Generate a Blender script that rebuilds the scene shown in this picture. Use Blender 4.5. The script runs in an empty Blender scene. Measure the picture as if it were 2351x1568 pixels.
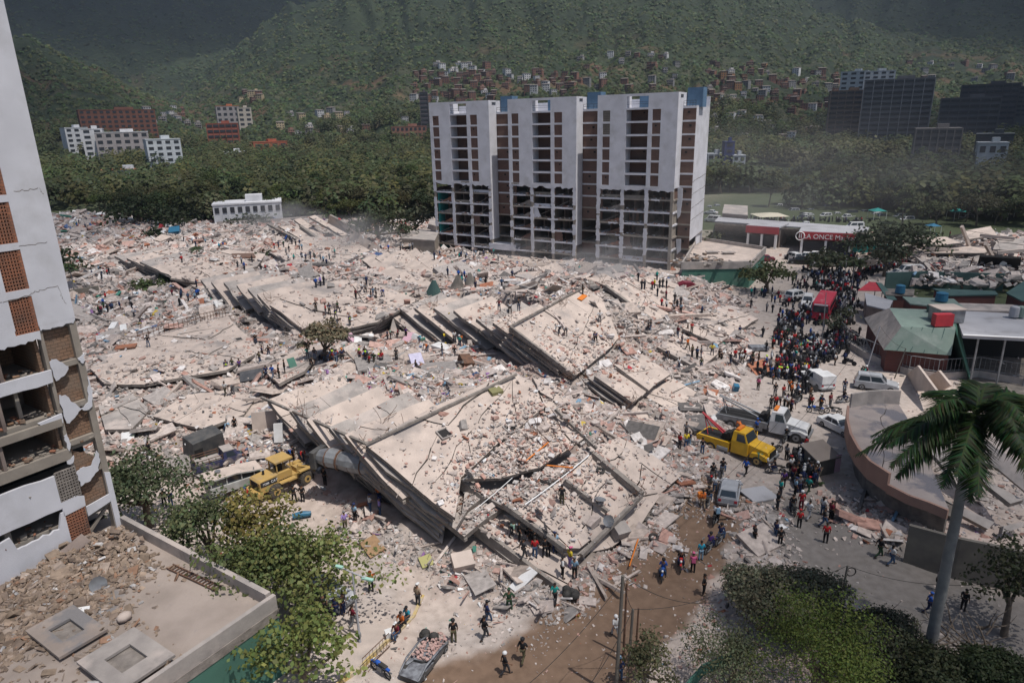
import bpy, bmesh, math, random
import numpy as np
from mathutils import Vector, Matrix
from mathutils.bvhtree import BVHTree
random.seed(7); rng = np.random.default_rng(11)
PI = math.pi; R = math.radians
# camera, sky, sun, exposure
CH = 31.0; PITCH = R(17.7); ROLL = R(-1.34)
sc = bpy.context.scene
_f = np.array([0, math.cos(PITCH), -math.sin(PITCH)]); _r = np.array([1., 0, 0]); _u = np.cross(_r, _f)
_c, _s = math.cos(ROLL), math.sin(ROLL)
CR = _c*_r + _s*_u; CU = _c*_u - _s*_r; CF = _f
cam = bpy.data.objects.new("camera", bpy.data.cameras.new("camera"))
sc.collection.objects.link(cam)
cam.matrix_world = Matrix(((CR[0], CU[0], -CF[0], 0), (CR[1], CU[1], -CF[1], 0), (CR[2], CU[2], -CF[2], CH), (0, 0, 0, 1)))
cam.data.lens = 24; cam.data.sensor_width = 36; cam.data.clip_start = 0.5; cam.data.clip_end = 12000
sc.camera = cam
SUN_EL = R(67.0); SUN_AZ = R(130.0)       # azimuth from +Y towards +X
w = bpy.data.worlds.new("World"); sc.world = w; w.use_nodes = True
nt = w.node_tree; bg = nt.nodes["Background"]
sky = nt.nodes.new("ShaderNodeTexSky"); sky.sky_type = 'NISHITA'; sky.sun_disc = False
sky.sun_elevation = SUN_EL; sky.sun_rotation = SUN_AZ; sky.dust_density = 2.0
nt.links.new(sky.outputs[0], bg.inputs[0]); bg.inputs[1].default_value = 0.08
sl = bpy.data.lights.new("sun", 'SUN'); sl.energy = 3.6; sl.angle = R(0.5); sl.color = (1, 0.955, 0.90)
so = bpy.data.objects.new("sun", sl); sc.collection.objects.link(so)
sd = Vector((math.sin(SUN_AZ)*math.cos(SUN_EL), math.cos(SUN_AZ)*math.cos(SUN_EL), math.sin(SUN_EL)))
so.rotation_euler = sd.to_track_quat('Z', 'Y').to_euler(); so.location = (60, -60, 300)
sc.view_settings.view_transform = 'Standard'; sc.view_settings.look = 'None'
sc.view_settings.exposure = 0.27; sc.view_settings.gamma = 1.0
sc.cycles.use_denoising = True; sc.cycles.max_bounces = 5; sc.cycles.diffuse_bounces = 3
sc.cycles.glossy_bounces = 2; sc.cycles.transparent_max_bounces = 8; sc.cycles.volume_bounces = 0
sc.cycles.sample_clamp_indirect = 4
# measuring helpers
def ray(x, y):
 """direction through a point of the 2351 x 1568 photograph"""
 F = 2351*24/36
 return CF + CR*((x-1175.5)/F) + CU*((784-y)/F)
def D(x, y, z=0.0):
 d = ray(x, y); t = (z-CH)/d[2]
 return np.array([d[0]*t, d[1]*t, z])
GA = R(123.5)                     # street grid: GV runs right-near, GU runs right-far
GV = np.array([math.sin(GA), math.cos(GA)]); GU = np.array([math.sin(GA-PI/2), math.cos(GA-PI/2)])
# object helpers
COL = sc.collection
def tag(o, label=None, cat=None, group=None, kind=None):
 if label: o['label'] = label
 if cat: o['category'] = cat
 if group: o['group'] = group
 if kind: o['kind'] = kind
 return o
def empty(name, loc=(0, 0, 0), rz=0.0, label=None, cat=None, group=None, scale=None):
 o = bpy.data.objects.new(name, None); COL.objects.link(o); o.location = loc; o.rotation_euler = (0, 0, rz)
 o.empty_display_size = 0.3
 if scale: o.scale = scale if isinstance(scale, tuple) else (scale,)*3
 return tag(o, label, cat, group)
def link(name, me, parent=None, loc=None):
 o = bpy.data.objects.new(name, me); COL.objects.link(o)
 if parent is not None: o.parent = parent
 if loc is not None: o.location = loc
 return o
def copy_tree(o, parent=None):
 c = o.copy(); COL.objects.link(c)
 c.parent = parent
 if parent is not None: c.matrix_parent_inverse = o.matrix_parent_inverse
 for ch in list(o.children): copy_tree(ch, c)
 return c
class MB:
 def __init__(s): s.v = []; s.f = []; s.m = []; s.mats = []; s.sm = []
 def mi(s, mat):
  if mat is None: return 0
  if mat not in s.mats: s.mats.append(mat)
  return s.mats.index(mat)
 def add(s, vs, fs, mat=None, smooth=False):
  b = len(s.v); s.v.extend([tuple(map(float, p)) for p in vs]); k = s.mi(mat)
  for f in fs: s.f.append([b+i for i in f]); s.m.append(k); s.sm.append(smooth)
 def hexa(s, P, mat=None):       # 8 points: bottom 4 ccw, top 4 ccw
  s.add(P, [(3, 2, 1, 0), (4, 5, 6, 7), (0, 1, 5, 4), (1, 2, 6, 5), (2, 3, 7, 6), (3, 0, 4, 7)], mat)
 def box(s, c, d, mat=None, M=None, taper=1.0):
  x, y, z = d[0]/2, d[1]/2, d[2]/2; t = taper
  P = [Vector(q) for q in ((-x, -y, -z), (x, -y, -z), (x, y, -z), (-x, y, -z), (-x*t, -y*t, z), (x*t, -y*t, z), (x*t, y*t, z), (-x*t, y*t, z))]
  if M is not None: P = [M @ p for p in P]
  s.hexa([p+Vector(c) for p in P], mat)
 def prism(s, poly, z0, z1, mat=None, side=None):     # poly of (x,y); z may be numbers
  n = len(poly); a = sum(poly[i][0]*poly[(i+1) % n][1]-poly[(i+1) % n][0]*poly[i][1] for i in range(n))
  if a < 0: poly = poly[::-1]
  b = [(p[0], p[1], z0) for p in poly]; t = [(p[0], p[1], z1) for p in poly]
  s.add(b+t, [tuple(range(n))[::-1], tuple(range(n, 2*n))], mat)
  s.add(b+t, [(i, (i+1) % n, n+(i+1) % n, n+i) for i in range(n)], side or mat)
 def plate(s, P, th, mat=None, side=None):    # polygon in space with thickness th downwards
  P = [Vector(p) for p in P]; n = len(P)
  N = Vector((0, 0, 0))
  for i in range(n):
   a, b = P[i], P[(i+1) % n]; N += Vector(((a.y-b.y)*(a.z+b.z), (a.z-b.z)*(a.x+b.x), (a.x-b.x)*(a.y+b.y)))
  N.normalize()
  if N.z < 0: P = P[::-1]; N = -N
  Q = [p-N*th for p in P]
  s.add(P+Q, [tuple(range(n)), tuple(range(n, 2*n))[::-1]], mat)
  s.add(P+Q, [(i, n+i, n+(i+1) % n, (i+1) % n) for i in range(n)], side or mat)
 def tube(s, pts, r, mat=None, n=6, smooth=True, cap=True):
  pts = [Vector(p) for p in pts]; rs = r if isinstance(r, (list, tuple)) else [r]*len(pts)
  V = []
  for i, p in enumerate(pts):
   d = (pts[min(i+1, len(pts)-1)]-pts[max(i-1, 0)])
   if d.length < 1e-6: d = Vector((0, 0, 1))
   d.normalize(); a = d.cross(Vector((0, 0, 1)))
   if a.length < 0.05: a = d.cross(Vector((0, 1, 0)))
   a.normalize(); b = d.cross(a)
   V += [p+(a*math.cos(2*PI*k/n)+b*math.sin(2*PI*k/n))*rs[i] for k in range(n)]
  F = [(i*n+k, i*n+(k+1) % n, (i+1)*n+(k+1) % n, (i+1)*n+k) for i in range(len(pts)-1) for k in range(n)]
  s.add(V, F, mat, smooth)
  if cap: s.add(V[:n], [tuple(range(n))], mat); s.add(V[-n:], [tuple(range(n))[::-1]], mat)
 def cyl(s, c, r, h, mat=None, n=12, axis='z', r2=None):
  r2 = r if r2 is None else r2; c = Vector(c)
  ax = {'z': Vector((0, 0, 1)), 'y': Vector((0, 1, 0)), 'x': Vector((1, 0, 0))}[axis] if isinstance(axis, str) else Vector(axis).normalized()
  s.tube([c-ax*h/2, c+ax*h/2], [r, r2], mat, n, smooth=False)
 def ball(s, c, r, mat=None, u=8, v=6, sc=(1, 1, 1), zmin=-1.0):
  c = Vector(c); V = []; F = []
  for j in range(v+1):
   ph = -PI/2+PI*j/v; zz = max(math.sin(ph), zmin)
   for i in range(u):
    th = 2*PI*i/u; V.append(c+Vector((math.cos(th)*math.cos(ph)*r*sc[0], math.sin(th)*math.cos(ph)*r*sc[1], zz*r*sc[2])))
  for j in range(v):
   for i in range(u): F.append((j*u+i, j*u+(i+1) % u, (j+1)*u+(i+1) % u, (j+1)*u+i))
  s.add(V, F, mat, True)
 def xf(s, M):
  s.v = [tuple(M @ Vector(p)) for p in s.v]; return s
 def mesh(s, name):
  me = bpy.data.meshes.new(name); me.from_pydata(s.v, [], s.f)
  for m in s.mats: me.materials.append(m)
  me.polygons.foreach_set('material_index', s.m); me.polygons.foreach_set('use_smooth', s.sm); me.update()
  return me
 def build(s, name, parent=None, loc=None): return link(name, s.mesh(name), parent, loc)
def npmesh(name, V, F, mats, col=None, smooth=False, midx=None):
 """V (n,3), F (m,k) uniform; col per-vertex (n,3)"""
 me = bpy.data.meshes.new(name); n = len(V); m, k = F.shape
 me.vertices.add(n); me.vertices.foreach_set('co', np.ascontiguousarray(V, dtype=np.float32).ravel())
 me.loops.add(m*k); me.loops.foreach_set('vertex_index', np.ascontiguousarray(F, dtype=np.int32).ravel())
 me.polygons.add(m); me.polygons.foreach_set('loop_start', np.arange(0, m*k, k, dtype=np.int32))
 me.polygons.foreach_set('loop_total', np.full(m, k, dtype=np.int32))
 me.polygons.foreach_set('use_smooth', np.full(m, smooth, dtype=bool))
 for mt in (mats if isinstance(mats, list) else [mats]): me.materials.append(mt)
 if midx is not None: me.polygons.foreach_set('material_index', midx.astype(np.int32))
 if col is not None:
  a = me.color_attributes.new('Col', 'FLOAT_COLOR', 'POINT')
  c4 = np.ones((n, 4), dtype=np.float32); c4[:, :3] = col; a.data.foreach_set('color', c4.ravel())
 me.update(calc_edges=True); me.validate()
 return me
# materials
def mat(name, c, c2=None, scale=1.0, rough=0.85, bump=0.0, bscale=None, metal=0.0, attr=None, objcol=False, detail=6, rnd=None, coord='Object', lo=.35, hi=.65, spec=.3, stain=None, wet=None):
 m = bpy.data.materials.new(name); m.use_nodes = True; N = m.node_tree.nodes; L = m.node_tree.links
 b = N["Principled BSDF"]; b.inputs['Roughness'].default_value = rough; b.inputs['Metallic'].default_value = metal
 b.inputs['Specular IOR Level'].default_value = spec
 tc = N.new('ShaderNodeTexCoord'); out = None
 if attr:
  a = N.new('ShaderNodeVertexColor'); a.layer_name = attr; out = a.outputs[0]
 elif objcol:
  a = N.new('ShaderNodeObjectInfo'); out = a.outputs['Color']
 elif rnd:
  a = N.new('ShaderNodeObjectInfo'); rp = N.new('ShaderNodeValToRGB'); rp.color_ramp.interpolation = 'CONSTANT'
  e = rp.color_ramp.elements
  while len(e) < len(rnd): e.new(0.5)
  for i, q in enumerate(rnd): e[i].position = i/len(rnd); e[i].color = (*q, 1)
  L.new(a.outputs['Random'], rp.inputs[0]); out = rp.outputs[0]
 if c2 is not None:
  nz = N.new('ShaderNodeTexNoise'); nz.inputs['Scale'].default_value = scale; nz.inputs['Detail'].default_value = detail
  L.new(tc.outputs[coord], nz.inputs['Vector'])
  mr = N.new('ShaderNodeMapRange'); mr.inputs[1].default_value = lo; mr.inputs[2].default_value = hi
  L.new(nz.outputs[0], mr.inputs[0])
  mx = N.new('ShaderNodeMix'); mx.data_type = 'RGBA'
  if out is not None: mx.blend_type = 'MULTIPLY'; mx.inputs[0].default_value = 1
  if out is None:
   L.new(mr.outputs[0], mx.inputs[0]); mx.inputs[6].default_value = (*c, 1); mx.inputs[7].default_value = (*c2, 1)
  else:
   m2 = N.new('ShaderNodeMix'); m2.data_type = 'RGBA'; L.new(mr.outputs[0], m2.inputs[0])
   m2.inputs[6].default_value = (*c, 1); m2.inputs[7].default_value = (*c2, 1)
   L.new(out, mx.inputs[6]); L.new(m2.outputs[2], mx.inputs[7])
  out = mx.outputs[2]
 if stain:      # second, larger pattern: (colour, scale, lo, hi)
  nz = N.new('ShaderNodeTexNoise'); nz.inputs['Scale'].default_value = stain[1]; nz.inputs['Detail'].default_value = 8
  nz.inputs['Roughness'].default_value = .6
  L.new(tc.outputs[coord], nz.inputs['Vector'])
  mr = N.new('ShaderNodeMapRange'); mr.inputs[1].default_value = stain[2]; mr.inputs[2].default_value = stain[3]
  L.new(nz.outputs[0], mr.inputs[0]); mx = N.new('ShaderNodeMix'); mx.data_type = 'RGBA'
  L.new(mr.outputs[0], mx.inputs[0])
  if out is None: mx.inputs[6].default_value = (*c, 1)
  else: L.new(out, mx.inputs[6])
  mx.inputs[7].default_value = (*stain[0], 1); out = mx.outputs[2]
  if wet is not None:
   m3 = N.new('ShaderNodeMapRange'); m3.inputs[3].default_value = rough; m3.inputs[4].default_value = wet
   L.new(mr.outputs[0], m3.inputs[0]); L.new(m3.outputs[0], b.inputs['Roughness'])
 if out is None: b.inputs['Base Color'].default_value = (*c, 1)
 else: L.new(out, b.inputs['Base Color'])
 if bump:
  nb = N.new('ShaderNodeTexNoise'); nb.inputs['Scale'].default_value = bscale or scale*4; nb.inputs['Detail'].default_value = 8
  L.new(tc.outputs[coord], nb.inputs['Vector'])
  bp = N.new('ShaderNodeBump'); bp.inputs['Strength'].default_value = 0.8; bp.inputs['Distance'].default_value = bump
  L.new(nb.outputs[0], bp.inputs['Height']); L.new(bp.outputs[0], b.inputs['Normal'])
 return m
def brickmat(name, c1, c2, mortar, scale=1.0, bw=.4, bh=.2, ms=.012, dirt=None):
 m = bpy.data.materials.new(name); m.use_nodes = True; N = m.node_tree.nodes; L = m.node_tree.links
 b = N["Principled BSDF"]; b.inputs['Roughness'].default_value = .9
 tc = N.new('ShaderNodeTexCoord'); sp = N.new('ShaderNodeSeparateXYZ'); cb = N.new('ShaderNodeCombineXYZ')
 L.new(tc.outputs['Object'], sp.inputs[0])
 ad = N.new('ShaderNodeMath'); ad.operation = 'ADD'; L.new(sp.outputs[0], ad.inputs[0]); L.new(sp.outputs[1], ad.inputs[1])
 L.new(ad.outputs[0], cb.inputs[0]); L.new(sp.outputs[2], cb.inputs[1])
 br = N.new('ShaderNodeTexBrick'); br.inputs['Scale'].default_value = scale; br.inputs['Brick Width'].default_value = bw
 br.inputs['Row Height'].default_value = bh; br.inputs['Mortar Size'].default_value = ms
 br.inputs['Color1'].default_value = (*c1, 1); br.inputs['Color2'].default_value = (*c2, 1); br.inputs['Mortar'].default_value = (*mortar, 1)
 L.new(cb.outputs[0], br.inputs['Vector'])
 nz = N.new('ShaderNodeTexNoise'); nz.inputs['Scale'].default_value = .7; nz.inputs['Detail'].default_value = 6; L.new(tc.outputs['Object'], nz.inputs[0])
 mx = N.new('ShaderNodeMix'); mx.data_type = 'RGBA'; mr = N.new('ShaderNodeMapRange'); mr.inputs[1].default_value = .45; mr.inputs[2].default_value = .75
 L.new(nz.outputs[0], mr.inputs[0]); L.new(mr.outputs[0], mx.inputs[0]); L.new(br.outputs[0], mx.inputs[6]); mx.inputs[7].default_value = (*(dirt or mortar), 1)
 L.new(mx.outputs[2], b.inputs['Base Color'])
 bp = N.new('ShaderNodeBump'); bp.inputs['Distance'].default_value = .02; L.new(br.outputs['Fac'], bp.inputs['Height']); bp.invert = True
 L.new(bp.outputs[0], b.inputs['Normal'])
 return m
M = {}
M['slab'] = mat('dusty_concrete', (.52, .435, .38), (.40, .335, .295), .6, bump=.02, bscale=3, stain=((.27, .24, .225), .16, .56, .68))
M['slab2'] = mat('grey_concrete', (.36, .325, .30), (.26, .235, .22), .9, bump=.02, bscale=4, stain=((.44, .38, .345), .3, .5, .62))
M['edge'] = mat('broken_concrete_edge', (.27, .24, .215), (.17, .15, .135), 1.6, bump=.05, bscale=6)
M['edge_dark'] = mat('dark_concrete', (.11, .10, .09), (.2, .175, .155), 1.2, bump=.05, bscale=5)  # darker concrete tone for slab sides, inner walls and cracks
M['rubble'] = mat('rubble_pieces', (1.08, 1.08, 1.08), (.72, .72, .72), 2.5, attr='Col', bump=.02, bscale=9)
M['dirt'] = mat('dusty_rubble_ground', (1.1, 1.1, 1.1), (.84, .83, .82), 1.6, attr='Col', bump=.05, bscale=1.7, detail=10)
M['white'] = mat('white_plaster', (.63, .63, .67), (.54, .54, .575), .35, bump=.006, bscale=8, stain=((.42, .415, .42), .3, .5, .78))
M['white2'] = mat('painted_metal_white', (.75, .75, .75), rough=.4)
M['brick'] = brickmat('brown_brick', (.16, .092, .072), (.14, .08, .062), (.12, .075, .06), bw=.4, bh=.2)
M['bricko'] = brickmat('orange_block_wall', (.33, .135, .075), (.28, .115, .065), (.13, .08, .06), bw=.4, bh=.2)
M['brickt'] = brickmat('tan_block_wall', (.25, .15, .095), (.21, .125, .08), (.10, .065, .045), bw=.42, bh=.22, ms=.016, dirt=(.2, .155, .12))
M['conc_tan'] = mat('bare_tan_concrete', (.30, .265, .225), (.235, .205, .175), .8, bump=.01, bscale=6)
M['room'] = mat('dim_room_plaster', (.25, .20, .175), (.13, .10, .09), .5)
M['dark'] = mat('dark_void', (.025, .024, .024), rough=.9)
M['steel'] = mat('grey_steel', (.28, .29, .30), (.2, .2, .21), 2, rough=.5, metal=.4)
M['rust'] = mat('rusty_steel', (.16, .085, .055), (.09, .055, .04), 3, rough=.8)
M['black'] = mat('black_rubber', (.03, .03, .03), (.06, .055, .05), 3, rough=.85)
M['glass'] = mat('dark_glass', (.03, .04, .05), rough=.15, spec=.6)
M['blue'] = mat('blue_painted_wall', (.11, .19, .29), (.085, .15, .23), .6)
M['teal'] = mat('teal_paint', (.03, .26, .25), (.02, .18, .18), .8)
M['green_wall'] = mat('green_painted_wall', (.07, .17, .13), (.055, .135, .105), .5, stain=((.12, .19, .155), .3, .55, .75))
M['red'] = mat('red_paint', (.42, .035, .045), (.33, .03, .04), 1, rough=.5)
M['asphalt'] = mat('dusty_asphalt', (.30, .265, .245), (.22, .20, .19), .5, bump=.01, bscale=8, stain=((.13, .12, .12), .09, .52, .66))
M['bark'] = mat('tree_bark', (.16, .125, .095), (.10, .08, .065), 3, bump=.02)
M['dirtroad'] = mat('muddy_street', (.21, .145, .105), (.155, .105, .075), .6, rough=.75, bump=.02, bscale=4, stain=((.34, .27, .22), .25, .56, .72))
# noise
def _hash(ix, iy, seed):
 h = (ix.astype(np.int64)*374761393+iy.astype(np.int64)*668265263+seed*974634777) & 0x7fffffff
 h = (h ^ (h >> 13))*1274126177 & 0x7fffffff
 return ((h ^ (h >> 16)) & 0xffff)/65535.0
def vnoise(x, y, seed=0):
 ix = np.floor(x); iy = np.floor(y); fx = x-ix; fy = y-iy; fx = fx*fx*(3-2*fx); fy = fy*fy*(3-2*fy)
 a = _hash(ix, iy, seed); b = _hash(ix+1, iy, seed); c = _hash(ix, iy+1, seed); d = _hash(ix+1, iy+1, seed)
 return (a*(1-fx)+b*fx)*(1-fy)+(c*(1-fx)+d*fx)*fy
def fbm(x, y, o=5, seed=0, g=.5):
 s = 0; a = 1; t = 0
 for i in range(o): s = s+a*vnoise(x, y, seed+i*17); t += a; a *= g; x = x*2.03+5.1; y = y*2.03+1.7
 return s/t
def sstep(a, b, x):
 t = np.clip((x-a)/(b-a), 0, 1); return t*t*(3-2*t)
# far land
def far_h(x, y):
 d = np.hypot(x, y); az = np.degrees(np.arctan2(x, y))
 z = 0.022*np.clip(d-300, 0, None)
 ec = np.interp(az, [-80, -27, -22, -16, -8, 3, 14, 20, 29, 36, 80], [0, .8, 4.5, 9, 11, 11.5, 10.5, 8.6, 5.2, 4.0, 3])
 dc = np.interp(az, [-30, -10, 15, 40], [1900, 1500, 1450, 1900])
 foot = np.interp(az, [-30, -18, -5, 8, 20, 40], [900, 640, 600, 560, 600, 800])
 wob = (fbm(x/260., y/260., 5, 3)-.5)
 t = np.clip((d-foot)/(dc-foot), 0, 1)
 zc = (31+dc*np.tan(np.radians(ec)))*(t**1.15)*(1+.55*wob*np.sin(PI*np.clip(t, 0, 1)))
 el = np.interp(az, [-90, -60, -45, -36, -30, -26, -21, -18], [9, 12, 11, 8.6, 5.2, 3.2, .8, 0])
 tl = np.clip((d-620)/(1150-620), 0, 1)
 zl = (20+1150*np.tan(np.radians(el)))*(tl**1.1)*(1+.4*wob*np.sin(PI*tl))*(el > 0)
 tf = np.clip((d-1500)/(2900-1500), 0, 1.4)
 zf = 2900*np.tan(np.radians(13.5))*tf*(1+.35*(fbm(x/700., y/700., 5, 9)-.5))
 # gullies run down the slopes
 gl = 1-np.abs(2*fbm(az/3.2+wob*1.5, d/900., 4, 21)-1)
 m = np.maximum(np.maximum(zc, zl), zf)
 z = z+m-gl*(np.clip(m, 0, 70)*.38+np.clip(m-70, 0, 500)*.16)+np.clip(m, 0, 30)*.35*(fbm(x/55., y/55., 4, 31)-.5)
 return z
# near land: rubble field heights (photo x, photo y, z)
CP = [
 # streets and yards, level
 (1380,1568,0),(1150,1568,0),(900,1568,0),(760,1500,0),(800,1300,0),(720,1190,0),(950,1345,0.1),(1050,1420,0),(1200,1430,0),(1350,1450,0),(1430,1400,0),(1520,1330,0),(1600,1230,0),(1640,1150,0),(1690,1090,0),(1760,1060,0),(1800,960,0),(1750,900,0),(1790,800,0),(1730,730,0),(1700,680,.3),(1800,650,0),(1850,620,0),(1950,600,0),(640,1140,0),(700,1130,0.2),(560,1190,0),(450,1170,0),(380,1140,.1),(330,1170,0),(1900,1250,0),(2300,1400,0),(1900,1000,0),(2000,1300,0),(2200,1350,0),(1650,1400,.4),(1750,1250,.5),(1720,1180,.6),(1600,1450,.4),(1900,1150,.6),(1950,1180,.9),(2030,1220,.6),(600,1400,0),(300,1500,0),(500,1568,0),(2300,1100,.4),(2200,900,0),(1560,1350,0.1),(1500,1420,0),
 (1850,700,0),(1900,760,0),(1900,840,0),(1840,880,0),(1950,920,0),(2050,830,0),(2150,760,0),(2300,720,0),(2000,1000,0),(2200,1000,0),(2100,680,0),(1830,1050,0),(1900,930,0),(2250,800,0),(1780,700,0),(1760,650,0),(1930,680,0),(2000,640,0),(1820,1120,0),(1880,1180,0),(2330,640,.8),(2200,610,1.0),(2300,600,1.6),(2150,590,.9),(2100,620,.4),(2330,560,1.5),(1800,1000,0),(1720,930,.2),(1800,750,0),(1820,820,0),
 (110,455,0),(200,462,0),(300,455,0),(400,470,0),(500,490,0),(600,500,0),(700,490,0),(850,500,0),(430,500,0.1),(340,490,.2),(1950,640,0),(2000,600,0),(1640,600,0),(1700,600,0),(1750,580,0),(1850,600,0),(2000,560,0),(2150,520,.1),(2330,510,.1),(2100,540,.1),(2330,680,0),(2150,670,0),
 # right of the front block
 (1500,1210,.9),(1410,1310,.7),(1310,1370,.8),(1560,1120,1.0),(1600,1060,.7),(1240,1370,.9),(1620,990,.8),(1580,930,1.2),(1650,900,.8),(1690,830,.6),(1550,850,1.5),(1600,1140,.5),(1480,1290,.5),
 # left foot of the front block
 (900,1190,1.1),(1000,1270,.9),(850,1240,.6),(1100,1330,.8),(820,1110,.9),(760,1080,.9),(940,1150,1.3),(1180,1390,.7),(1050,1240,1.2),
 # core of the front block
 (900,985,4.6),(1000,1000,6.0),(1100,950,7.2),(1200,900,7.4),(1200,1000,6.0),(1200,1090,4.4),(1300,1050,3.6),(1400,1150,1.5),(1350,1220,1.2),(1120,1120,3.4),(1450,1060,1.6),(1350,960,4.2),(1250,1190,1.3),(1420,980,2.4),(1500,1010,1.6),
 # valley between the front and the middle block
 (1000,870,5.2),(900,850,4.2),(800,850,3.8),(700,820,3.2),(640,880,3.4),(800,900,5.0),(720,900,4.8),(1300,890,2.8),(1150,870,5.0),(1060,860,5.0),(620,760,2.6),
 # middle block
 (1000,792,3.2),(900,785,2.8),(1100,850,3.4),(1200,838,3.0),(1050,805,3.3),(1150,828,3.2),(950,765,2.8),(1250,868,2.6),(900,755,2.8),(560,705,2.4),(620,742,2.3),(500,672,2.3),(680,775,2.4),(640,1000,1.9),(700,1030,1.5),(660,970,2.2),(610,955,2.2),
 (1250,760,7.4),(1330,700,8.0),(1200,680,8.2),(1100,680,7.8),(1000,690,7.0),(1400,760,5.2),(1400,700,6.4),(1300,640,7.2),(1150,640,6.2),(1450,850,3.0),(1430,920,2.0),(1380,830,4.0),(1500,780,2.8),(1520,880,1.6),
 # right hand slabs and slope
 (1450,660,6.0),(1500,690,4.6),(1550,720,3.2),(1600,660,3.2),(1650,700,1.6),(1600,760,1.6),(1650,780,.9),(1500,640,5.2),(1560,640,3.4),
 # left middle block
 (800,690,7.2),(700,700,7.0),(900,680,6.6),(850,750,3.4),(760,780,2.8),(650,640,5.8),(560,660,4.6),(500,680,3.2),(950,640,6.4),(800,640,6.0),(700,620,5.4),
 # back field up to the tower
 (1000,600,2.2),(1100,612,1.0),(1250,622,.9),(1350,626,1.0),(1450,640,1.4),(1540,650,.8),(1050,590,.8),(1150,588,.3),(1250,596,.3),(1350,602,.4),(1450,612,.4),(1540,622,.3),(1100,560,0),(1300,570,0),(1500,590,0),(1200,650,3.2),(1300,648,3.4),(1400,650,3.4),(900,590,4.0),(800,570,3.6),(700,560,2.4),(600,540,2.0),(500,540,1.8),(400,540,1.6),(300,560,1.8),(250,515,3.2),(180,502,3.8),(140,505,3.4),(300,520,2.2),(110,520,3.0),(140,550,1.6),(750,520,2.6),(850,530,1.6),(650,520,1.2),(350,530,.8),
 (300,640,2.4),(230,620,2.2),(400,640,2.6),(480,600,2.8),(560,600,3.2),(200,680,1.6),(300,700,2.4),(400,700,2.6),(200,760,1.8),
 # left front field
 (450,900,2.2),(350,950,1.4),(260,980,.9),(400,1050,.7),(500,1000,1.2),(540,940,1.8),(400,800,3.0),(500,740,3.6),(280,820,2.4),(230,880,1.4),(560,820,2.4),(600,900,2.6),(560,1000,2.0),(620,980,2.2),(300,1080,.4),(500,1080,.6),(600,1090,1.2),(640,1050,1.8),(650,980,3.2),
]
CPW = np.array([D(a, b, c) for a, b, c in CP])
NX0, NX1, NY0, NY1, NS = -206., 156., 18., 302., 0.5
def near_base(x, y):
 num = np.zeros_like(x); den = np.full_like(x, 1e-9)
 for p in CPW:
  s = 2.2+.035*math.hypot(p[0], p[1])
  wgt = 1.0/(((x-p[0])**2+(y-p[1])**2)/(s*s)+.25)**2.4
  num += wgt*p[2]; den += wgt
 h = num/den
 edge = sstep(0, 10, x-NX0)*sstep(0, 10, NX1-x)*sstep(0, 12, NY1-y)*sstep(-2, 6, y-NY0)
 return h*edge
gx = np.arange(NX0, NX1+.01, NS); gy = np.arange(NY0, NY1+.01, NS)
GX, GY = np.meshgrid(gx, gy)
HB = near_base(GX, GY)
RM = sstep(.12, .7, HB)                       # how much rubble lies here
HN = HB+RM*((fbm(GX/3.1, GY/3.1, 4, 5)-.5)*1.1+(fbm(GX/.9, GY/.9, 3, 8)-.5)*.55)+(fbm(GX/2.2, GY/2.2, 3, 2)-.5)*.07
def gh(x, y, A=None):
 """height of the near ground (bilinear)"""
 A = HN if A is None else A
 x = np.asarray(x, float); y = np.asarray(y, float)
 u = np.clip((x-NX0)/NS, 0, len(gx)-1.001); v = np.clip((y-NY0)/NS, 0, len(gy)-1.001)
 i = u.astype(int); j = v.astype(int); a = u-i; b = v-j
 return (A[j, i]*(1-a)+A[j, i+1]*a)*(1-b)+(A[j+1, i]*(1-a)+A[j+1, i+1]*a)*b
def seg_dist(x, y, P):
 best = np.full_like(x, 1e9)
 for (a, b) in zip(P[:-1], P[1:]):
  d = b-a; t = np.clip(((x-a[0])*d[0]+(y-a[1])*d[1])/(d@d), 0, 1)
  best = np.minimum(best, np.hypot(x-a[0]-t*d[0], y-a[1]-t*d[1]))
 return best
ST = [D(*p)[:2] for p in ((1080, 1640), (1290, 1530), (1420, 1430), (1530, 1330), (1595, 1240), (1640, 1150))]
sdist = seg_dist(GX, GY, ST)+(fbm(GX/2.0, GY/2.0, 4, 77)-.5)*2.6-np.clip((44-GY)/14, 0, 1)*1.4
dust = np.array([.44, .37, .325]); pink = np.array([.43, .33, .295]); grey = np.array([.36, .325, .305]); soil = np.array([.17, .112, .077]); grass = np.array([.055, .07, .034])
n1 = sstep(.42, .62, fbm(GX/9., GY/9., 5, 40))[..., None]; n2 = sstep(.5, .72, fbm(GX/5., GY/5., 5, 41))[..., None]
C = dust*(1-n1)+pink*n1*RM[..., None]+dust*n1*(1-RM[..., None])
C = C*(1-.6*n2)+grey*.6*n2
sw = sstep(3.2, 2.3, sdist)[..., None]; C = C*(1-sw)+soil*sw
# trodden and asphalt streets on the right
SR = [D(*p)[:2] for p in ((1650, 1140), (1740, 1050), (1800, 900), (1840, 780), (1860, 680), (1900, 640), (2100, 650))]
sr = sstep(15, 8, seg_dist(GX, GY, SR)+(fbm(GX/4, GY/4, 4, 71)-.5)*9)[..., None]; C = C*(1-.8*sr)+np.array([.33, .29, .265])*.8*sr
dk = (sstep(.3, 1.0, HB)*(.35+.65*sstep(.35, .6, fbm(GX/1.3, GY/1.3, 4, 47))))[..., None]; C = C*(1-.42*dk)  # darker soil tone under rubble, with gap shade painted into the colour
sw = sstep(3.1, 2.4, sdist)[..., None]; C = C*(1-sw)+soil*sw
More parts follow.
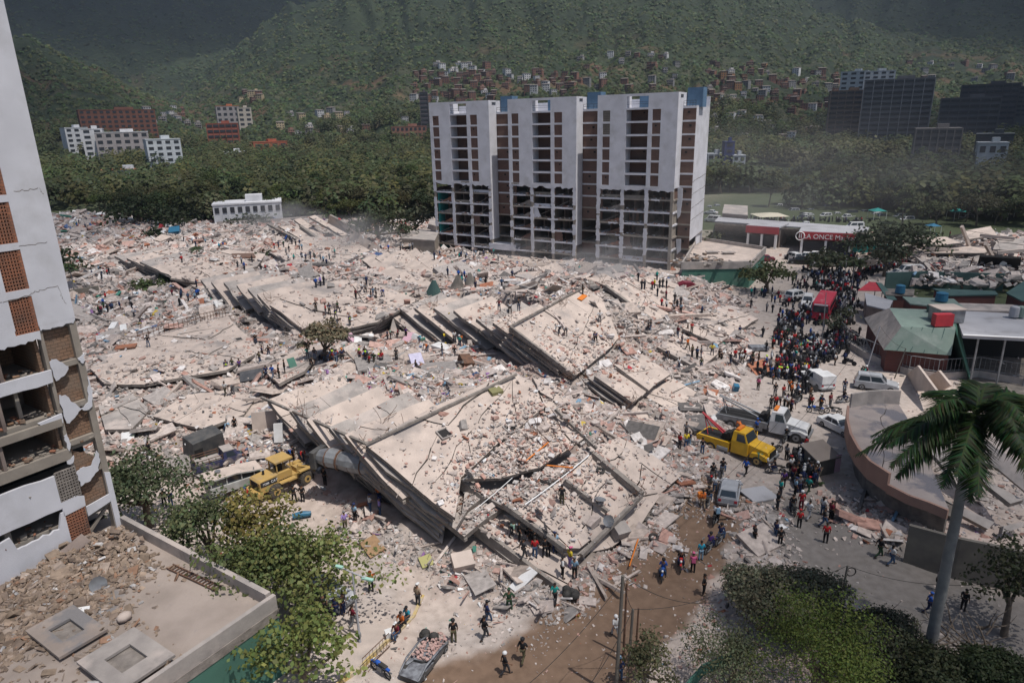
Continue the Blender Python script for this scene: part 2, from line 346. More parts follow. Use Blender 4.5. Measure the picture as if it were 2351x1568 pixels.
# street on the right: greyer
RS = [D(*p)[:2] for p in ((2400, 1480), (2150, 1380), (1900, 1260), (1830, 1200))]
rs = sstep(5.5, 3.5, seg_dist(GX, GY, RS)+(fbm(GX/3, GY/3, 4, 70)-.5)*3)[..., None]; C = C*(1-rs)+np.array([.17, .155, .145])*rs
az = np.degrees(np.arctan2(GX, GY)); dd = np.hypot(GX, GY)
gr = (sstep(190, 210, np.hypot(GX, GY)+np.clip(-GX, 0, 200)*.02+(fbm(GX/12, GY/12, 3, 4)-.5)*30+np.where((GX > 72) & (GY < 125), 300, 0))*(1-.95*sstep(.35, .8, HB)))[..., None]; C = C*(1-gr)+grass*gr
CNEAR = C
# far land in rings
A = np.radians(np.concatenate([np.arange(-88, -48, .8), np.arange(-48, 48, .2), np.arange(48, 89, .8)])); Dd = np.geomspace(12, 5200, 420)
AA, DD = np.meshgrid(A, Dd); FX = DD*np.sin(AA); FY = DD*np.cos(AA); FZ = far_h(FX, FY)
ins = (FX > NX0+4) & (FX < NX1-4) & (FY > NY0-40) & (FY < NY1-4); FZ = np.where(ins, -.9, FZ-.02)
el = FZ/np.maximum(DD, 1)
g1 = np.array([.017, .027, .012]); g2 = np.array([.026, .038, .016]); g3 = np.array([.014, .022, .011]); rs_ = np.array([.15, .075, .045]); dry = np.array([.13, .11, .07])
q = sstep(.35, .65, fbm(FX/90, FY/90, 6, 50))[..., None]; q2 = sstep(.45, .7, fbm(FX/23, FY/23, 5, 51))[..., None]
C = g1*(1-q)+g2*q; C = C*(1-.55*q2)+g3*.55*q2
q3 = (sstep(.60, .68, fbm(FX/60, FY/60, 5, 52))*sstep(15, 40, FZ)*sstep(170, 90, FZ))[..., None]; C = C*(1-.5*q3)+rs_*.5*q3
q4 = (sstep(.56, .66, fbm(FX/40+9, FY/40, 5, 53))*sstep(150, 60, FZ))[..., None]; C = C*(1-.35*q4)+dry*.35*q4
fl = (sstep(12, 4, FZ)*sstep(.50, .66, fbm(FX/45, FY/45, 4, 54)))[..., None]; C = C*(1-fl)+np.array([.055, .065, .034])*fl
ny, nx = FX.shape; V = np.stack([FX, FY, FZ], -1).reshape(-1, 3); ii = (np.arange(ny-1)[:, None]*nx+np.arange(nx-1)[None]).ravel()
F = np.stack([ii, ii+1, ii+nx+1, ii+nx], -1)
M['hill'] = mat('hill_ground', (1.15, 1.15, 1.15), (.55, .6, .55), .11, attr='Col', bump=3.0, bscale=.12, detail=12)
farV, farF = V, F
tag(link('hills', npmesh('hills', V, F, M['hill'], C.reshape(-1, 3), smooth=True)), kind='structure')
# ray casting on what is already built: rest things on real surfaces
class Surf:
 def __init__(s): s.t = []; s.v = []; s.f = []
 def grid(s, V, F): s.t.append(BVHTree.FromPolygons([tuple(p) for p in V.tolist()], F.tolist()))
 def mb(s, m, Mx=None):
  b = len(s.v); s.v += (m.v if Mx is None else [tuple(Mx @ Vector(p)) for p in m.v]); s.f += [[i+b for i in f] for f in m.f]
 def bake(s):
  if s.v: s.t.append(BVHTree.FromPolygons(s.v, s.f)); s.v = []; s.f = []
 def hit(s, x, y, far=9000, only=None):
  o = Vector((0, 0, CH)); d = Vector(ray(x, y)).normalized(); best = None
  for t in s.t:
   h = t.ray_cast(o, d, far)
   if h[0] is not None and (best is None or h[3] < best[3]): best = h
  return best
 def drop(s, x, y, z0=300):
  best = None
  for t in s.t:
   h = t.ray_cast(Vector((x, y, z0)), Vector((0, 0, -1)), 600)
   if h[0] is not None and (best is None or h[0].z > best.z): best = h[0]
  return best.z if best is not None else 0.0
 def nrm(s, x, y, z0=300):
  best = None
  for t in s.t:
   h = t.ray_cast(Vector((x, y, z0)), Vector((0, 0, -1)), 600)
   if h[0] is not None and (best is None or h[0].z > best[0].z): best = h
  return (best[0], best[1]) if best else (Vector((x, y, 0)), Vector((0, 0, 1)))
SF = Surf()
SH = Surf(); SH.grid(farV, farF)
# damaged apartment tower behind the rubble
def wall_open(mb, x0, x1, z0, z1, ops, y, th, mt):
 xs = sorted({x0, x1, *[min(max(v, x0), x1) for o in ops for v in o[:2]]})
 for a, b in zip(xs[:-1], xs[1:]):
  if b-a < 1e-4: continue
  cuts = sorted([(o[2], o[3]) for o in ops if o[0] <= a+1e-4 and o[1] >= b-1e-4]); z = z0
  for c, d in cuts+[(z1, z1)]:
   if c > z+1e-4: mb.box(((a+b)/2, y+th/2, (z+c)/2), (b-a, th, c-z), mt)
   z = max(z, d)
def jag(a, b, n, amp, rr):
 return [(a[0]+(b[0]-a[0])*t+rr.uniform(-amp, amp), a[1]+(b[1]-a[1])*t+rr.uniform(-amp, amp)) for t in [i/n for i in range(n+1)]]
def yplate(mb, poly, y, th, mt):    # polygon given in x,z standing in the xz plane
 n = len(poly); a = sum(poly[i][0]*poly[(i+1) % n][1]-poly[(i+1) % n][0]*poly[i][1] for i in range(n))
 if a < 0: poly = poly[::-1]
 f = [(p[0], y, p[1]) for p in poly]; b = [(p[0], y+th, p[1]) for p in poly]
 mb.add(f+b, [tuple(range(n)), tuple(range(n, 2*n))[::-1]]+[(i, n+i, n+(i+1) % n, (i+1) % n) for i in range(n)], mt)
def chunks_local(mb, n, fx, size, mats, rr):
 for _ in range(n):
  x, y, z = fx(rr); s = size*rr.uniform(.4, 1.3)
  mb.box((x, y, z+s*.15), (s, s*rr.uniform(.4, .9), s*rr.uniform(.2, .5)), rr.choice(mats), Matrix.Rotation(rr.uniform(0, 6.3), 3, 'Z') @ Matrix.Rotation(rr.uniform(-.4, .4), 3, 'X'))
def tower():
 rr = random.Random(3)
 T = empty('apartment_tower', (-19.0, 176.6, 0), math.atan2(-.531, .847), 'white apartment tower standing with its lower seven storeys torn open behind the rubble', 'apartment block')
 FH = 2.62; top = [33.1-FH*k for k in range(13)]; WT = 17.35
 sl_ = MB()
 for k in range(13):
  z = top[k]+.2
  for s0 in (0, 22.7, 45.2):
   y0 = .02 if k else .3
   if k < 7: sl_.box((s0+8.75, 6.3, z), (17.46, 12.0, .36), M['white'])
   else:
    for (a, b) in ((0, 5.9), (5.9, 11.5), (11.5, 17.46)):
     sl_.box((s0+(a+b)/2, 6.2, z), (b-a, 12.1, .36), M['white'] if (k*7+int(a)+int(s0)) % 3 else M['conc_tan'])
  for a, b in ((17.5, 22.7), (40.2, 45.2), (62.7, 65.38)): sl_.box(((a+b)/2, 7.8, z), (b-a-.02, 9.05, .36), M['white'] if k < 8 else M['conc_tan'])
 sl_.build('floor_slabs', T)
 up = MB(); br = []
 for bi, s0 in enumerate((0, 22.7, 45.2)):
  w1, bal, w2 = ((.9, 2.8), (6.2, 11.1), (12.1, 14.1)) if bi == 0 else ((.95, 2.8), (6.4, 11.1), (12.0, 14.0)) if bi == 1 else ((1.2, 2.9), (6.5, 11.3), (12.2, 14.0))
  ops = [(s0+bal[0], s0+bal[1], 33.48, 35.7)]
  for k in range(6):
   z1 = top[k]; z0 = z1-2.22
   for wv in (w1, bal, w2): ops.append((s0+wv[0], s0+wv[1], z0, z1))
   for wv in (w1, w2): br.append((s0+wv[0], s0+wv[1], z0-.1, z1+.1, .14, (bi == 2 and k < 2 and wv is w1)))
   br.append((s0+bal[0], s0+bal[1], z0-.2, z1+.1, 2.8, False))
  wall_open(up, s0, s0+17.5, WT, 36.2, ops, 0, .24, M['white'])
  for xx in bal: up.box((s0+xx+(-.1 if xx == bal[0] else .1), 1.52, 26.9), (.18, 2.55, 18.4), M['white'])
  # torn lower edge of the plaster skin
  pts = [(s0+.0, WT+.02), (s0+17.5, WT+.02)]
  low = jag((s0+17.5, WT-.5), (s0, WT-.35), 26, .28, rr); yplate(up, pts+low, .0, .12, M['white'])
  up.box((s0+8.75, .9, 36.1), (17.4, 1.3, .16), M['white']); up.box((s0+.12, 6, 34.9), (.24, 11.5, 2.6), M['white'])
  # right hand side wall of each block
  zb = 4.0 if bi < 2 else 17.6
  up.box((s0+17.38, 1.72, (36.2+zb)/2), (.22, 2.94, 36.2-zb), M['white'])
  up.box((s0+17.42, 4.6, 34.9), (.2, 2.8, 2.5), M['white'])
  for q in range(3): up.box((s0+17.53, 2.2, 35.3+q*.22), (.04, 1.6, .1), M['dark'])
  # stair core boxes
  bx = s0+17.9; bl = MB(); bl.box((bx+1.4, 6.2, 35.2), (3.2, 2.6, 3.8), M['blue']); bl.box((bx-7.2, 8.5, 34.7), (8.5, 2.4, 3.2), M['blue']); bl.build('stair_tower', T)
  rl = MB(); rx0, rx1 = s0+17.55, s0+(22.6 if bi < 2 else 20.0)
  if bi == 1: rx1 = 45.1
  for zz in (34.1, 34.6): rl.tube([(rx0, 3.4, zz), (rx1, 3.4, zz)], .035, M['black'], 5)
  for q in range(5): rl.tube([(rx0+(rx1-rx0)*q/4, 3.4, 33.5), (rx0+(rx1-rx0)*q/4, 3.4, 34.6)], .03, M['black'], 5)
  for zz in (34.2, 34.6): rl.tube([(s0+bal[0], .3, zz), (s0+bal[1], .3, zz)], .03, M['black'], 5)
  rl.build('railing', T)
 up.build('wall', T)
 for (a, b, z0, z1, y, grid_) in br:
  m = MB()
  if grid_:
   for i in range(7):
    m.box((a+(b-a)*(i+.5)/7, y+.08, (z0+z1)/2), (.1, .12, z1-z0), M['conc_tan']); m.box(((a+b)/2, y+.07, z0+(z1-z0)*(i+.5)/7), (b-a, .08, .1), M['conc_tan'])
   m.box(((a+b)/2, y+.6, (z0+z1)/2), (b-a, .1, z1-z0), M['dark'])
  else:
   m.box(((a+b)/2, y+.1, (z0+z1)/2), (b-a+.02, .16, z1-z0), M['brick'])
   if rr.random() < .3: m.box((a+(b-a)*rr.uniform(.3, .7), y+.0, z1-.7), (.35, .05, .3), M['dark'])
  m.build('brick_panel', T)
 # recess walls between the blocks and the end bay
 for ri, (a, b) in enumerate(((17.5, 22.7), (40.2, 45.2), (62.7, 65.4))):
  for k in range(13):
   if k > 7 and ri < 2 and rr.random() < .55: continue
   if k == 12: continue
   m = MB(); z1 = top[k]+.05; z0 = z1-2.3
   if k > 9 and rr.random() < .5: yplate(m, [(a, z0), (b, z0)]+jag((b, z0+rr.uniform(.6, 2)), (a, z0+rr.uniform(.4, 2.2)), 7, .18, rr), 3.34, .16, M['brick'])
   else: m.box(((a+b)/2, 3.42, (z0+z1)/2), (b-a-.02, .16, 2.3), M['brick'])
   if rr.random() < .5: m.box((a+(b-a)*rr.uniform(.25, .75), 3.33, z1-.75), (.5, .05, .4), M['dark'])
   m.build('brick_panel', T)
  m = MB(); m.box(((a+b)/2, 8, 33.55), (b-a, 9, .12), M['white']); m.build('roof', T)
  if ri < 2: m = MB(); m.tube([(a+3.6, 3.2, 33.4), (a+3.65, 3.2, 20), (a+3.6, 3.2, 7)], .09, M['rust']); m.build('drain_pipe', T)
 ew = MB(); ew.box((65.3, 7.9, 20.6), (.22, 8.9, 25.5), M['white'])
 n = 20; yy = [3.45+8.9*i/n for i in range(n+1)]
 ew.hexa([(65.2, 3.45, 6.3), (65.42, 3.45, 6.3), (65.42, 12.35, 7.4), (65.2, 12.35, 7.4), (65.2, 3.45, 8.1), (65.42, 3.45, 8.1), (65.42, 12.35, 8.1), (65.2, 12.35, 8.1)], M['white'])
 for zc in (18.6, 16.0, 13.2, 10.6):
  for q in range(14):
   y0 = 3.5+q*.64; ew.box((65.42, y0+.3, zc+q*.08+rr.uniform(-.1, .1)), (.03, .66, rr.uniform(.04, .12)), M['edge_dark'])
 ew.box((65.0, 10.6, 5.4), (.2, 3.2, 2.6), M['white']); ew.build('end_wall', T)
 bk = MB(); bk.box((32.7, 12.45, 17.5), (65.4, .2, 36), M['white']); bk.box((.1, 6.3, 25.5), (.2, 12, 17.5), M['white']); bk.box((.35, 6.5, 7), (.2, 11.6, 18), M['brick']); bk.build('rear_wall', T)
 # the torn open lower storeys: columns, rooms, heaps
 for bi, s0 in enumerate((0, 22.7, 45.2)):
  cols = (.42, 6.05, 11.55, 17.05)
  for ci, cx in enumerate(cols):
   c = MB(); wd = .62
   c.box((s0+cx, .45, 8.2), (wd, .62, 18.6), M['conc_tan'])
   z = WT
   while z > 2.2:
    h = rr.uniform(1.0, 4.2); z2 = max(z-h, 1.6)
    L = jag((s0+cx-wd/2-.1, z), (s0+cx-wd/2-.1, z2), 6, .14, rr); Q = jag((s0+cx+wd/2+.1, z2), (s0+cx+wd/2+.1, z), 6, .14, rr)
    if not (bi == 2 and ci == 3) : yplate(c, L+Q, .04, .09, M['white'])
    z = z2-(rr.uniform(.3, 1.6) if rr.random() < .45 else 0)
   c.build('column', T)
   if ci < 3 or bi == 2: pass
  for k in range(6, 13):
   zt = top[k]; zf = zt-2.24 if k < 12 else -1.0
   r = MB()
   for ci in range(3):
    xa, xb = s0+cols[ci]+.35, s0+cols[ci+1]-.35; yb = rr.uniform(3.2, 7.5)
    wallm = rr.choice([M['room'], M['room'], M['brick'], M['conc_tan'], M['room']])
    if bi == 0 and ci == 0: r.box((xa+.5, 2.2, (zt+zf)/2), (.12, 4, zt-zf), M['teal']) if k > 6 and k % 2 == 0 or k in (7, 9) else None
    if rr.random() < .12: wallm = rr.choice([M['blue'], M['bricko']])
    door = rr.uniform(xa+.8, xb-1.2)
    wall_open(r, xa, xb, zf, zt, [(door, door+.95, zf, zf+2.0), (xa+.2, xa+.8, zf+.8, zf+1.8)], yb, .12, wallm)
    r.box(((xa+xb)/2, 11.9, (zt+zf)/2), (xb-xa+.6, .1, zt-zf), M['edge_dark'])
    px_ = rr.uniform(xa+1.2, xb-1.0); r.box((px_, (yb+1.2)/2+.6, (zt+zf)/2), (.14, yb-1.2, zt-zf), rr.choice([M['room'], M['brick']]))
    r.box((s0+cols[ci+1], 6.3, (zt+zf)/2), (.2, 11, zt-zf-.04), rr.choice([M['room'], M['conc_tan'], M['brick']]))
    u = rr.random()
    if ci == 0 and k > 6: # leaning remains of a wall, highest at the right
     yplate(r, [(xa+rr.uniform(.4, 1.6), zf), (xb, zf)]+jag((xb, zf+rr.uniform(1.0, 1.7)), (xa+1.6, zf+.2), 8, .12, rr), .5, .18, rr.choice([M['brick'], M['bricko'], M['brick'], M['edge']]))
    elif u < .3: r.box(((xa+xb)/2, .55, zf+.32), (xb-xa, .14, .62), rr.choice([M['conc_tan'], M['white'], M['brick']]))
    elif u < .42: yplate(r, [(xa, zf)]+jag((xa+2.0, zf), (xa+rr.uniform(.8, 2), zt), 6, .2, rr)+[(xa, zt)], .35, .12, rr.choice([M['white'], M['brick'], M['bricko']]))
    chunks_local(r, 26, lambda q: (q.uniform(xa, xb), q.uniform(.15, 1.3), zf+.02+abs(q.gauss(0, .16))), .34, [M['brick'], M['edge'], M['conc_tan'], M['bricko'], M['white']], rr)
    if rr.random() < .3:
     r.tube([(xa+rr.uniform(0, 2), .4, zf+.2), (xb-rr.uniform(0, 1), 1.4, zt-.3)], .07, M['edge'], 4)
   r.build('open_storey', T)
  for k in range(6, 12):
   pl = MB(); zt = top[k]+.38
   for q in range(1):
    xa = s0+rr.uniform(.3, 13); ln = rr.uniform(1.5, 4)
    yplate(pl, jag((xa, zt-.35), (xa+ln, zt-.35), 7, .12, rr)+[(xa+ln, zt+.0), (xa, zt+.0)], -.03, .06, rr.choice([M['white'], M['edge']]))
   pl.build('torn_plaster', T)
 # block C corner column bare, wall flap
 fl = MB(); yplate(fl, [(62.9, 17.6), (64.0, 17.4)]+jag((64.0, 14.8), (63.5, 11.4), 6, .2, rr)+jag((63.2, 11.2), (62.95, 15), 5, .15, rr), 1.6, .12, M['white'])
 yplate(fl, [(63.0, 6.8), (64.1, 6.9), (64.2, 4.4), (63.4, 3.6)], 1.8, .1, M['white']); fl.build('wall_flap', T)
 bc = MB(); bc.box((63.4, 6.5, .4), (4.0, 6, 2.4), M['conc_tan']); bc.box((20.1, 1.4, 2.3), (7.6, 2.6, 1.5), M['white']); bc.build('entrance_canopy', T)
 return T
tower()
# pancaked buildings
def split(poly, p0, d, rr, amp):
 n = len(poly); side = [((p[0]-p0[0])*d[1]-(p[1]-p0[1])*d[0]) for p in poly]; X = []
 for i in range(n):
  a, b = side[i], side[(i+1) % n]
  if (a > 0) != (b > 0):
   t = a/(a-b); p, q = poly[i], poly[(i+1) % n]; X.append((i, (p[0]+(q[0]-p[0])*t, p[1]+(q[1]-p[1])*t)))
 if len(X) != 2: return None
 (i, A_), (j, B_) = X; L = math.dist(A_, B_); m = max(2, int(L/1.3))
 mid = [(A_[0]+(B_[0]-A_[0])*k/m+rr.uniform(-amp, amp), A_[1]+(B_[1]-A_[1])*k/m+rr.uniform(-amp, amp)) for k in range(1, m)]
 return ([A_]+poly[i+1:j+1]+[B_]+mid[::-1], [B_]+poly[j+1:]+poly[:i+1]+[A_]+mid)
def area(p): return abs(sum(p[i][0]*p[(i+1) % len(p)][1]-p[(i+1) % len(p)][0]*p[i][1] for i in range(len(p))))/2
def cracked(mb, P, th, n, rr, mt, side, amp=.25, jit=.10, gap=.045, sag=0.0, rag=.0):
 P = [Vector(p) for p in P]; cx = sum(p.x for p in P)/len(P); cy = sum(p.y for p in P)/len(P)
 A3 = np.array([[p.x-cx, p.y-cy, 1] for p in P]); co = np.linalg.lstsq(A3, np.array([p.z for p in P]), rcond=None)[0]
 res = [(p.x, p.y, (p.z-float(A3[i] @ co))*(1 if len(P) > 4 else .3)) for i, p in enumerate(P)]; sp2 = max((p-q).length for p in P for q in P)**2*.02
 def zz(x, y):
  s = w_ = 0
  for a, b, r in res:
   k = 1/((x-a)**2+(y-b)**2+sp2)**1.3; s += k*r; w_ += k
  return co[0]*(x-cx)+co[1]*(y-cy)+co[2]+s/w_
 pol = []
 for i, p in enumerate(P):       # ragged outline
  q = P[(i+1) % len(P)]; pol.append((p.x, p.y)); L = (q-p).length; m = int(L/2.0)
  for k in range(1, m): t = k/m; pol.append((p.x+(q.x-p.x)*t+rr.uniform(-rag, rag), p.y+(q.y-p.y)*t+rr.uniform(-rag, rag)))
 parts = [pol]
 for _ in range(n):
  parts.sort(key=area, reverse=True); k = 0 if rr.random() < .7 or len(parts) < 2 else 1; b = parts[k]
  c = (sum(p[0] for p in b)/len(b)+rr.uniform(-1.5, 1.5), sum(p[1] for p in b)/len(b)+rr.uniform(-1.5, 1.5))
  a = rr.choice([GA, GA+PI/2, rr.uniform(0, PI)])+rr.uniform(-.35, .35)
  s = split(b, c, (math.sin(a), math.cos(a)), rr, amp)
  if s: parts[k:k+1] = s
 for b in parts:
  if area(b) < .3: continue
  c = (sum(p[0] for p in b)/len(b), sum(p[1] for p in b)/len(b)); dz = rr.uniform(-jit, jit); tx = rr.uniform(-.012, .012); ty = rr.uniform(-.012, .012)
  q = []
  for p in b:
   L = math.dist(p, c); f = 1-gap/max(L, .3); x = c[0]+(p[0]-c[0])*f; y = c[1]+(p[1]-c[1])*f
   q.append((x, y, zz(x, y)+dz+tx*(x-c[0])+ty*(y-c[1])))
  mb.plate(q, th, mt, side)
SLABS = []
def dz_(pt): return tuple(D(*pt))
def roof(parent, name, P, n=4, th=.35, mt='slab', side='edge', seed=1, core=True, **kw):
 rr = random.Random(seed); m = MB(); W = [dz_(p) for p in P]
 cracked(m, W, th, n, rr, M[mt], M[side], rag=.12, **kw); o = m.build(name, parent); SF.mb(m); SLABS.append([(p[0], p[1]) for p in W])
 return W
def stack(parent, Ls, T_off, length, slope, below, seed=1, width=None, mats=('slab', 'slab2'), pd=R(134), name='floor_slab', dark='edge'):
 """shingled floor plates: Ls = left front corners (photo point + height)"""
 rr = random.Random(seed); p = Vector((math.sin(pd), math.cos(pd), 0))
 for i, L in enumerate(Ls):
  a = Vector(dz_(L)); q = Vector((math.sin(pd-PI/2), math.cos(pd-PI/2), 0)); wd = T_off*rr.uniform(.9, 1.05)
  ln = length*rr.uniform(.92, 1.05); b = a+q*wd+Vector((0, 0, rr.uniform(.3, .9))); c = b+p*ln-Vector((0, 0, slope*ln)); d = a+p*ln-Vector((0, 0, slope*ln))
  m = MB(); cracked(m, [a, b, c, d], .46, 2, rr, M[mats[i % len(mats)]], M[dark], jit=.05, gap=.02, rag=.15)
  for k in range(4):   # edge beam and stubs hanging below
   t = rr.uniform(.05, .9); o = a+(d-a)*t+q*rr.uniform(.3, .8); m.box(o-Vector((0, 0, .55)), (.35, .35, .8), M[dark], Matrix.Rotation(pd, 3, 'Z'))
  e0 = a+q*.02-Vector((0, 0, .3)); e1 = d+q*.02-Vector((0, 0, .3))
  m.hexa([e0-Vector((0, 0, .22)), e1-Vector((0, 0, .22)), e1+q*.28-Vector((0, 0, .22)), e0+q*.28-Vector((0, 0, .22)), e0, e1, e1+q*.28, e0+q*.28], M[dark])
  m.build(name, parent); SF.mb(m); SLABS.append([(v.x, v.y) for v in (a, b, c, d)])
def under(parent, W, drop, inset, n, pd, seed, name='floor_slab', shift=.35):
 """plates pancaked beneath a roof outline W"""
 rr = random.Random(seed); cx = sum(p[0] for p in W)/len(W); cy = sum(p[1] for p in W)/len(W)
 p = Vector((math.sin(pd), math.cos(pd), 0))
 for k in range(1, n+1):
  m = MB(); o = -p*shift*k*rr.uniform(.7, 1.3)
  P = [Vector((cx+(x-cx)*inset, cy+(y-cy)*inset, max(z-drop*k, -.2)))+o for x, y, z in W]
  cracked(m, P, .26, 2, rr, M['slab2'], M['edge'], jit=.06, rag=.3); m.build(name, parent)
B1 = empty('collapsed_building', (0, 47, 0), 0, 'pancaked building in the foreground, cracked roof slabs sloping down to the muddy street', 'collapsed building', 'collapsed apartment buildings')
B1.location = (0, 0, 0)
Wa = roof(B1, 'roof_slab', [(838,1022,7.1),(905,978,7.6),(1000,932,8.1),(1100,890,8.5),(1180,860,8.7),(1220,872,8.5),(1250,930,7.9),(1150,1008,6.8),(1060,1098,5.3),(1045,1192,4.1),(950,1118,5.3)], 9, seed=4)
roof(B1, 'roof_slab', [(1222,872,8.5),(1290,900,7.8),(1335,960,6.9),(1345,1012,5.5),(1240,1080,5.0),(1150,1102,5.0),(1065,1098,5.6),(1154,1010,6.8),(1254,932,7.7)], 12, seed=5, jit=.16)
roof(B1, 'roof_slab', [(1065,1101,5.3),(1150,1105,4.8),(1240,1085,4.8),(1340,1016,5.2),(1364,1040,4.3),(1290,1100,4.2),(1200,1152,4.2),(1156,1158,4.05),(1113,1150,3.6),(1076,1194,2.75),(1048,1190,4.5)], 9, seed=10, jit=.2, mt='slab2')
under(B1, Wa, .5, .985, 6, R(134), 8)
stack(B1, [(791,997,7.2),(755,980,6.9),(704,963,6.5),(664,939,6.1),(614,919,5.3)], 8.5, 7, .42, 0, 2)
stack(B1, [(800,1015,5.7),(760,1003,5.2),(716,985,4.7),(680,965,4.2),(700,990,3.6),(730,1010,3.0),(760,1035,2.4)], 7, 14, .2, 0, 5, mats=('slab2',), dark='edge')
Wl = roof(B1, 'floor_slab', [(1071,1197,2.7),(1126,1154,3.0),(1156,1162,2.9),(1215,1235,2.0),(1300,1262,1.2),(1332,1279,.85),(1312,1330,.55),(1292,1357,.4)], 4, seed=6)
under(B1, Wl, .5, .985, 3, R(134), 12, shift=.2)
Wu = roof(B1, 'roof_slab', [(1154,1157,4.3),(1200,1154,4.35),(1292,1101,4.3),(1363,1041,4.3),(1474,1137,2.7),(1402,1200,2.1),(1332,1272,1.2),(1297,1254,2.2)], 5, seed=7)
under(B1, Wu, .55, .97, 2, R(134), 14, shift=.1)
roof(B1, 'roof_slab', [(1366,1040,3.7),(1420,1000,3.6),(1500,1045,2.2),(1566,1090,1.2),(1520,1130,1.1),(1476,1135,1.8)], 5, seed=8)
roof(B1, 'roof_slab', [(1476,1140,1.5),(1520,1134,.95),(1470,1210,.75),(1400,1260,.7),(1338,1276,.8),(1404,1204,1.4)], 4, seed=9)
# broken beam ends on the front block
def beam(parent, a, b, w, h, mt='edge', name='beam'):
 a = Vector(dz_(a)); b = Vector(dz_(b)); m = MB(); d = (b-a); L = d.length; Mx = d.to_track_quat('X', 'Z').to_matrix()
 m.box((a+b)/2, (L, w, h), M[mt], Mx); o = m.build(name, parent); SF.mb(m); return o
for a, b, w, h in (((1036,1090,5.2),(1113,1150,3.7),.5,.9), ((1160,1160,4.5),(1296,1260,2.3),.35,.35), ((1363,1043,4.5),(1474,1136,2.9),.45,.5), ((1296,1103,4.5),(1395,1175,2.7),.3,.3), ((1335,1275,1.4),(1472,1138,2.95),.3,.3),
                   ((1075,1200,2.6),(1290,1360,.35),.3,.75), ((600,912,5.2),(838,1018,7.2),.25,.2), ((838,1020,7.35),(1185,860,8.95),.22,.2), ((1275,940,7.8),(1370,1030,5.1),.25,.25)): beam(B1, a, b, w, h)
B2 = empty('collapsed_building', (0, 0, 0), 0, 'pancaked building in the middle, dark floor plates fanned out towards the left', 'collapsed building', 'collapsed apartment buildings')
Wb = roof(B2, 'roof_slab', [(1171,750,8.0),(1250,705,8.7),(1342,659,9.3),(1384,684,8.4),(1402,730,6.6),(1421,778,5.0),(1385,812,4.6),(1320,863,3.9)], 7, seed=21)
under(B2, Wb, .55, .985, 5, R(135), 22)
stack(B2, [(1131,739,7.9),(1093,731,7.7),(1041,711,7.5),(995,706,7.2),(952,706,6.8),(917,707,6.3),(887,717,5.6)], 8, 10, .38, 0, 23, pd=R(134))
stack(B2, [(1120,750,6.4),(1060,735,5.8),(1000,730,5.2),(945,728,4.6),(905,733,4.0),(870,738,3.6)], 8, 17, .2, 0, 24, mats=('slab2',), pd=R(132), dark='edge_dark')
stack(B2, [(1150,765,5.2),(1100,765,4.5),(1040,765,3.9)], 7, 15, .16, 0, 25, mats=('slab2',), pd=R(133), dark='edge_dark')
beam(B2, (1171,752,8.15), (1320,865,4.0), .3, .45); beam(B2, (1171,750,8.2), (1342,659,9.5), .2, .25)
B3 = empty('collapsed_building', (0, 0, 0), 0, 'pancaked building left of the middle one, pale curved roof over thin plates', 'collapsed building', 'collapsed apartment buildings')
Wc = roof(B3, 'roof_slab', [(617,695,7.5),(700,660,7.9),(791,642,8.2),(870,652,8.0),(920,672,7.3),(962,690,6.5),(865,738,5.4),(770,765,4.3),(694,758,4.5)], 8, seed=31)
under(B3, Wc, .55, .98, 4, R(137), 32)
stack(B3, [(590,676,7.5),(568,662,7.3),(543,654,7.0),(513,648,6.6),(484,646,6.2),(460,642,5.9)], 9, 9, .36, 0, 33, pd=R(140))
stack(B3, [(600,690,5.8),(560,678,5.4),(520,665,4.8)], 7, 13, .2, 0, 34, mats=('slab2',), pd=R(140), dark='edge')
roof(B3, 'roof_slab', [(790,690,6.6),(880,668,7.0),(950,672,6.6),(900,712,5.6),(840,730,5.2)], 3, seed=36)
B4 = empty('collapsed_building', (0, 0, 0), 0, 'collapsed block with long parallel floor plates lying side by side before the tower', 'collapsed building', 'collapsed apartment buildings')
def strip(parent, a, b, z0, z1, wd, seed, n=2):
 A_ = Vector(dz_((*a, z0))); B_ = Vector(dz_((*b, z1))); d = (B_-A_); q = Vector((-d.y, d.x, 0)).normalized()*wd
 m = MB(); cracked(m, [A_, A_+q+Vector((0, 0, .9)), B_+q+Vector((0, 0, .9)), B_], .8, n, random.Random(seed), M['slab'], M['edge'], rag=.12); m.build('floor_slab', parent); SF.mb(m)
 SLABS.append([(v.x, v.y) for v in (A_, A_+q, B_+q, B_)])
for i, (a, b) in enumerate((((861,593),(934,646)), ((894,584),(970,650)), ((926,582),(1000,652)), ((952,590),(1030,656)), ((830,596),(905,650)), ((905,640),(960,676)), ((935,648),(985,680)), ((870,625),(930,668)))): strip(B4, a, b, 7.0-.1*i, 4.6, 2.6, 40+i)
B5 = empty('collapsed_building', (0, 0, 0), 0, 'tilted roof slab with rescuers on it before the right half of the tower', 'collapsed building', 'collapsed apartment buildings')
Wd = roof(B5, 'roof_slab', [(1388,655,7.2),(1430,640,7.2),(1500,634,5.8),(1560,655,4.0),(1549,690,3.6),(1534,724,3.0),(1505,740,3.3)], 6, seed=51)
under(B5, Wd, .6, .985, 4, R(134), 52); beam(B5, (1388,657,7.1), (1505,742,3.2), .5, .5)
roof(B5, 'floor_slab', [(1345,640,7.0),(1385,625,7.2),(1420,645,6.8),(1392,655,6.7)], 1, seed=53); beam(B5, (1350,648,6.9), (1440,720,4.6), 1.2, .5)
B6 = empty('collapsed_building', (0, 0, 0), 0, 'flattened roof in three cracked panels beside the crowded street', 'collapsed building', 'collapsed apartment buildings')
roof(B6, 'roof_slab', [(1590,739,2.2),(1668,702,2.0),(1742,730,.9),(1675,772,.9)], 4, seed=54)
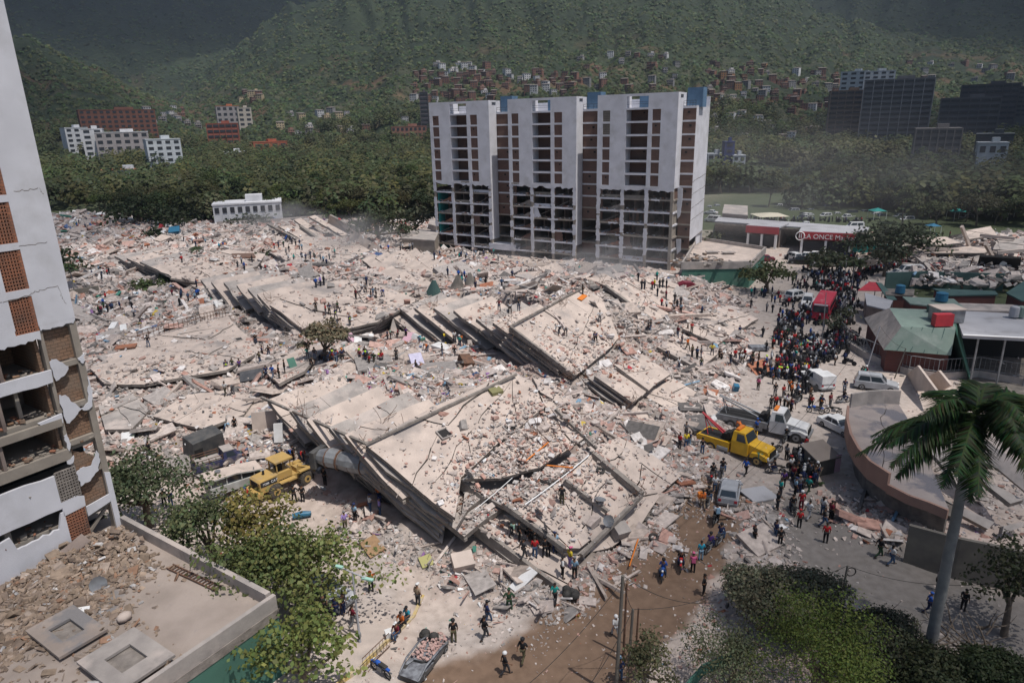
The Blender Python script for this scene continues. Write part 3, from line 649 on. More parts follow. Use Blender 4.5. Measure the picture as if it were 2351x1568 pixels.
roof(B6, 'roof_slab', [(1566,752,2.6),(1588,741,2.2),(1672,774,1.2),(1648,794,1.3)], 2, seed=55)
Wg = roof(B6, 'roof_slab', [(1508,796,3.0),(1560,764,2.9),(1648,812,1.5),(1606,848,1.5)], 3, seed=56); under(B6, Wg, .5, .98, 2, R(134), 57, shift=.1)
B7 = empty('collapsed_building', (0, 0, 0), 0, 'cracked roof panel split in two on tilted plates, left of the tow trucks', 'collapsed building', 'collapsed apartment buildings')
Wh = roof(B7, 'roof_slab', [(1364,863,4.4),(1408,842,4.4),(1488,894,2.9),(1453,926,2.7)], 1, seed=61)
roof(B7, 'roof_slab', [(1411,840,4.7),(1475,808,4.6),(1540,862,2.6),(1490,893,3.2)], 1, seed=62)
under(B7, Wh, .5, 1.05, 3, R(140), 63, shift=.8); roof(B7, 'floor_slab', [(1350,884,2.8),(1380,872,3.2),(1520,975,.9),(1470,985,.7)], 3, seed=64); roof(B7, 'floor_slab', [(1470,905,2.0),(1545,866,2.0),(1600,900,.9),(1560,952,.9)], 4, seed=65)
B8 = empty('collapsed_building', (0, 0, 0), 0, 'large flattened roof on the left, webbed with cracks, railing along its far edge', 'collapsed building', 'collapsed apartment buildings')
roof(B8, 'roof_slab', [(205,845,2.6),(317,778,3.5),(420,748,3.9),(518,722,4.1),(560,762,3.8),(598,808,3.3),(520,850,3.1),(430,862,3.1),(330,885,2.5),(240,885,2.0)], 16, seed=71, jit=.12)
roof(B8, 'roof_slab', [(350,955,2.1),(430,905,2.6),(520,895,2.7),(590,910,2.9),(560,950,2.6),(470,985,1.9),(420,975,1.9)], 7, seed=72)
roof(B8, 'roof_slab', [(225,930,1.9),(300,900,2.3),(345,940,2.1),(300,985,1.5),(240,985,1.5)], 5, seed=73, mt='slab2')
roof(B8, 'roof_slab', [(600,850,3.3),(690,800,3.7),(760,790,3.4),(700,850,4.3),(640,880,4.3)], 5, seed=74)
rl = MB(); pts = [Vector(D(x, y, z)) for x, y, z in ((317,776,3.9),(400,752,4.2),(470,733,4.4),(518,722,4.5))]
for off in (.35, .9): rl.tube([p+Vector((0, 0, off)) for p in pts], .05, M['rust'], 5)
for k in range(22):
 t = k/21*3; i = min(int(t), 2); p = pts[i].lerp(pts[i+1], t-i); rl.tube([p-Vector((0, 0, .3)), p+Vector((0, 0, .95))], .04, M['rust'], 4)
rl.build('railing', B8)
B9 = empty('collapsed_building', (0, 0, 0), 0, 'slanting collapsed roof on thin plates far left, beyond the palm and bushes', 'collapsed building', 'collapsed apartment buildings')
We = roof(B9, 'roof_slab', [(390,636,5.2),(430,600,5.6),(520,575,5.0),(610,582,4.2),(590,612,3.8),(470,650,3.6)], 6, seed=81)
stack(B9, [(345,612,5.4),(320,600,5.4),(290,592,5.2),(262,588,4.8)], 10, 20, .14, 0, 82, pd=R(128)); stack(B9, [(300,604,4.2),(270,600,3.6),(235,600,2.6)], 7, 22, .1, 0, 83, mats=('slab2',), pd=R(126))
roof(B9, 'roof_slab', [(610,575,4.4),(700,545,4.6),(800,545,4.0),(850,575,4.2),(760,610,4.0),(680,610,4.2)], 7, seed=84)
B10 = empty('collapsed_building', (0, 0, 0), 0, 'fallen wall panels and tilted beams beside the dark tree left of the tower', 'collapsed building', 'collapsed apartment buildings')
def wallpanel(parent, P, th=.3, mt='slab'):
 m = MB(); m.plate([dz_(p) for p in P], th, M[mt], M['edge']); m.build('wall_panel', parent); SF.mb(m)
wallpanel(B10, [(760,492,9.5),(815,520,7.0),(815,542,4.6),(755,510,6.6)], .5); wallpanel(B10, [(710,498,7.6),(722,494,7.6),(800,538,3.6),(785,542,3.4)], .5)
wallpanel(B10, [(675,505,5.6),(690,500,5.8),(745,540,3.2),(730,545,3.0)], .5); wallpanel(B10, [(805,525,6.8),(905,590,3.2),(880,600,1.8),(800,560,3.4)], .4); wallpanel(B10, [(640,520,4.4),(700,515,4.6),(800,580,2.4),(745,580,2.4)], .4)
for q, (a, b) in enumerate((((690,520,4.8),(790,590,2.4)), ((740,548,4),(830,600,2)), ((615,515,3.8),(700,560,3.2)))): beam(B10, a, b, .8, .6)
# the ground itself, pressed down beneath the slabs
SF.bake(); _slab = SF.t[-1]
HS = np.full(HN.shape, np.nan)
for poly in SLABS:
 xs = [p[0] for p in poly]; ys = [p[1] for p in poly]
 i0, i1 = max(int((min(xs)-1.5-NX0)/NS), 0), min(int((max(xs)+1.5-NX0)/NS)+1, len(gx)-1); j0, j1 = max(int((min(ys)-1.5-NY0)/NS), 0), min(int((max(ys)+1.5-NY0)/NS)+1, len(gy)-1)
 for j in range(j0, j1):
  for i in range(i0, i1):
   if HS[j, i] == HS[j, i]: continue
   h = _slab.ray_cast(Vector((gx[i], gy[j], -3)), Vector((0, 0, 1)), 40)
   if h[0] is not None: HS[j, i] = h[0].z
mk = ~np.isnan(HS); HN[mk] = np.minimum(HN[mk], HS[mk]-.35)
for _ in range(2):     # slump the edges of the pressed areas
 P_ = np.pad(HN, 1, mode='edge'); av = (P_[:-2, 1:-1]+P_[2:, 1:-1]+P_[1:-1, :-2]+P_[1:-1, 2:])/4
 nb = np.pad(mk, 1)[:-2, 1:-1] | np.pad(mk, 1)[2:, 1:-1] | np.pad(mk, 1)[1:-1, :-2] | np.pad(mk, 1)[1:-1, 2:]
 HN = np.where(nb & ~mk, np.minimum(HN, av+.1), HN)
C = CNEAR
ny, nx = GX.shape
V = np.stack([GX, GY, HN], -1).reshape(-1, 3); ii = (np.arange(ny-1)[:, None]*nx+np.arange(nx-1)[None]).ravel()
F = np.stack([ii, ii+1, ii+nx+1, ii+nx], -1)
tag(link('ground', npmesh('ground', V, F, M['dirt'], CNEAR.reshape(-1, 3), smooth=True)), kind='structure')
st_ = 2
_Vn = np.stack([GX, GY, HN], -1)[::st_, ::st_]; _n = _Vn.shape
_ii = (np.arange(_n[0]-1)[:, None]*_n[1]+np.arange(_n[1]-1)[None]).ravel()
SF.grid(_Vn.reshape(-1, 3), np.stack([_ii, _ii+1, _ii+_n[1]+1, _ii+_n[1]], -1))
# rubble: loose broken pieces
PAL = np.array([(.50,.43,.39),(.47,.40,.365),(.52,.455,.42),(.35,.315,.295),(.30,.275,.26),(.60,.56,.54),(.62,.59,.58),(.46,.30,.255),(.42,.25,.205),(.13,.12,.115),(.36,.15,.09),(.07,.12,.25),(.06,.22,.17),(.38,.04,.05),(.45,.33,.06),(.25,.13,.3),(.7,.7,.7),(.2,.33,.45)])
def palette(n, kind):
 w_ = {'mix': [24,20,12,13,7,6,3,7,5,4,2,.2,.15,.15,.1,.1,1,.3], 'stuff': [18,15,9,10,6,8,6,6,5,6,3,1.6,1.0,1.5,1.2,1.2,5,2], 'grey': [18,14,6,28,16,6,3,3,2,5,1,.1,.1,.1,.1,.1,.5,.5], 'pink': [24,18,12,3,2,9,6,14,11,1,3,0,0,.2,.1,0,1,.1], 'tan': [0]*18}[kind]
 w_ = np.array(w_, float); return PAL[rng.choice(len(PAL), n, p=w_/w_.sum())]*rng.uniform(.85, 1.1, (n, 1))
def rotm(n, tilt):
 a = rng.uniform(0, 2*PI, n); b = rng.normal(0, tilt, n); c = rng.normal(0, tilt, n); ca, sa, cb, sb, cc, s_c = np.cos(a), np.sin(a), np.cos(b), np.sin(b), np.cos(c), np.sin(c)
 Rz = np.zeros((n, 3, 3)); Rz[:, 0, 0] = ca; Rz[:, 0, 1] = -sa; Rz[:, 1, 0] = sa; Rz[:, 1, 1] = ca; Rz[:, 2, 2] = 1
 Rx = np.zeros((n, 3, 3)); Rx[:, 0, 0] = 1; Rx[:, 1, 1] = cb; Rx[:, 1, 2] = -sb; Rx[:, 2, 1] = sb; Rx[:, 2, 2] = cb
 Ry = np.zeros((n, 3, 3)); Ry[:, 1, 1] = 1; Ry[:, 0, 0] = cc; Ry[:, 0, 2] = s_c; Ry[:, 2, 0] = -s_c; Ry[:, 2, 2] = cc
 return Rz @ Rx @ Ry
BX = np.array([(-1,-1,-1),(1,-1,-1),(1,1,-1),(-1,1,-1),(-1,-1,1),(1,-1,1),(1,1,1),(-1,1,1)], float)*.5
BF = np.array([(3,2,1,0),(4,5,6,7),(0,1,5,4),(1,2,6,5),(2,3,7,6),(3,0,4,7)])
def debris(name, P, S, cols, tilt=.5, slab=.3, label=None, cat=None, stick=.05, thin=False):
 n = len(P); flat = rng.uniform(.05, .16, n) if thin else rng.uniform(.08, .42, n); asp = rng.uniform(.35, 1, n); st = rng.random(n) < stick
 dim = np.stack([S*np.where(st, 2.6, 1), S*np.where(st, .16, asp), S*np.where(st, .16, flat)], -1)
 v = BX[None]*(1+rng.uniform(-.28, .28, (n, 8, 3))*(.4 if thin else 1)); v = v*dim[:, None, :]
 v = np.einsum('nij,nkj->nki', rotm(n, tilt), v)+P[:, None, :]+np.array([0, 0, 1])*(dim[:, 2]*.2)[:, None, None]
 F = (BF[None]+np.arange(n)[:, None, None]*8).reshape(-1, 4); me = npmesh(name, v.reshape(-1, 3), F, M['rubble'], np.repeat(cols, 8, 0))
 return tag(link(name, me), label, cat, kind='stuff')
def scatter():
 zones = []; N0 = 215000
 # polar sampling about the viewer's side so that near pieces are finer
 d = np.exp(rng.uniform(math.log(30), math.log(300), N0)); a = np.radians(rng.uniform(-50, 44, N0)); x = d*np.sin(a); y = d*np.cos(a)
 rm = gh(x, y, RM); hb = gh(x, y, HB); big = fbm(x/6., y/6., 4, 61); street = gh(x, y, sdist)
 keep = rng.random(N0) < np.clip(rm*1.0*(.45+.9*big)+.035+.10*(street < 7)*(street > 3.0), 0, 1)
 keep &= (x > NX0+8) & (x < NX1-8) & (y < NY1-10) & ~((y > 188) & (x > -8))
 x, y, rm, d, street = x[keep], y[keep], rm[keep], d[keep], street[keep]; n = len(x)
 z = gh(x, y); on = np.zeros(n, bool)
 S = np.minimum(.0036*d*np.exp(rng.normal(0, .5, n))*(.75+.5*rm), .011*d)
 for i in range(n):
  h = _slab.ray_cast(Vector((x[i], y[i], 60)), Vector((0, 0, -1)), 80)
  if h[0] is not None and h[0].z > z[i]: z[i] = h[0].z; on[i] = True
 pr = on & (rng.random(n) > .06+.5*(fbm(x/3.5, y/3.5, 3, 63) > .60)); S = np.where(on, S*.62, S)
 k = ~pr & (S > .05); x, y, z, S, on, d = x[k], y[k], z[k], S[k], on[k], d[k]; n = len(x)
 u = fbm(x/9., y/9., 4, 64); P = np.stack([x, y, z], -1)
 cols = palette(n, 'mix'); g = u < .42; cols[g] = palette(g.sum(), 'grey'); p = (u > .56) | on; cols[p] = palette(p.sum(), 'pink')
 cz = [(D(*c), r) for c, r in (((1000,860,5),13),((850,850,4),11),((700,890,4),9),((560,960,2),7),((450,690,2.6),11),((1150,870,5),9),((300,700,2),10),((350,740,3),8),((1170,690,7),8),((640,1020,2),5),((750,600,3),14),((1330,880,3),5),((1010,1385,.5),3),((1110,560,4),10),((250,520,2),18))]
 m = np.zeros(n, bool)
 for c, r in cz: m |= np.hypot(x-c[0], y-c[1]) < r*(.5+rng.random(n)*.8)
 m &= ~on; cols[m] = palette(m.sum(), 'stuff')
 debris('rubble', P, S, cols)
 return cz
CZ = scatter()
def heap(name, zs, seed, kind):
 P = []; S = []
 for (cx, cy, z, r, n) in zs:
  c = D(cx, cy, z)
  for _ in range(n):
   x = c[0]+rng.normal(0, r*.5); y = c[1]+rng.normal(0, r*.5); h = _slab.ray_cast(Vector((x, y, 60)), Vector((0, 0, -1)), 80)
   if h[0] is None or abs(h[0].z-z) > 3: continue
   P.append((x, y, h[0].z+abs(rng.normal(0, .10)))); S.append(.0036*math.hypot(x, y)*math.exp(rng.normal(0, .55)))
 P = np.array(P); debris(name, P, np.minimum(np.array(S), 1.3), palette(len(P), kind), tilt=.4)
heap('brick_rubble', [(1230,1050,5,6,1000),(1130,1135,4.2,5,700),(1230,1110,4.5,5,700),(1290,960,6.5,5,450),(1300,1210,1.5,3,80),(1180,1000,7,6,120),(1420,790,5,6,260),(1380,830,4.6,5,260),(1300,780,6,7,60),(1120,1160,3,3,220),(1500,1080,2,5,140),(1430,1200,1.5,5,70)], 5, 'pink')
heap('dusty_rubble', [(400,820,3.2,12,160),(350,860,2.8,6,260),(450,940,2.4,7,90),(760,690,7.6,9,90),(870,660,7.6,9,150),(1470,690,5,7,90),(1660,745,1.6,7,90),(1580,800,2.2,6,70),(700,590,4.4,14,150),(480,610,5,12,120),(840,700,6.5,8,80)], 6, 'mix')
# bigger broken plates and beams among the loose pieces
def frags(name, N0, lo, hi, tilt, stick, seed, al=False):
 n = N0; d = np.exp(rng.uniform(math.log(34), math.log(300), n)); a = np.radians(rng.uniform(-48, 34, n)); x = d*np.sin(a); y = d*np.cos(a)
 k = (gh(x, y, RM) > .6) & ~((y > 185) & (x > -8)) & np.isnan(HS[np.clip(((y-NY0)/NS).astype(int), 0, len(gy)-1), np.clip(((x-NX0)/NS).astype(int), 0, len(gx)-1)]); x, y = x[k], y[k]; n = len(x)
 debris(name, np.stack([x, y, gh(x, y)+.12], -1), rng.uniform(lo, hi, n)*np.clip(d[k]/90, .5, 1.35), np.where(rng.random((n, 1)) < .5, palette(n, 'grey'), np.array([.48, .40, .35])*rng.uniform(.75, 1.05, (n, 1))) if al else palette(n, 'mix'), tilt=tilt, stick=stick, thin=True)
frags('broken_wall_plates', 2600, .9, 2.6, .33, .1, 1); frags('broken_slab_pieces', 420, 2.4, 5.0, .22, .0, 2, True); frags('broken_beams', 650, 1.2, 2.6, .2, 1.0, 3, True)
# near left apartment block and the low annex with the flat roof
P0 = np.array([-27.6, 41.8]); LA = math.atan2(GU[1], GU[0])
LM = Matrix.Translation((P0[0], P0[1], 0)) @ Matrix.Rotation(LA, 4, 'Z')     # local x = far along the street (facade runs to -x), local y = into the building
def left_building():
 rr = random.Random(9)
 T = empty('apartment_block', (P0[0], P0[1], 0), LA, 'tall white apartment block at the left edge, outer walls fallen off three storeys', 'apartment block')
 m = MB(); ops = [(-3.35, -2.1, z-2.35, z) for z in (24.6, 27.35, 30.1, 32.9, 35.6, 38.4, 41.1)]+[(-3.35, -2.1, 19.62, 21.8)]
 wall_open(m, -26, 0, 19.9, 47, ops, 0, .2, M['white'])
 yplate(m, [(0, 19.92), (-2.08, 19.92)]+jag((-2.05, 19.6), (-.12, 19.62), 12, .07, rr)+[(-.02, 19.8)], 0, .2, M['white'])
 yplate(m, [(-2.1, 19.6), (-3.4, 19.6), (-3.4, 19.9), (-26, 19.9)]+jag((-26, 18.9), (-5, 19.0), 18, .1, rr)+jag((-4.9, 19.0), (-2.15, 19.1), 12, .08, rr), 0, .2, M['white'])
 m.box((-.1, 6, 33.3), (.2, 11.8, 27.2), M['white']); m.box((-13, 12.1, 23.5), (26, .2, 47), M['white']); m.build('wall', T)
 cr = MB()          # cracks in the plaster
 for P in (((-.6, 22.1), (-1.6, 22.0), (-2.1, 21.95)), ((-.55, 22.1), (-.5, 21.5), (-.35, 20.9)), ((-.6, 24.8), (-2.1, 24.75)), ((-2.1, 21.9), (-3.6, 21.7), (-6, 21.9)), ((-1.7, 27.9), (-.4, 27.95), (-.2, 27.6))):
  for a, b in zip(P[:-1], P[1:]):
   q = jag(a, b, 9, .05, rr)
   for u, v in zip(q[:-1], q[1:]): cr.hexa([(u[0], -.004, u[1]-.02), (v[0], -.004, v[1]-.02), (v[0], .01, v[1]-.02), (u[0], .01, u[1]-.02), (u[0], -.004, u[1]+.02), (v[0], -.004, v[1]+.02), (v[0], .01, v[1]+.02), (u[0], .01, u[1]+.02)], M['edge_dark'])
 cr.build('wall_crack', T)
 def grille(x0, x1, z0, z1, mt, y=.05):
  g = MB(); nx_, nz = int(round((x1-x0)/.165)), int(round((z1-z0)/.2))
  for i in range(nx_+1): g.box((x0+(x1-x0)*i/nx_, y+.06, (z0+z1)/2), (.075, .12, z1-z0), mt)
  for j in range(nz+1): g.box(((x0+x1)/2, y+.064, z0+(z1-z0)*j/nz), (x1-x0, .12, .08), mt)
  g.build('block_grille', T)
 for o in ops:
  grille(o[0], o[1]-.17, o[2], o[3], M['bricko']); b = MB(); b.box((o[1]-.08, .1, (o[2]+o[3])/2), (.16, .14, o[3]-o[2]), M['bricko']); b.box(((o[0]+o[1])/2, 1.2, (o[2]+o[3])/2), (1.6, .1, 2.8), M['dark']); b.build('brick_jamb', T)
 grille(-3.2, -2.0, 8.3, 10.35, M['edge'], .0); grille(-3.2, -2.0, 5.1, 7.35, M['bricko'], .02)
 c = MB(); c.box((-.2, .3, 12.3), (.4, .5, 15.0), M['conc_tan']); c.build('corner_column', T); c = MB(); c.box((-2.05, .35, 12.2), (.2, .5, 14.8), M['conc_tan']); c.build('column', T)
 for x in (-6.3, -11): c = MB(); c.box((x, .7, 12.2), (.35, .5, 14.8), M['conc_tan']); c.build('column', T)
 lv = [19.45, 16.95, 14.15, 11.75, 9.45, 6.75]
 for i, z in enumerate(lv):
  s = MB()
  if i: s.box((-1.1, .28, z+.16), (1.8, .42, .34), M['conc_tan'])
  s.box((-13, 6.2, z-.25), (25.9, 11.6, .3), M['conc_tan'])
  s.build('floor_slab', T)
 for z0, z1 in ((17.35, 19.4), (14.5, 16.9), (12.1, 14.1), (7.1, 9.4)):
  b = MB(); b.box((-1.15, .42, (z0+z1)/2), (1.6, .16, z1-z0), M['brickt']); b.build('block_wall', T)
 b = MB(); yplate(b, [(-1.95, 9.8)]+jag((-.5, 9.8), (-.5, 10.3), 3, .1, rr)+jag((-.7, 10.5), (-1.95, 11.5), 8, .12, rr), .34, .16, M['brickt']); b.build('block_wall', T)
 # torn scraps of the white skin
 sk = [[(-2.0, 17.6), (-1.75, 17.7), (-1.2, 17.2), (-1.0, 16.9), (-1.3, 16.5), (-1.9, 16.3)], [(-1.95, 15.3), (-1.6, 15.2), (-1.0, 14.2), (-.85, 14.0), (-1.2, 13.7), (-1.7, 13.3), (-1.9, 13.4)], [(-.85, 14.0), (-.4, 14.3), (-.15, 15.2), (.0, 16.0), (.02, 14.6), (-.2, 13.9), (-.6, 13.75)],
          [(-2.2, 12.6), (-2.0, 12.7), (-1.9, 11.9), (-2.1, 11.5)], [(-.35, 17.3), (.0, 17.5), (.0, 17.0), (-.2, 16.85)], [(-2.0, 9.9), (-1.6, 10.1), (-1.0, 10.0), (-.5, 10.9), (-.42, 10.2), (-.7, 9.5), (-1.3, 9.0), (-1.9, 8.9)], [(-2.4, 10.9), (-1.9, 11.1), (-2.0, 10.7), (-2.3, 10.6)]]
 for P in sk:
  b = MB(); Q = []
  for u, v in zip(P, P[1:]+P[:1]): Q += jag(u, v, 4, .05, rr)[:-1]
  yplate(b, Q, -.035, .05, M['white']); b.build('plaster_scrap', T)
 # open flats behind
 for i, z in enumerate(lv[1:]):
  zt = lv[i]-.4; r = MB(); zf = z-.08
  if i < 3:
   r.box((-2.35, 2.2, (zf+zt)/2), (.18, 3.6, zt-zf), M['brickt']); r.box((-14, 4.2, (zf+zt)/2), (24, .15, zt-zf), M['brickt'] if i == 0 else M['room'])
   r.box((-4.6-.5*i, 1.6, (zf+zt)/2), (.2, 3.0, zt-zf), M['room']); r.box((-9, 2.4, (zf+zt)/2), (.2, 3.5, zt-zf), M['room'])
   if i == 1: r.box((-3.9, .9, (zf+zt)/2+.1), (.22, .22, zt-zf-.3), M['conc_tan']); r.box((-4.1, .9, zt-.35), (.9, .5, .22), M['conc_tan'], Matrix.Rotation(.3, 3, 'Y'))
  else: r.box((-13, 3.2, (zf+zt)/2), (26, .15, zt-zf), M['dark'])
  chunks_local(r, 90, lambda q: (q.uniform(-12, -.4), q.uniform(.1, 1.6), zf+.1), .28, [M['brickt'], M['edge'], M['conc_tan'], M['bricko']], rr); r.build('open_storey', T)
 # balcony fascias with torn edges
 for z0, z1, xr in ((16.35, 16.95, -2.0), (13.45, 14.0, -2.0)):
  b = MB(); P = [(-26, z1), (xr, z1+.1)]+jag((xr+.02, z0-.1), (-5.5 if z0 < 15 else -26, z0-.02), 26, .09, rr)
  if z0 < 15: P = [(-3.4, z1-.05), (xr, z1+.1)]+jag((xr, z0+.05), (-2.9, z0-.1), 6, .07, rr)
  yplate(b, P, -.04, .16, M['white']); b.build('balcony_fascia', T)
 b = MB(); b.box((-14.1, .1, 13.55), (24, .3, .5), M['conc_tan']); b.box((-14.1, .12, 11.3), (24, .3, .7), M['conc_tan']); b.build('beam', T)
 # lower white walls
 b = MB(); yplate(b, [(-3.25, 7.95), (-3.25, 10.2)]+jag((-3.3, 10.3), (-26, 10.7), 30, .1, rr)+[(-26, 7.7)]+jag((-26, 7.6), (-3.25, 7.9), 24, .1, rr), 0, .2, M['white'])
 yplate(b, [(-.35, 4.2), (0, 4.2), (0, 9.0), (-.35, 9.15)], -.03, .2, M['white']); yplate(b, [(-1.9, 7.3), (-.35, 7.5), (-.35, 6.95), (-1.9, 6.6)], -.02, .1, M['white'])
 yplate(b, [(-1.9, 7.4), (-1.85, 8.1), (-2.3, 8.35), (-3.25, 8.3), (-3.25, 7.3)], .0, .1, M['white'])
 yplate(b, [(-1.85, 5.1), (-1.85, 4.6)]+jag((-3.3, 4.7), (-26, 5.0), 22, .06, rr)+[(-26, 7.2)]+jag((-9, 7.2), (-6.3, 7.4), 5, .07, rr)+jag((-6.2, 6.5), (-3.7, 6.6), 8, .1, rr)+[(-3.4, 7.6), (-3.2, 7.6), (-3.2, 5.1)], 0, .2, M['white']); b.build('lower_wall', T)
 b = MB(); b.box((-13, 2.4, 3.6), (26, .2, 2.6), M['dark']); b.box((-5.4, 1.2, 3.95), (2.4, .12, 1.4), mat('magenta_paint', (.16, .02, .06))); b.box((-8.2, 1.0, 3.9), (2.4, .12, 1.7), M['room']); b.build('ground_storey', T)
 b = MB(); b.box((-1.5, .4, 5.6), (2.4, .18, .18), M['conc_tan'], Matrix.Rotation(-.75, 3, 'Y')); b.build('fallen_beam', T)
left_building()
sk = MB()   # white toy skeleton dangling in an open flat
sk.ball((0, 0, 1.5), .12, M['white2']); sk.tube([(0, 0, 1.4), (0, 0, .85)], .05, M['white2']);
for s in (-1, 1):
 sk.tube([(0, 0, 1.3), (s*.2, 0, 1.28), (s*.26, 0, 1.0), (s*(.3 if s > 0 else .22), -.05, .75)], .035, M['white2']); sk.tube([(0, 0, .85), (s*.1, 0, .8), (s*.11, 0, .45), (s*.13, 0, .1)], .04, M['white2'])
for q in range(4): sk.tube([(-.15, 0, 1.25-.08*q), (0, -.1, 1.23-.08*q), (.15, 0, 1.25-.08*q)], .02, M['white2'])
o = sk.build('hanging_skeleton'); o.matrix_world = LM @ Matrix.Translation((-5.2, 1.2, 17.2)); tag(o, 'white toy skeleton hanging in the open flat of the left block', 'skeleton')
def annex():
 T = empty('flat_roofed_annex', (P0[0], P0[1], 0), LA, 'low annex with green walls and rubble strewn flat roof, bottom left corner', 'building')
 m = MB(); x0, x1, y0, y1 = -30, .25, -16.2, 0
 m.box(((x0+x1)/2-.0, y0+.1, 2.0), (x1-x0, .2, 4.0), M['green_wall']); m.box((x1-.1, (y0+y1)/2+.2, 2.0), (.2, y1-y0-.4, 4.0), M['green_wall']); m.build('wall', T); SF.mb(m, LM)
 r = MB(); r.box(((x0+x1)/2-.1, (y0+6)/2, 4.5), (x1-x0-.3, 6-y0-.3, .4), M['annex_roof']); r.build('roof', T); SF.mb(r, LM)
 p = MB(); p.box(((x0+x1)/2, y0+.12, 4.3), (x1-x0+.1, .34, .55), M['edge']); p.box(((x0+x1)/2, y0+.13, 5.02), (x1-x0+.06, .28, .92), M['slab2'])
 p.box((x1-.12, (y0+y1)/2+.25, 4.75), (.34, y1-y0-.5, 1.5), M['slab2']); p.build('parapet', T); SF.mb(p, LM)
 def skylight(c, w_, l_, z, cover):
  q = MB(); x, y = c; M_ = M['slab2'] if not cover else M['annex_roof']
  t = .16
  for (cx, cy, a, b) in ((x-w_*.36, y, w_*.28, l_), (x+w_*.36, y, w_*.28, l_), (x, y-l_*.36, w_*.44, l_*.28), (x, y+l_*.36, w_*.44, l_*.28)): q.box((cx, cy, z), (a, b, t), M_)
  q.box((x, y, z-.2), (w_*.46, l_*.46, .1), M['edge']);
  for sx in (-1, 1):
   for sy in (-1, 1): q.box((x+sx*w_*.3, y+sy*l_*.3, z-.3), (.3, .3, .45), M['edge'])
  q.build('roof_hatch', T); SF.mb(q, LM)
 skylight((-6.9, -13.4), 3.0, 3.9, 5.2, False); skylight((-7.4, -8.2), 2.5, 3.8, 5.0, True)
M['annex_roof'] = mat('annex_roof_dust', (.34, .285, .25), (.27, .225, .195), .5, bump=.03, bscale=4, stain=((.20, .19, .19), .22, .55, .62))
annex()
SF.bake()
# rubble on the annex roof
def roof_rubble():
 n = 9000; lx = -np.abs(rng.gamma(2.2, 3.6, n))-.2; ly = -np.abs(rng.gamma(1.6, 3.0, n))-.3
 k = (lx > -27) & (ly > -15.6); k &= rng.random(n) < np.where(ly < -8, .45, 1)*np.where(lx > -4.5, np.clip((ly+9)/7+.12, .03, 1), 1); lx, ly = lx[k], ly[k]; n = len(lx)
 heap = .9*np.exp(-((lx+3)**2/14+(ly+1)**2/7))
 x = P0[0]+lx*GU[0]-ly*GV[0]; y = P0[1]+lx*GU[1]-ly*GV[1]; z = 4.72+heap*rng.uniform(.5, 1, n)
 tan = np.array([(.29,.22,.165),(.33,.25,.19),(.25,.19,.15),(.36,.29,.24),(.3,.18,.12),(.55,.53,.52)]); c = tan[rng.choice(6, n, p=[.28,.26,.2,.17,.06,.03])]*rng.uniform(.8, 1.1, (n, 1))
 debris('roof_rubble', np.stack([x, y, z], -1), np.exp(rng.normal(-1.65, .5, n)), c, tilt=.4)
roof_rubble()
def LW(x, y, z): return LM @ Vector((x, y, z))
def thing(mb, name, label, cat, group=None, Mx=None):
 o = mb.build(name)
 if Mx is not None: o.matrix_world = Mx
 return tag(o, label, cat, group)
m = MB()
for y in (-.22, .22): m.box((0, y, .05), (4.6, .07, .07), M['rust'])
for k in range(16): m.box((-2.2+k*.29, 0, .05), (.05, .44, .05), M['rust'])
thing(m, 'ladder', 'long rusty ladder lying along the annex parapet', 'ladder', Mx=LM @ Matrix.Translation((-.75, -9.6, 4.75)) @ Matrix.Rotation(PI/2+.06, 4, 'Z'))
m = MB(); m.box((0, 0, .3), (.9, .5, .6), M['white2']); m.cyl((0, -.26, .3), .2, .03, M['dark'], 12, 'y'); thing(m, 'air_conditioner', 'white air conditioner lying on the annex roof beside the wall', 'air conditioner', Mx=LM @ Matrix.Translation((-9.3, -1.3, 4.8)) @ Matrix.Rotation(.4, 4, 'X'))
def dish_mb(r=.45):
 m = MB(); V = [(0, 0, 0)]; F = []
 for j in range(1, 4):
  for i in range(12): a = 2*PI*i/12; q = r*j/3; V.append((q*math.cos(a), q*math.sin(a), q*q*.45))
 for i in range(12): F.append((0, 1+i, 1+(i+1) % 12))
 for j in range(2):
  for i in range(12): F.append((1+j*12+i, 1+(j+1)*12+i, 1+(j+1)*12+(i+1) % 12, 1+j*12+(i+1) % 12))
 m.add(V, F, M['steel'], True); m.tube([(0, 0, 0), (.1, 0, -.5)], .03, M['steel']); m.tube([(r*.9, 0, r*.3), (.1, 0, .5)], .02, M['steel']); return m
dm = dish_mb().mesh('satellite_dish')
def put_mesh(me, name, loc, rot, label, cat, group=None, s=1.0):
 o = link(name, me); o.location = loc; o.rotation_euler = rot; o.scale = (s,)*3; return tag(o, label, cat, group)
put_mesh(dm, 'satellite_dish', LW(-4.4, -5.6, 5.05), (1.2, .3, .5), 'grey satellite dish upright in the rubble on the annex roof', 'satellite dish', s=1.1)
m = MB(); m.plate([(-.45, -.35, 0), (.4, -.4, .02), (.5, .3, 0), (-.3, .42, .03)], .05, M['white2']); wp = m.mesh('white_panel')
for x, y, l in ((-11.7, -9.8, 'white square panel on the annex roof nearest the bottom left corner'), (-6.1, -6.9, 'pale broken tile between the two roof hatches'), (-13.5, -8.2, 'white panel at the left edge of the annex roof')): put_mesh(wp, 'white_tile', LW(x, y, 4.85), (0, .05, random.random()*3), l, 'panel')
m = MB(); m.ball((0, 0, .2), .45, M['slab'], 7, 5, (1, .8, .6)); thing(m, 'concrete_lump', 'pale concrete lump sitting alone on the annex roof', 'rubble', Mx=LM @ Matrix.Translation((-5.1, -9.8, 4.8)))
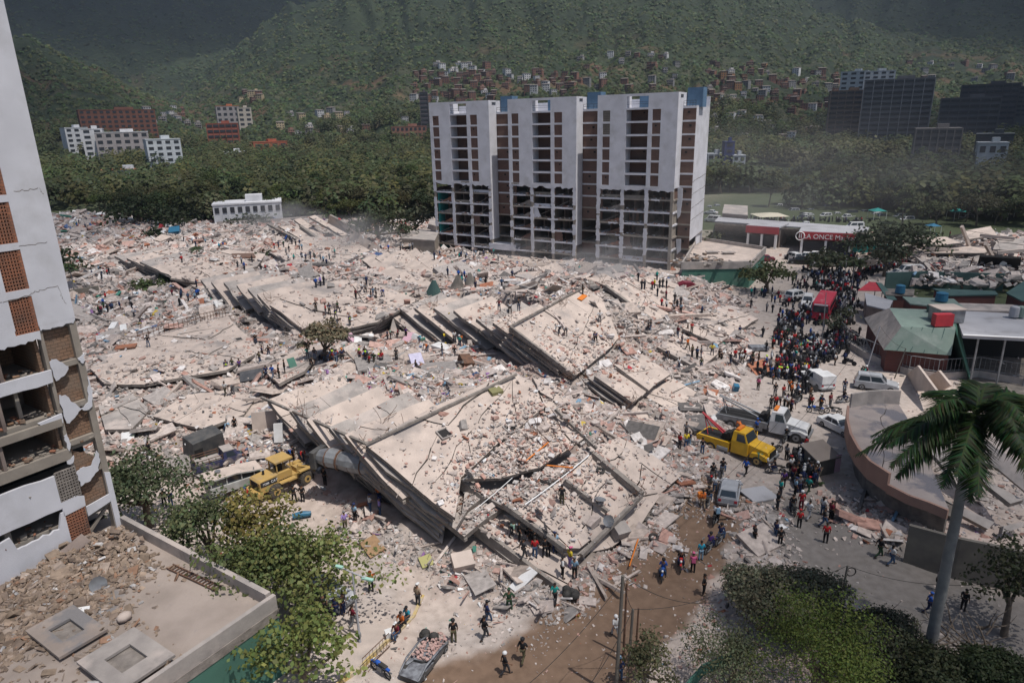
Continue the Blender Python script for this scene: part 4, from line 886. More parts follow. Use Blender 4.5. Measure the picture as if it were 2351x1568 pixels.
m = MB(); m.plate([(-1, -.5, .1), (1.1, -.4, .6), (1.0, .5, .9), (-.9, .4, .3)], .08, M['room']); thing(m, 'fallen_board', 'grey fallen board leaning where the annex roof meets the wall', 'panel', Mx=LM @ Matrix.Translation((-3.8, -1.2, 5.1)))
# right side: shops, green roofs, fallen round building
M['groof'] = mat('green_metal_roof', (.19, .25, .215), (.15, .20, .175), .5, rough=.55, stain=((.26, .30, .27), .5, .55, .72)); M['groof2'] = mat('dark_green_roof', (.06, .11, .10), (.045, .085, .08), .6, rough=.6)
M['wroof'] = mat('pale_flat_roof', (.36, .36, .38), (.30, .30, .32), .3, stain=((.24, .235, .24), .3, .55, .7)); M['maroon'] = brickmat('maroon_brick', (.15, .05, .04), (.12, .042, .036), (.10, .05, .045))
def W3(*pts): return [tuple(D(*p)) for p in pts]
def restaurant():
 T = empty('restaurant', tuple(D(2120, 800, 0)), 0, 'low restaurant with pale green hipped roof behind the curved ramp', 'building'); o0 = Vector(D(2120, 800, 0))
 def P(*pts): return [Vector(D(*p))-o0 for p in pts]
 A_, B_, C_, D_ = P((2042,707,6), (2191,713,6), (2194,756,6), (2070,750,6)); E_, F_, L_ = P((2183,816,3.1), (2029,803,3.1), (1984,730,3.1)); m = MB()
 m.plate([A_, D_, C_, B_], .15, M['groof']); m.plate([D_, F_, E_, C_], .15, M['groof']); m.plate([A_, L_, F_, D_], .15, M['slab2'])
 for t in range(1, 5):   # standing seams
  a = D_.lerp(C_, t/5); b = F_.lerp(E_, t/5); m.tube([a+Vector((0, 0, .05)), b+Vector((0, 0, .05))], .05, M['groof2'], 4)
 m.build('roof', T); w_ = MB(); G_ = [Vector((p.x, p.y, 0)) for p in (L_*.93, F_*.93, E_*.93, (B_+Vector((0, 0, 0)))*.95)]
 w_.prism([(p.x, p.y) for p in G_], 0, 3.0, M['maroon']); w_.build('wall', T)
 s = MB(); c = (B_+C_)/2; s.box((c.x-1.6, c.y-.6, 6.9), (3.0, 2.6, 1.6), M['steel']); s.box((c.x-1.6, c.y-.6, 7.8), (3.3, 2.9, .12), M['slab']); s.build('roof_plant', T)
 s = MB(); s.box((C_.x-1.0, C_.y+1.2, 6.9), (2.2, .9, 1.5), M['red']); s.build('red_cabinet', T)
 s = MB(); s.box((B_.x-3.3, B_.y-.5, 6.5), (1, .8, .9), M['groof2']); s.build('vent_box', T)
 wg = MB(); wg.plate([C_+Vector((.1, 0, 0)), B_+Vector((.1, 0, .2)), Vector((B_.x+.6, B_.y, 0)), Vector((C_.x+1.5, C_.y-2.5, 0))], .15, M['green_wall']); wg.build('side_wall', T)
restaurant()
def hangar():
 T = empty('open_hall', tuple(D(2300, 800, 0)), 0, 'open fronted hall with pale flat roof and black interior, right edge', 'building'); o0 = Vector(D(2300, 800, 0))
 a, b, c, d = [Vector(D(*p))-o0 for p in ((2211,770,6), (2420,780,6), (2420,724,6), (2191,713,6))]
 m = MB(); m.plate([a, b, c, d], .35, M['wroof']); m.tube([a+Vector((0, 0, .05)), b+Vector((0, 0, .05))], .1, M['white2'], 4); m.build('roof', T)
 m = MB(); f = [Vector((p.x*.98, p.y*.98, 0)) for p in (c, d)]
 m.plate([Vector((d.x, d.y, 0)), d-Vector((0, 0, .4)), c-Vector((0, 0, .4)), Vector((c.x, c.y, 0))], .2, M['dark']); m.build('rear_wall', T)
 for t in (.2, .5, .8): m = MB(); p = a.lerp(b, t); m.tube([(p.x, p.y+.3, 0), (p.x, p.y+.3, 5.6)], .12, M['steel']); m.build('column', T)
 m = MB(); m.plate([(a.x-.5, a.y-3, .06), (b.x, b.y-3, .06), (c.x, c.y, .06), (d.x, d.y, .06)], .05, M['edge_dark']); m.build('floor', T)
hangar()
def low_roof(pts, h, mt, name, label, cat='building', wallm='maroon', group=None):
 c = Vector(D(*pts[0], h)); T = empty(name, (c.x, c.y, 0), 0, label, cat, group); P = [Vector(D(*p, h)) for p in pts]; cc = sum(P, Vector())/len(P)
 m = MB(); m.plate([p-Vector((c.x, c.y, 0)) for p in P], .2, M[mt]); m.build('roof', T)
 m = MB(); Q = [cc+(p-cc)*.93 for p in P]; m.prism([(p.x-c.x, p.y-c.y) for p in Q], 0, h-.22, M[wallm]); m.build('wall', T); return T
low_roof([(2072,681),(2190,686),(2214,707),(2160,705),(2090,697)], 3.4, 'groof', 'green_roof_house', 'narrow green roof just behind the restaurant, blue tank beside it')
low_roof([(2140,662),(2285,668),(2292,676),(2180,678)], 3.8, 'groof2', 'green_roof_house', 'dark green roofed house with maroon and white wall, second row behind the restaurant')
low_roof([(2030,662),(2100,664),(2098,678),(2034,677)], 3.2, 'edge_dark', 'tin_roof_shed', 'dark tin roofed shed beside the crowd, behind the red tent')
low_roof([(2310,672),(2351,645),(2400,650),(2400,690),(2345,690)], 4.2, 'groof2', 'green_roof_house', 'dark green hipped roof at the right edge beyond the flat hall')
low_roof([(2180,695),(2351,700),(2400,706),(2400,716),(2195,712)], 3.2, 'slab2', 'flat_roofed_shop', 'long flat roofed shop with yellow edge behind the pale hall')
low_roof([(1985,672),(2050,690),(2040,712),(1990,700)], 3.0, 'wroof', 'flat_roofed_shop', 'small grey awning roof left of the green roofs', wallm='room')
m = MB(); a, b, c, d = W3((1969,667,3.2), (1996,647,3.6), (2012,648,3.6), (2026,668,3.2)); m.plate([a, b, c, d], .08, M['red']); mm = [(p[0], p[1]) for p in (a, d)]
for p in mm: m.tube([(p[0], p[1], 0), (p[0], p[1], 3.2)], .06, M['steel'])
thing(m, 'red_awning', 'faded red tent awning at the edge of the motorcycle crowd', 'awning')
m = MB(); a, b, c, d = W3((2012,648,3.7), (2024,650,3.5), (2060,688,2.9), (2040,690,2.9)); m.plate([a, b, c, d], .1, M['groof2']); p = (Vector(c)+Vector(d))/2; m.tube([(p.x, p.y, 0), p], .08, M['steel']); m.tube([(a[0], a[1], 0), a], .08, M['steel']); thing(m, 'awning_roof', 'sloping dark green awning beside the red tent', 'awning')
M['bluetank'] = mat('blue_plastic', (.03, .13, .22), rough=.4)
for (x, y, z, r, l) in ((2066,672,3.4,.75,'blue water tank on the low roof behind the red tent'), (2161,690,3.6,.9,'wide blue water tank on the green roof behind the restaurant')):
 p = D(x, y, z); m = MB(); m.cyl((0, 0, .6), r, 1.2, M['bluetank'], 14, r2=r*.9); m.cyl((0, 0, 1.25), r*.95, .12, M['bluetank'], 14, r2=r*.6); thing(m, 'water_tank', l, 'water tank', Mx=Matrix.Translation(p))
for x, l in ((2327, 'round pale water tank, left one of two on the flat hall roof'), (2342, 'green water tank, right one of two on the flat hall roof')):
 p = D(x, 727, 6.2); m = MB(); m.cyl((0, 0, .6), .55, 1.2, M['wroof'] if x < 2330 else M['groof'], 12); m.ball((0, 0, 1.2), .54, M['wroof'] if x < 2330 else M['groof'], 10, 6, (1, 1, .4)); thing(m, 'water_tank', l, 'water tank', Mx=Matrix.Translation(p))
# fenced ramp curving round the restaurant
def ramp():
 T = empty('curved_ramp_wall', tuple(D(1979, 819, 0)), 0, 'curved low wall and wire fence round the restaurant yard', 'wall'); o0 = Vector(D(1979, 819, 0))
 pts = [Vector(D(*p, 0))-o0 for p in ((1940,715), (1926,740), (1925,775), (1946,798), (1979,820), (2030,842), (2085,862), (2150,872), (2244,866), (2351,885))]
 m = MB(); f = MB()
 for a, b in zip(pts[:-1], pts[1:]):
  d = (b-a); L = d.length; Mx = Matrix.Rotation(math.atan2(d.y, d.x), 3, 'Z'); m.box((a+b)/2+Vector((0, 0, .45)), (L+.1, .25, .9), M['slab2'], Mx)
  for zz in (1.1, 2.6): f.tube([a+Vector((0, 0, zz)), b+Vector((0, 0, zz))], .05, M['steel'], 4)
  k = max(2, int(L/.5))
  for i in range(k): p = a+d*i/k; f.tube([p+Vector((0, 0, .8)), p+Vector((0, 0, 2.6))], .02 if i else .06, M['steel'], 4)
 m.build('wall', T); f.build('wire_fence', T)
ramp()
# fallen round building
def round_building():
 c = Vector((38.6, 52.8, 0)); T = empty('round_building', c, 0, 'collapsed round pinkish building behind the tall palm, flat roof with curved parapet', 'collapsed building')
 rr = random.Random(5); rim = [(1952,912),(1944,935),(1942,965),(1950,1000),(1968,1033),(1995,1063),(2040,1092),(2090,1117),(2135,1132),(2180,1150)]
 back = [(1952,912),(1990,905),(2030,903),(2066,904)]; Z = 4.6
 R_ = [Vector(D(*p, Z))-c for p in rim]; Bk = [Vector(D(*p, Z))-c for p in back]; far = [Vector(D(*p, Z))-c for p in ((2110,970),(2150,1060),(2185,1140))]
 m = MB(); poly = R_[::-1]+Bk[1:]+far; cracked(m, [p-Vector((0, 0, 1.0)) for p in poly], .4, 6, rr, M['rroof'], M['edge'], jit=.03); m.build('roof', T)
 def strip(P, z0, z1, th, mt, nm):
  m = MB(); cc = sum(P, Vector())/len(P)
  for a, b in zip(P[:-1], P[1:]):
   i0 = Vector((0, 0, 0)); n = Vector((-(b-a).y, (b-a).x, 0)).normalized()*th
   if n.dot(Vector((3, 3, 0))-(a)) < 0: n = -n
   m.hexa([a+Vector((0, 0, z0)), b+Vector((0, 0, z0)), b+n+Vector((0, 0, z0)), a+n+Vector((0, 0, z0)), a+Vector((0, 0, z1)), b+Vector((0, 0, z1)), b+n+Vector((0, 0, z1)), a+n+Vector((0, 0, z1))], mt)
  m.build(nm, T)
 strip(R_[1:7], -1.4, .2, .22, M['pinkw'], 'parapet'); strip(R_[6:], -1.5, -.75, .22, M['pinkw'], 'parapet'); strip(Bk, -1.4, .4, .22, M['slab2'], 'parapet')
 f = [ (p*.9 + Vector((.5, .8, 0))) for p in R_]
 strip([Vector((p.x, p.y, Z)) for p in f], -4.6, -1.5, .3, M['edge_dark'], 'lower_wall')
 for k, P in enumerate(([(2190,1020,4.5),(2290,1080,4.0),(2351,1130,3.6),(2351,1060,5.2),(2230,990,5.2)], [(2180,1070,3.6),(2320,1160,2.6),(2351,1150,2.8),(2250,1080,4.2)], [(2090,1000,5.0),(2150,1050,4.4),(2200,1120,3.0),(2230,1110,3.4),(2150,1000,5.2)], [(2200,1180,1.6),(2270,1215,.9),(2285,1200,1.2),(2215,1165,2)], [(2270,1215,1.2),(2351,1195,1.6),(2351,1210,1.2),(2290,1228,.9)])):
  m = MB(); W = [Vector(D(*p))-c for p in P]; cracked(m, W, .45, 1, rr, M['slab2'], M['edge'], jit=.02); m.build('fallen_slab', T)
 m = MB(); W = [Vector(D(*p))-c for p in ((2000,1110,1.2),(2100,1160,1.0),(2200,1190,1.0),(2210,1170,1.2),(2100,1110,2.2),(2020,1080,2.2))]; m.plate(W, .3, M['edge_dark']); m.build('fallen_slab', T)
M['rroof'] = mat('stained_round_roof', (.30, .26, .24), (.25, .215, .205), .7, bump=.04, bscale=4, stain=((.14, .135, .15), .25, .50, .58)); M['pinkw'] = mat('pinkish_wall', (.30, .19, .15), (.25, .155, .125), .6)
round_building()
for P, l in ((((2088,859,.2),(2112,839,3.2),(2157,899,2.6),(2108,898,.1)), 'large pale fallen wall slab leaning beside the wire fence'), (((2130,868,.5),(2160,850,2.8),(2188,884,2.4),(2160,900,.2)), 'second smaller slab leaning just right of the large pale one')):
 m = MB(); c = D(*P[0]); m.plate([Vector(D(*p))-Vector(c) for p in P], .25, M['slab']); thing(m, 'leaning_slab', l, 'slab', Mx=Matrix.Translation(c))
# retaining wall by the palm
def lowwall(name, P, h, th, mt, label, cat='wall'):
 c = Vector(D(*P[0], 0)); m = MB(); Q = [Vector(D(*p, 0))-c for p in P]
 for a, b in zip(Q[:-1], Q[1:]):
  d = b-a; m.box((a+b)/2+Vector((0, 0, h/2)), (d.length+.02, th, h), mt, Matrix.Rotation(math.atan2(d.y, d.x), 3, 'Z'))
 return thing(m, name, label, cat, Mx=Matrix.Translation(c))
M['dkwall'] = mat('dark_stained_wall', (.17, .155, .13), (.11, .10, .09), .7)
lowwall('concrete_wall', [(2073,1292),(2188,1326),(2300,1351),(2400,1380)], 3.2, .3, M['dkwall'], 'dark stained concrete wall along the lane behind the palm trunk')
lowwall('green_fence_wall', [(1570,1610),(1610,1562),(1680,1530)], 1.1, .15, M['green_wall'], 'low dark green fence under the bushes at the bottom')
# green walled podium right of the tower
def podium():
 a = Vector(D(1563, 665, 0)); T = empty('flat_roofed_podium', a, 0, 'low flat roofed building with green wall right of the tower', 'building')
 p = [Vector((0, 0, 0)), Vector(D(1718,663,0))-a, Vector(D(1752,624,0))-a, Vector(D(1600,596,0))-a]
 m = MB(); m.prism([(q.x, q.y) for q in p], 0, 3.9, M['green_wall']); m.build('wall', T)
 m = MB(); c = sum(p, Vector())/4; m.prism([(c.x+(q.x-c.x)*.98, c.y+(q.y-c.y)*.98) for q in p], 3.92, 4.6, M['slab']); m.build('roof', T)
 m = MB()
 for u, v in ((0, 1), (1, 2), (2, 3), (3, 0)):
  d = p[v]-p[u]; m.box((p[u]+p[v])/2+Vector((0, 0, 4.6)), (d.length+.3, .3, 1.4), M['slab2'], Matrix.Rotation(math.atan2(d.y, d.x), 3, 'Z'))
 m.build('parapet', T)
 for k in range(2): m = MB(); q = c+Vector((3*k-2, 1-k, 5.0)); m.box(q, (2.6, 1.4, .2), M['slab2']); m.box(q-Vector((0, 0, .2)), (2, 1, .3), M['edge']); m.build('roof_hatch', T)
 q = c+a; return a+(p[0]*.7+p[3]*.3)
podium()
m = MB(); rr = random.Random(4); chunks_local(m, 160, lambda q: (q.gauss(0, 2.2), q.gauss(0, 1.6), abs(q.gauss(0, .5))), .9, [M['slab'], M['edge'], M['slab2'], M['brickt']], rr); o = thing(m, 'rubble_heap', 'heap of broken masonry on the green walled podium roof', 'rubble', Mx=Matrix.Translation(Vector(D(1608,604,4.6)))); o['kind'] = 'stuff'
# foliage
def leafmat(name, tint=(1, 1, 1), rough=.6):
 m = bpy.data.materials.new(name); m.use_nodes = True; N = m.node_tree.nodes; L = m.node_tree.links; b = N["Principled BSDF"]; b.inputs['Roughness'].default_value = rough; b.inputs['Specular IOR Level'].default_value = .25
 a = N.new('ShaderNodeVertexColor'); a.layer_name = 'Col'; o = N.new('ShaderNodeObjectInfo'); mx = N.new('ShaderNodeMix'); mx.data_type = 'RGBA'; mx.blend_type = 'MULTIPLY'; mx.inputs[0].default_value = 1
 L.new(a.outputs[0], mx.inputs[6]); L.new(o.outputs['Color'], mx.inputs[7]); L.new(mx.outputs[2], b.inputs['Base Color'])
 t = N.new('ShaderNodeBsdfTranslucent'); L.new(mx.outputs[2], t.inputs[0]); ms = N.new('ShaderNodeMixShader'); ms.inputs[0].default_value = .28
 L.new(b.outputs[0], ms.inputs[1]); L.new(t.outputs[0], ms.inputs[2]); L.new(ms.outputs[0], N['Material Output'].inputs[0]); return m
M['leaf'] = leafmat('leaves')
def leaves(n, clumps, rad, size, seed, base, var=.35, flat=.75, asp=.6, droop=0.0):
 """leaf-like quads spread through clumps; returns V, F, C"""
 g = np.random.default_rng(seed); K = len(clumps); k = g.integers(0, K, n); c = clumps[k]; r = rad[k]
 d = g.normal(size=(n, 3)); d /= np.linalg.norm(d, axis=1)[:, None]+1e-9; d[:, 2] = np.where(d[:, 2] < -.35, -d[:, 2]*.6, d[:, 2])
 p = c+d*r[:, None]*np.array([1, 1, flat])*(g.random(n)**.4)[:, None]
 nn = d+g.normal(size=(n, 3))*.55+np.array([0, 0, .45]); nn /= np.linalg.norm(nn, axis=1)[:, None]
 t = np.cross(nn, g.normal(size=(n, 3))); t /= np.linalg.norm(t, axis=1)[:, None]+1e-9; t[:, 2] -= droop; b = np.cross(nn, t)
 s = size*g.uniform(.6, 1.35, n)[:, None]; t = t*s; b = b*s*asp
 V = np.stack([p-t*.5, p+b*.5-t*.05, p+t*.5, p-b*.5-t*.05], 1).reshape(-1, 3); F = np.arange(n*4).reshape(-1, 4)
 cc = base*(1+g.uniform(-var, var, (K, 1)))[k]*g.uniform(.75, 1.25, (n, 1)); cc[:, 0] *= g.uniform(.85, 1.25, n)
 return V, F, np.repeat(cc, 4, 0)
def clumpset(K, W_, H_, seed, lobes=1.0):
 g = np.random.default_rng(seed); d = g.normal(size=(K, 3)); d /= np.linalg.norm(d, axis=1)[:, None]; d[:, 2] = np.abs(d[:, 2])*1.1-.28
 rr_ = g.uniform(.35, .92, K)*(1+lobes*.22*np.sin(np.arctan2(d[:, 1], d[:, 0])*g.integers(2, 5)+g.uniform(0, 6)))
 P = d*rr_[:, None]*np.array([W_/2, W_/2, H_/2]); return P, g.uniform(.2, .36, K)*W_*.62
def limbs(mb, h, P, r0, seed, base=(0, 0, 0), n=7):
 rr = random.Random(seed); b = Vector(base); top = b+Vector((rr.uniform(-.1, .1)*h, rr.uniform(-.1, .1)*h, h*.55)); mb.tube([b-Vector((0, 0, .4)), b+(top-b)*.5+Vector((rr.uniform(-.03, .03)*h, 0, 0)), top], [r0*1.25, r0, r0*.8], M['bark'], 7)
 for i in range(n):
  q = Vector(P[i % len(P)])+Vector((0, 0, h)); m_ = top.lerp(q, .5)+Vector((0, 0, -.04*h)); mb.tube([top, m_, q], [r0*.6, r0*.35, r0*.12], M['bark'], 5)
  e = m_.lerp(q, .3); q2 = Vector(P[(i*3+5) % len(P)])+Vector((0, 0, h)); mb.tube([e, e.lerp(q2, .6)], [r0*.22, r0*.06], M['bark'], 4)
def make_tree(seed, W_=8, H_=6, h=6, K=40, n=2600, size=.55, base=(.05, .068, .026), r0=.22, name='tree', lobes=1.0, cname='crown', **kw):
 T = empty(name, (0, 0, 0)); P, rad = clumpset(K, W_, H_, seed, lobes)
 V, F, C_ = leaves(n, P, rad, size, seed+1, np.array(base), **kw); V[:, 2] += h
 link(cname, npmesh('crown', V, F, M['leaf'], C_), T); m = MB(); limbs(m, h, P, r0, seed); m.build('trunk', T); return T
PROT = [make_tree(100, 9, 6, 6.5), make_tree(101, 8, 7, 7, base=(.04, .056, .024)), make_tree(102, 11, 6, 6.5, K=55, n=3400, base=(.058, .07, .032)), make_tree(103, 7, 8, 7, base=(.046, .068, .024)), make_tree(104, 10, 5.5, 6, K=30, n=2200, base=(.066, .088, .026), lobes=1.6)]
# coconut palm seen far off
def palm_mesh(T, h, L, nf, seed, lw=.05, dens=26, r0=.16, base=(.045, .07, .03), crown='crown', leafl=.45, swell=0):
 g = random.Random(seed); m = MB(); rings = 24 if r0 > .25 else 6; pts = [(0.02*math.sin(i), 0, h*i/rings-.5*(i == 0)) for i in range(rings+1)]
 rs = [r0*(1.15-.35*i/rings+swell*math.sin(PI*i/rings)+(.05 if i % 2 else 0)) for i in range(rings+1)]; m.tube(pts, rs, M['palmtrunk'], 12); m.build('trunk', T)
 V = []; F = []; C_ = []
 for k in range(nf):
  a = 2*PI*k/nf*1.0+g.uniform(-.25, .25); up = g.uniform(-.35, 1.2); ln = L*g.uniform(.8, 1.05); P = []
  for i in range(dens+1):
   t = i/dens; rr_ = ln*(t*math.cos(up*.9)*.95+.0); zz = ln*(math.sin(up)*t-(.52+.25*up)*t*t); P.append(Vector((rr_*math.cos(a), rr_*math.sin(a), h+zz)))
  sidev = Vector((-math.sin(a), math.cos(a), 0))
  for i in range(dens):
   t = i/dens; b = P[i]; d = (P[i+1]-P[i]).normalized(); w_ = .05*(1-t)+.015
   n = len(V); V += [b-sidev*w_, b+sidev*w_, P[i+1]+sidev*w_, P[i+1]-sidev*w_]; F.append((n, n+1, n+2, n+3)); C_ += [(base[0]*1.6, base[1]*1.4, base[2])]*4
   if t < .08: continue
   fl = leafl*L*.42*math.sin(PI*min(t*.9+.12, 1))**.6
   for s in (-1, 1):
    for q in range(2):
     o = b.lerp(P[i+1], q*.5+g.uniform(0, .3)); e = o+(sidev*s*.8+d*.55+Vector((0, 0, g.uniform(-.55, .15))))*fl*g.uniform(.8, 1.1); e.z -= fl*.18
     n = len(V); wv = d*lw; V += [o-wv, o+wv, o.lerp(e, .6)+wv*.9+Vector((0, 0, .04)), e]; F.append((n, n+1, n+2, n+3)); c = [x*g.uniform(.6, 1.5) for x in base]; C_ += [c]*4
 link(crown, npmesh('crown', np.array([tuple(v) for v in V]), np.array(F), M['leaf'], np.array(C_)), T)
M['palmtrunk'] = mat('palm_trunk', (.21, .21, .20), (.15, .15, .15), 1.5, bump=.02, bscale=5)
fp = empty('palm_tree', (0, 0, 0)); palm_mesh(fp, 8, 3.4, 16, 5, lw=.12, dens=12, leafl=.6)
USED = set()
def plant(proto, x, y, z, s=1.0, rz=None, col=(1, 1, 1), label=None, cat='tree', group=None):
 if proto in USED: T = copy_tree(proto)
 else: T = proto; USED.add(proto)
 T.location = (x, y, z); T.rotation_euler = (0, 0, random.uniform(0, 6.3) if rz is None else rz); T.scale = s if isinstance(s, tuple) else (s, s, s)
 for ch in T.children: ch.color = (*col, 1)
 tag(T, label, cat, group); return T
def sector(x, y):
 a = math.degrees(math.atan2(x, y))
 return 'far left of the rubble' if a < -27 else 'left of the tower' if a < -14 else 'just left of the tower' if a < 0 else 'behind the tower' if a < 14 else 'just right of the tower' if a < 22 else 'right of the tower' if a < 29 else 'at the far right'
# woodland: nearest trees singly
def clear(x, y):      # open ground, buildings
 a = math.degrees(math.atan2(x, y)); d = math.hypot(x, y)
 if -22 < x < 70 and 138 < y < 200: return True
 for (X, Y, r) in CLR:
  if math.hypot(x-X, y-Y) < r: return True
 return False
CLR = [(*D(570, 492, 0)[:2], 17), (*D(1830, 555, 0)[:2], 30), (*D(1700, 545, 0)[:2], 26), (*D(1760, 520, 0)[:2], 22), (*D(1850, 500, 0)[:2], 22), (*D(2000, 560, 0)[:2], 18), (*D(1900, 520, 0)[:2], 20), (*D(1980, 600, 0)[:2], 22), (*D(2200, 570, 0)[:2], 34), (*D(1665, 400, 0)[:2], 30), (*D(1880, 410, 0)[:2], 34), (*D(2090, 400, 0)[:2], 34), (*D(300, 430, 0)[:2], 30), (*D(950, 560, 0)[:2], 16), (*D(2300, 560, 0)[:2], 30), (*D(1960, 500, 0)[:2], 16), (*D(2080,640,0)[:2], 20), (*D(860,540,0)[:2], 12)]
pts = []; g = random.Random(21)
for _ in range(9000):
 d = g.uniform(205, 335); a = R(g.uniform(-38, 38)); x, y = d*math.sin(a), d*math.cos(a)
 if d < 212 or float(gh(x, y, HB)) > .25 and NX0 < x < NX1 and y < NY1: continue
 if x > 60 and d < 225: continue
 if clear(x, y) or any((x-p[0])**2+(y-p[1])**2 < 46 for p in pts): continue
 if x > 85 and g.random() < .35: continue
 pts.append((x, y))
 if len(pts) >= 285: break
for (x, y) in pts:
 k = g.randrange(5); v = g.uniform(.65, 1.2); c = (v*g.uniform(.9, 1.25), v, v*g.uniform(.8, 1.05)); s = g.uniform(.75, 1.25)
 plant(PROT[k], x, y, float(far_h(np.array([x]), np.array([y]))[0])-.1, (s, s, s*g.uniform(.8, 1.15)), g.uniform(0, 6), c, ('olive green' if c[0] > v*1.05 else 'dark green')+' tree in the wood '+sector(x, y), 'tree', 'trees of the wood beyond the rubble')
# the rest of the wood and the scrub on the slopes reads as one mass
def mass(name, P, S, n, size, base, seed, label, hf=.8, face=.3):
 g = np.random.default_rng(seed); N_ = len(P); d = g.normal(size=(N_, n, 3)); d /= np.linalg.norm(d, axis=2)[..., None]; d[..., 2] = np.abs(d[..., 2])
 p = P[:, None, :]+d*(S[:, None, None]*np.array([.5, .5, hf]))*(1+g.uniform(-.28, .18, (N_, n, 1)))
 hd = P[:, None, :2]/np.linalg.norm(P[:, None, :2], axis=2, keepdims=True); nn = d+g.normal(size=d.shape)*.35+np.concatenate([-hd*face, np.full_like(hd[..., :1], .6)], 2); t = np.cross(nn, g.normal(size=d.shape)); t /= np.linalg.norm(t, axis=2)[..., None]+1e-9; b = np.cross(nn, t); b /= np.linalg.norm(b, axis=2)[..., None]+1e-9
 s = (S[:, None, None]*size)*g.uniform(.6, 1.3, (N_, n, 1)); t = t*s; b = b*s*.8
 V = np.stack([p-t-b*.3, p+b-t*.2, p+t+b*.2, p-b+t*.1], 2).reshape(-1, 3); F = np.arange(len(V)).reshape(-1, 4)
 C_ = np.repeat((np.array(base)[None]*g.uniform(.55, 1.45, (N_, 1))*np.stack([g.uniform(.8, 1.4, N_), np.ones(N_), g.uniform(.7, 1.1, N_)], 1)), n*4, 0)*np.repeat(g.uniform(.8, 1.2, (N_*n, 1)), 4, 0)
 return tag(link(name, npmesh(name, V, F, M['leaf'], C_)), label, kind='stuff')
def pick(n, d0, d1, a0, a1, seed, test):
 g = np.random.default_rng(seed); d = np.sqrt(g.uniform(d0*d0, d1*d1, n)) if d1 < 800 else d0*np.exp(g.uniform(0, math.log(d1/d0), n)); a = np.radians(g.uniform(a0, a1, n)); x = d*np.sin(a); y = d*np.cos(a); k = test(x, y, d); return x[k], y[k], d[k]
def open_(x, y):
 r = np.ones(len(x), bool)
 for (X, Y, q) in CLR: r &= np.hypot(x-X, y-Y) > q
 return r
x, y, d = pick(7600, 216, 760, -42, 42, 5, lambda x, y, d: open_(x, y) & ~((gh(x, y, HB) > .2) & (x > NX0) & (x < NX1) & (y < NY1)) & ((x < 75) | (d > 245)) & ((fbm(x/40, y/40, 3, 88) > .36) | (d < 330)) & ((d < 560) | (fbm(x/25, y/25, 3, 89) > .42)))
mass('woodland', np.stack([x, y, far_h(x, y)+2.5], -1), 10.5*np.random.default_rng(1).uniform(.65, 1.3, len(x)), 120, .075, (.056, .072, .030), 6, None)
x, y, d = pick(88000, 620, 4300, -44, 44, 7, lambda x, y, d: (fbm(x/30, y/30, 4, 92) > .36))
mass('hillside_scrub', np.stack([x, y, far_h(x, y)-.3], -1), (2.2+d/560.)*np.random.default_rng(2).uniform(.5, 1.5, len(x)), 7, .36, (.046, .070, .028), 8, None, hf=.6, face=.9)
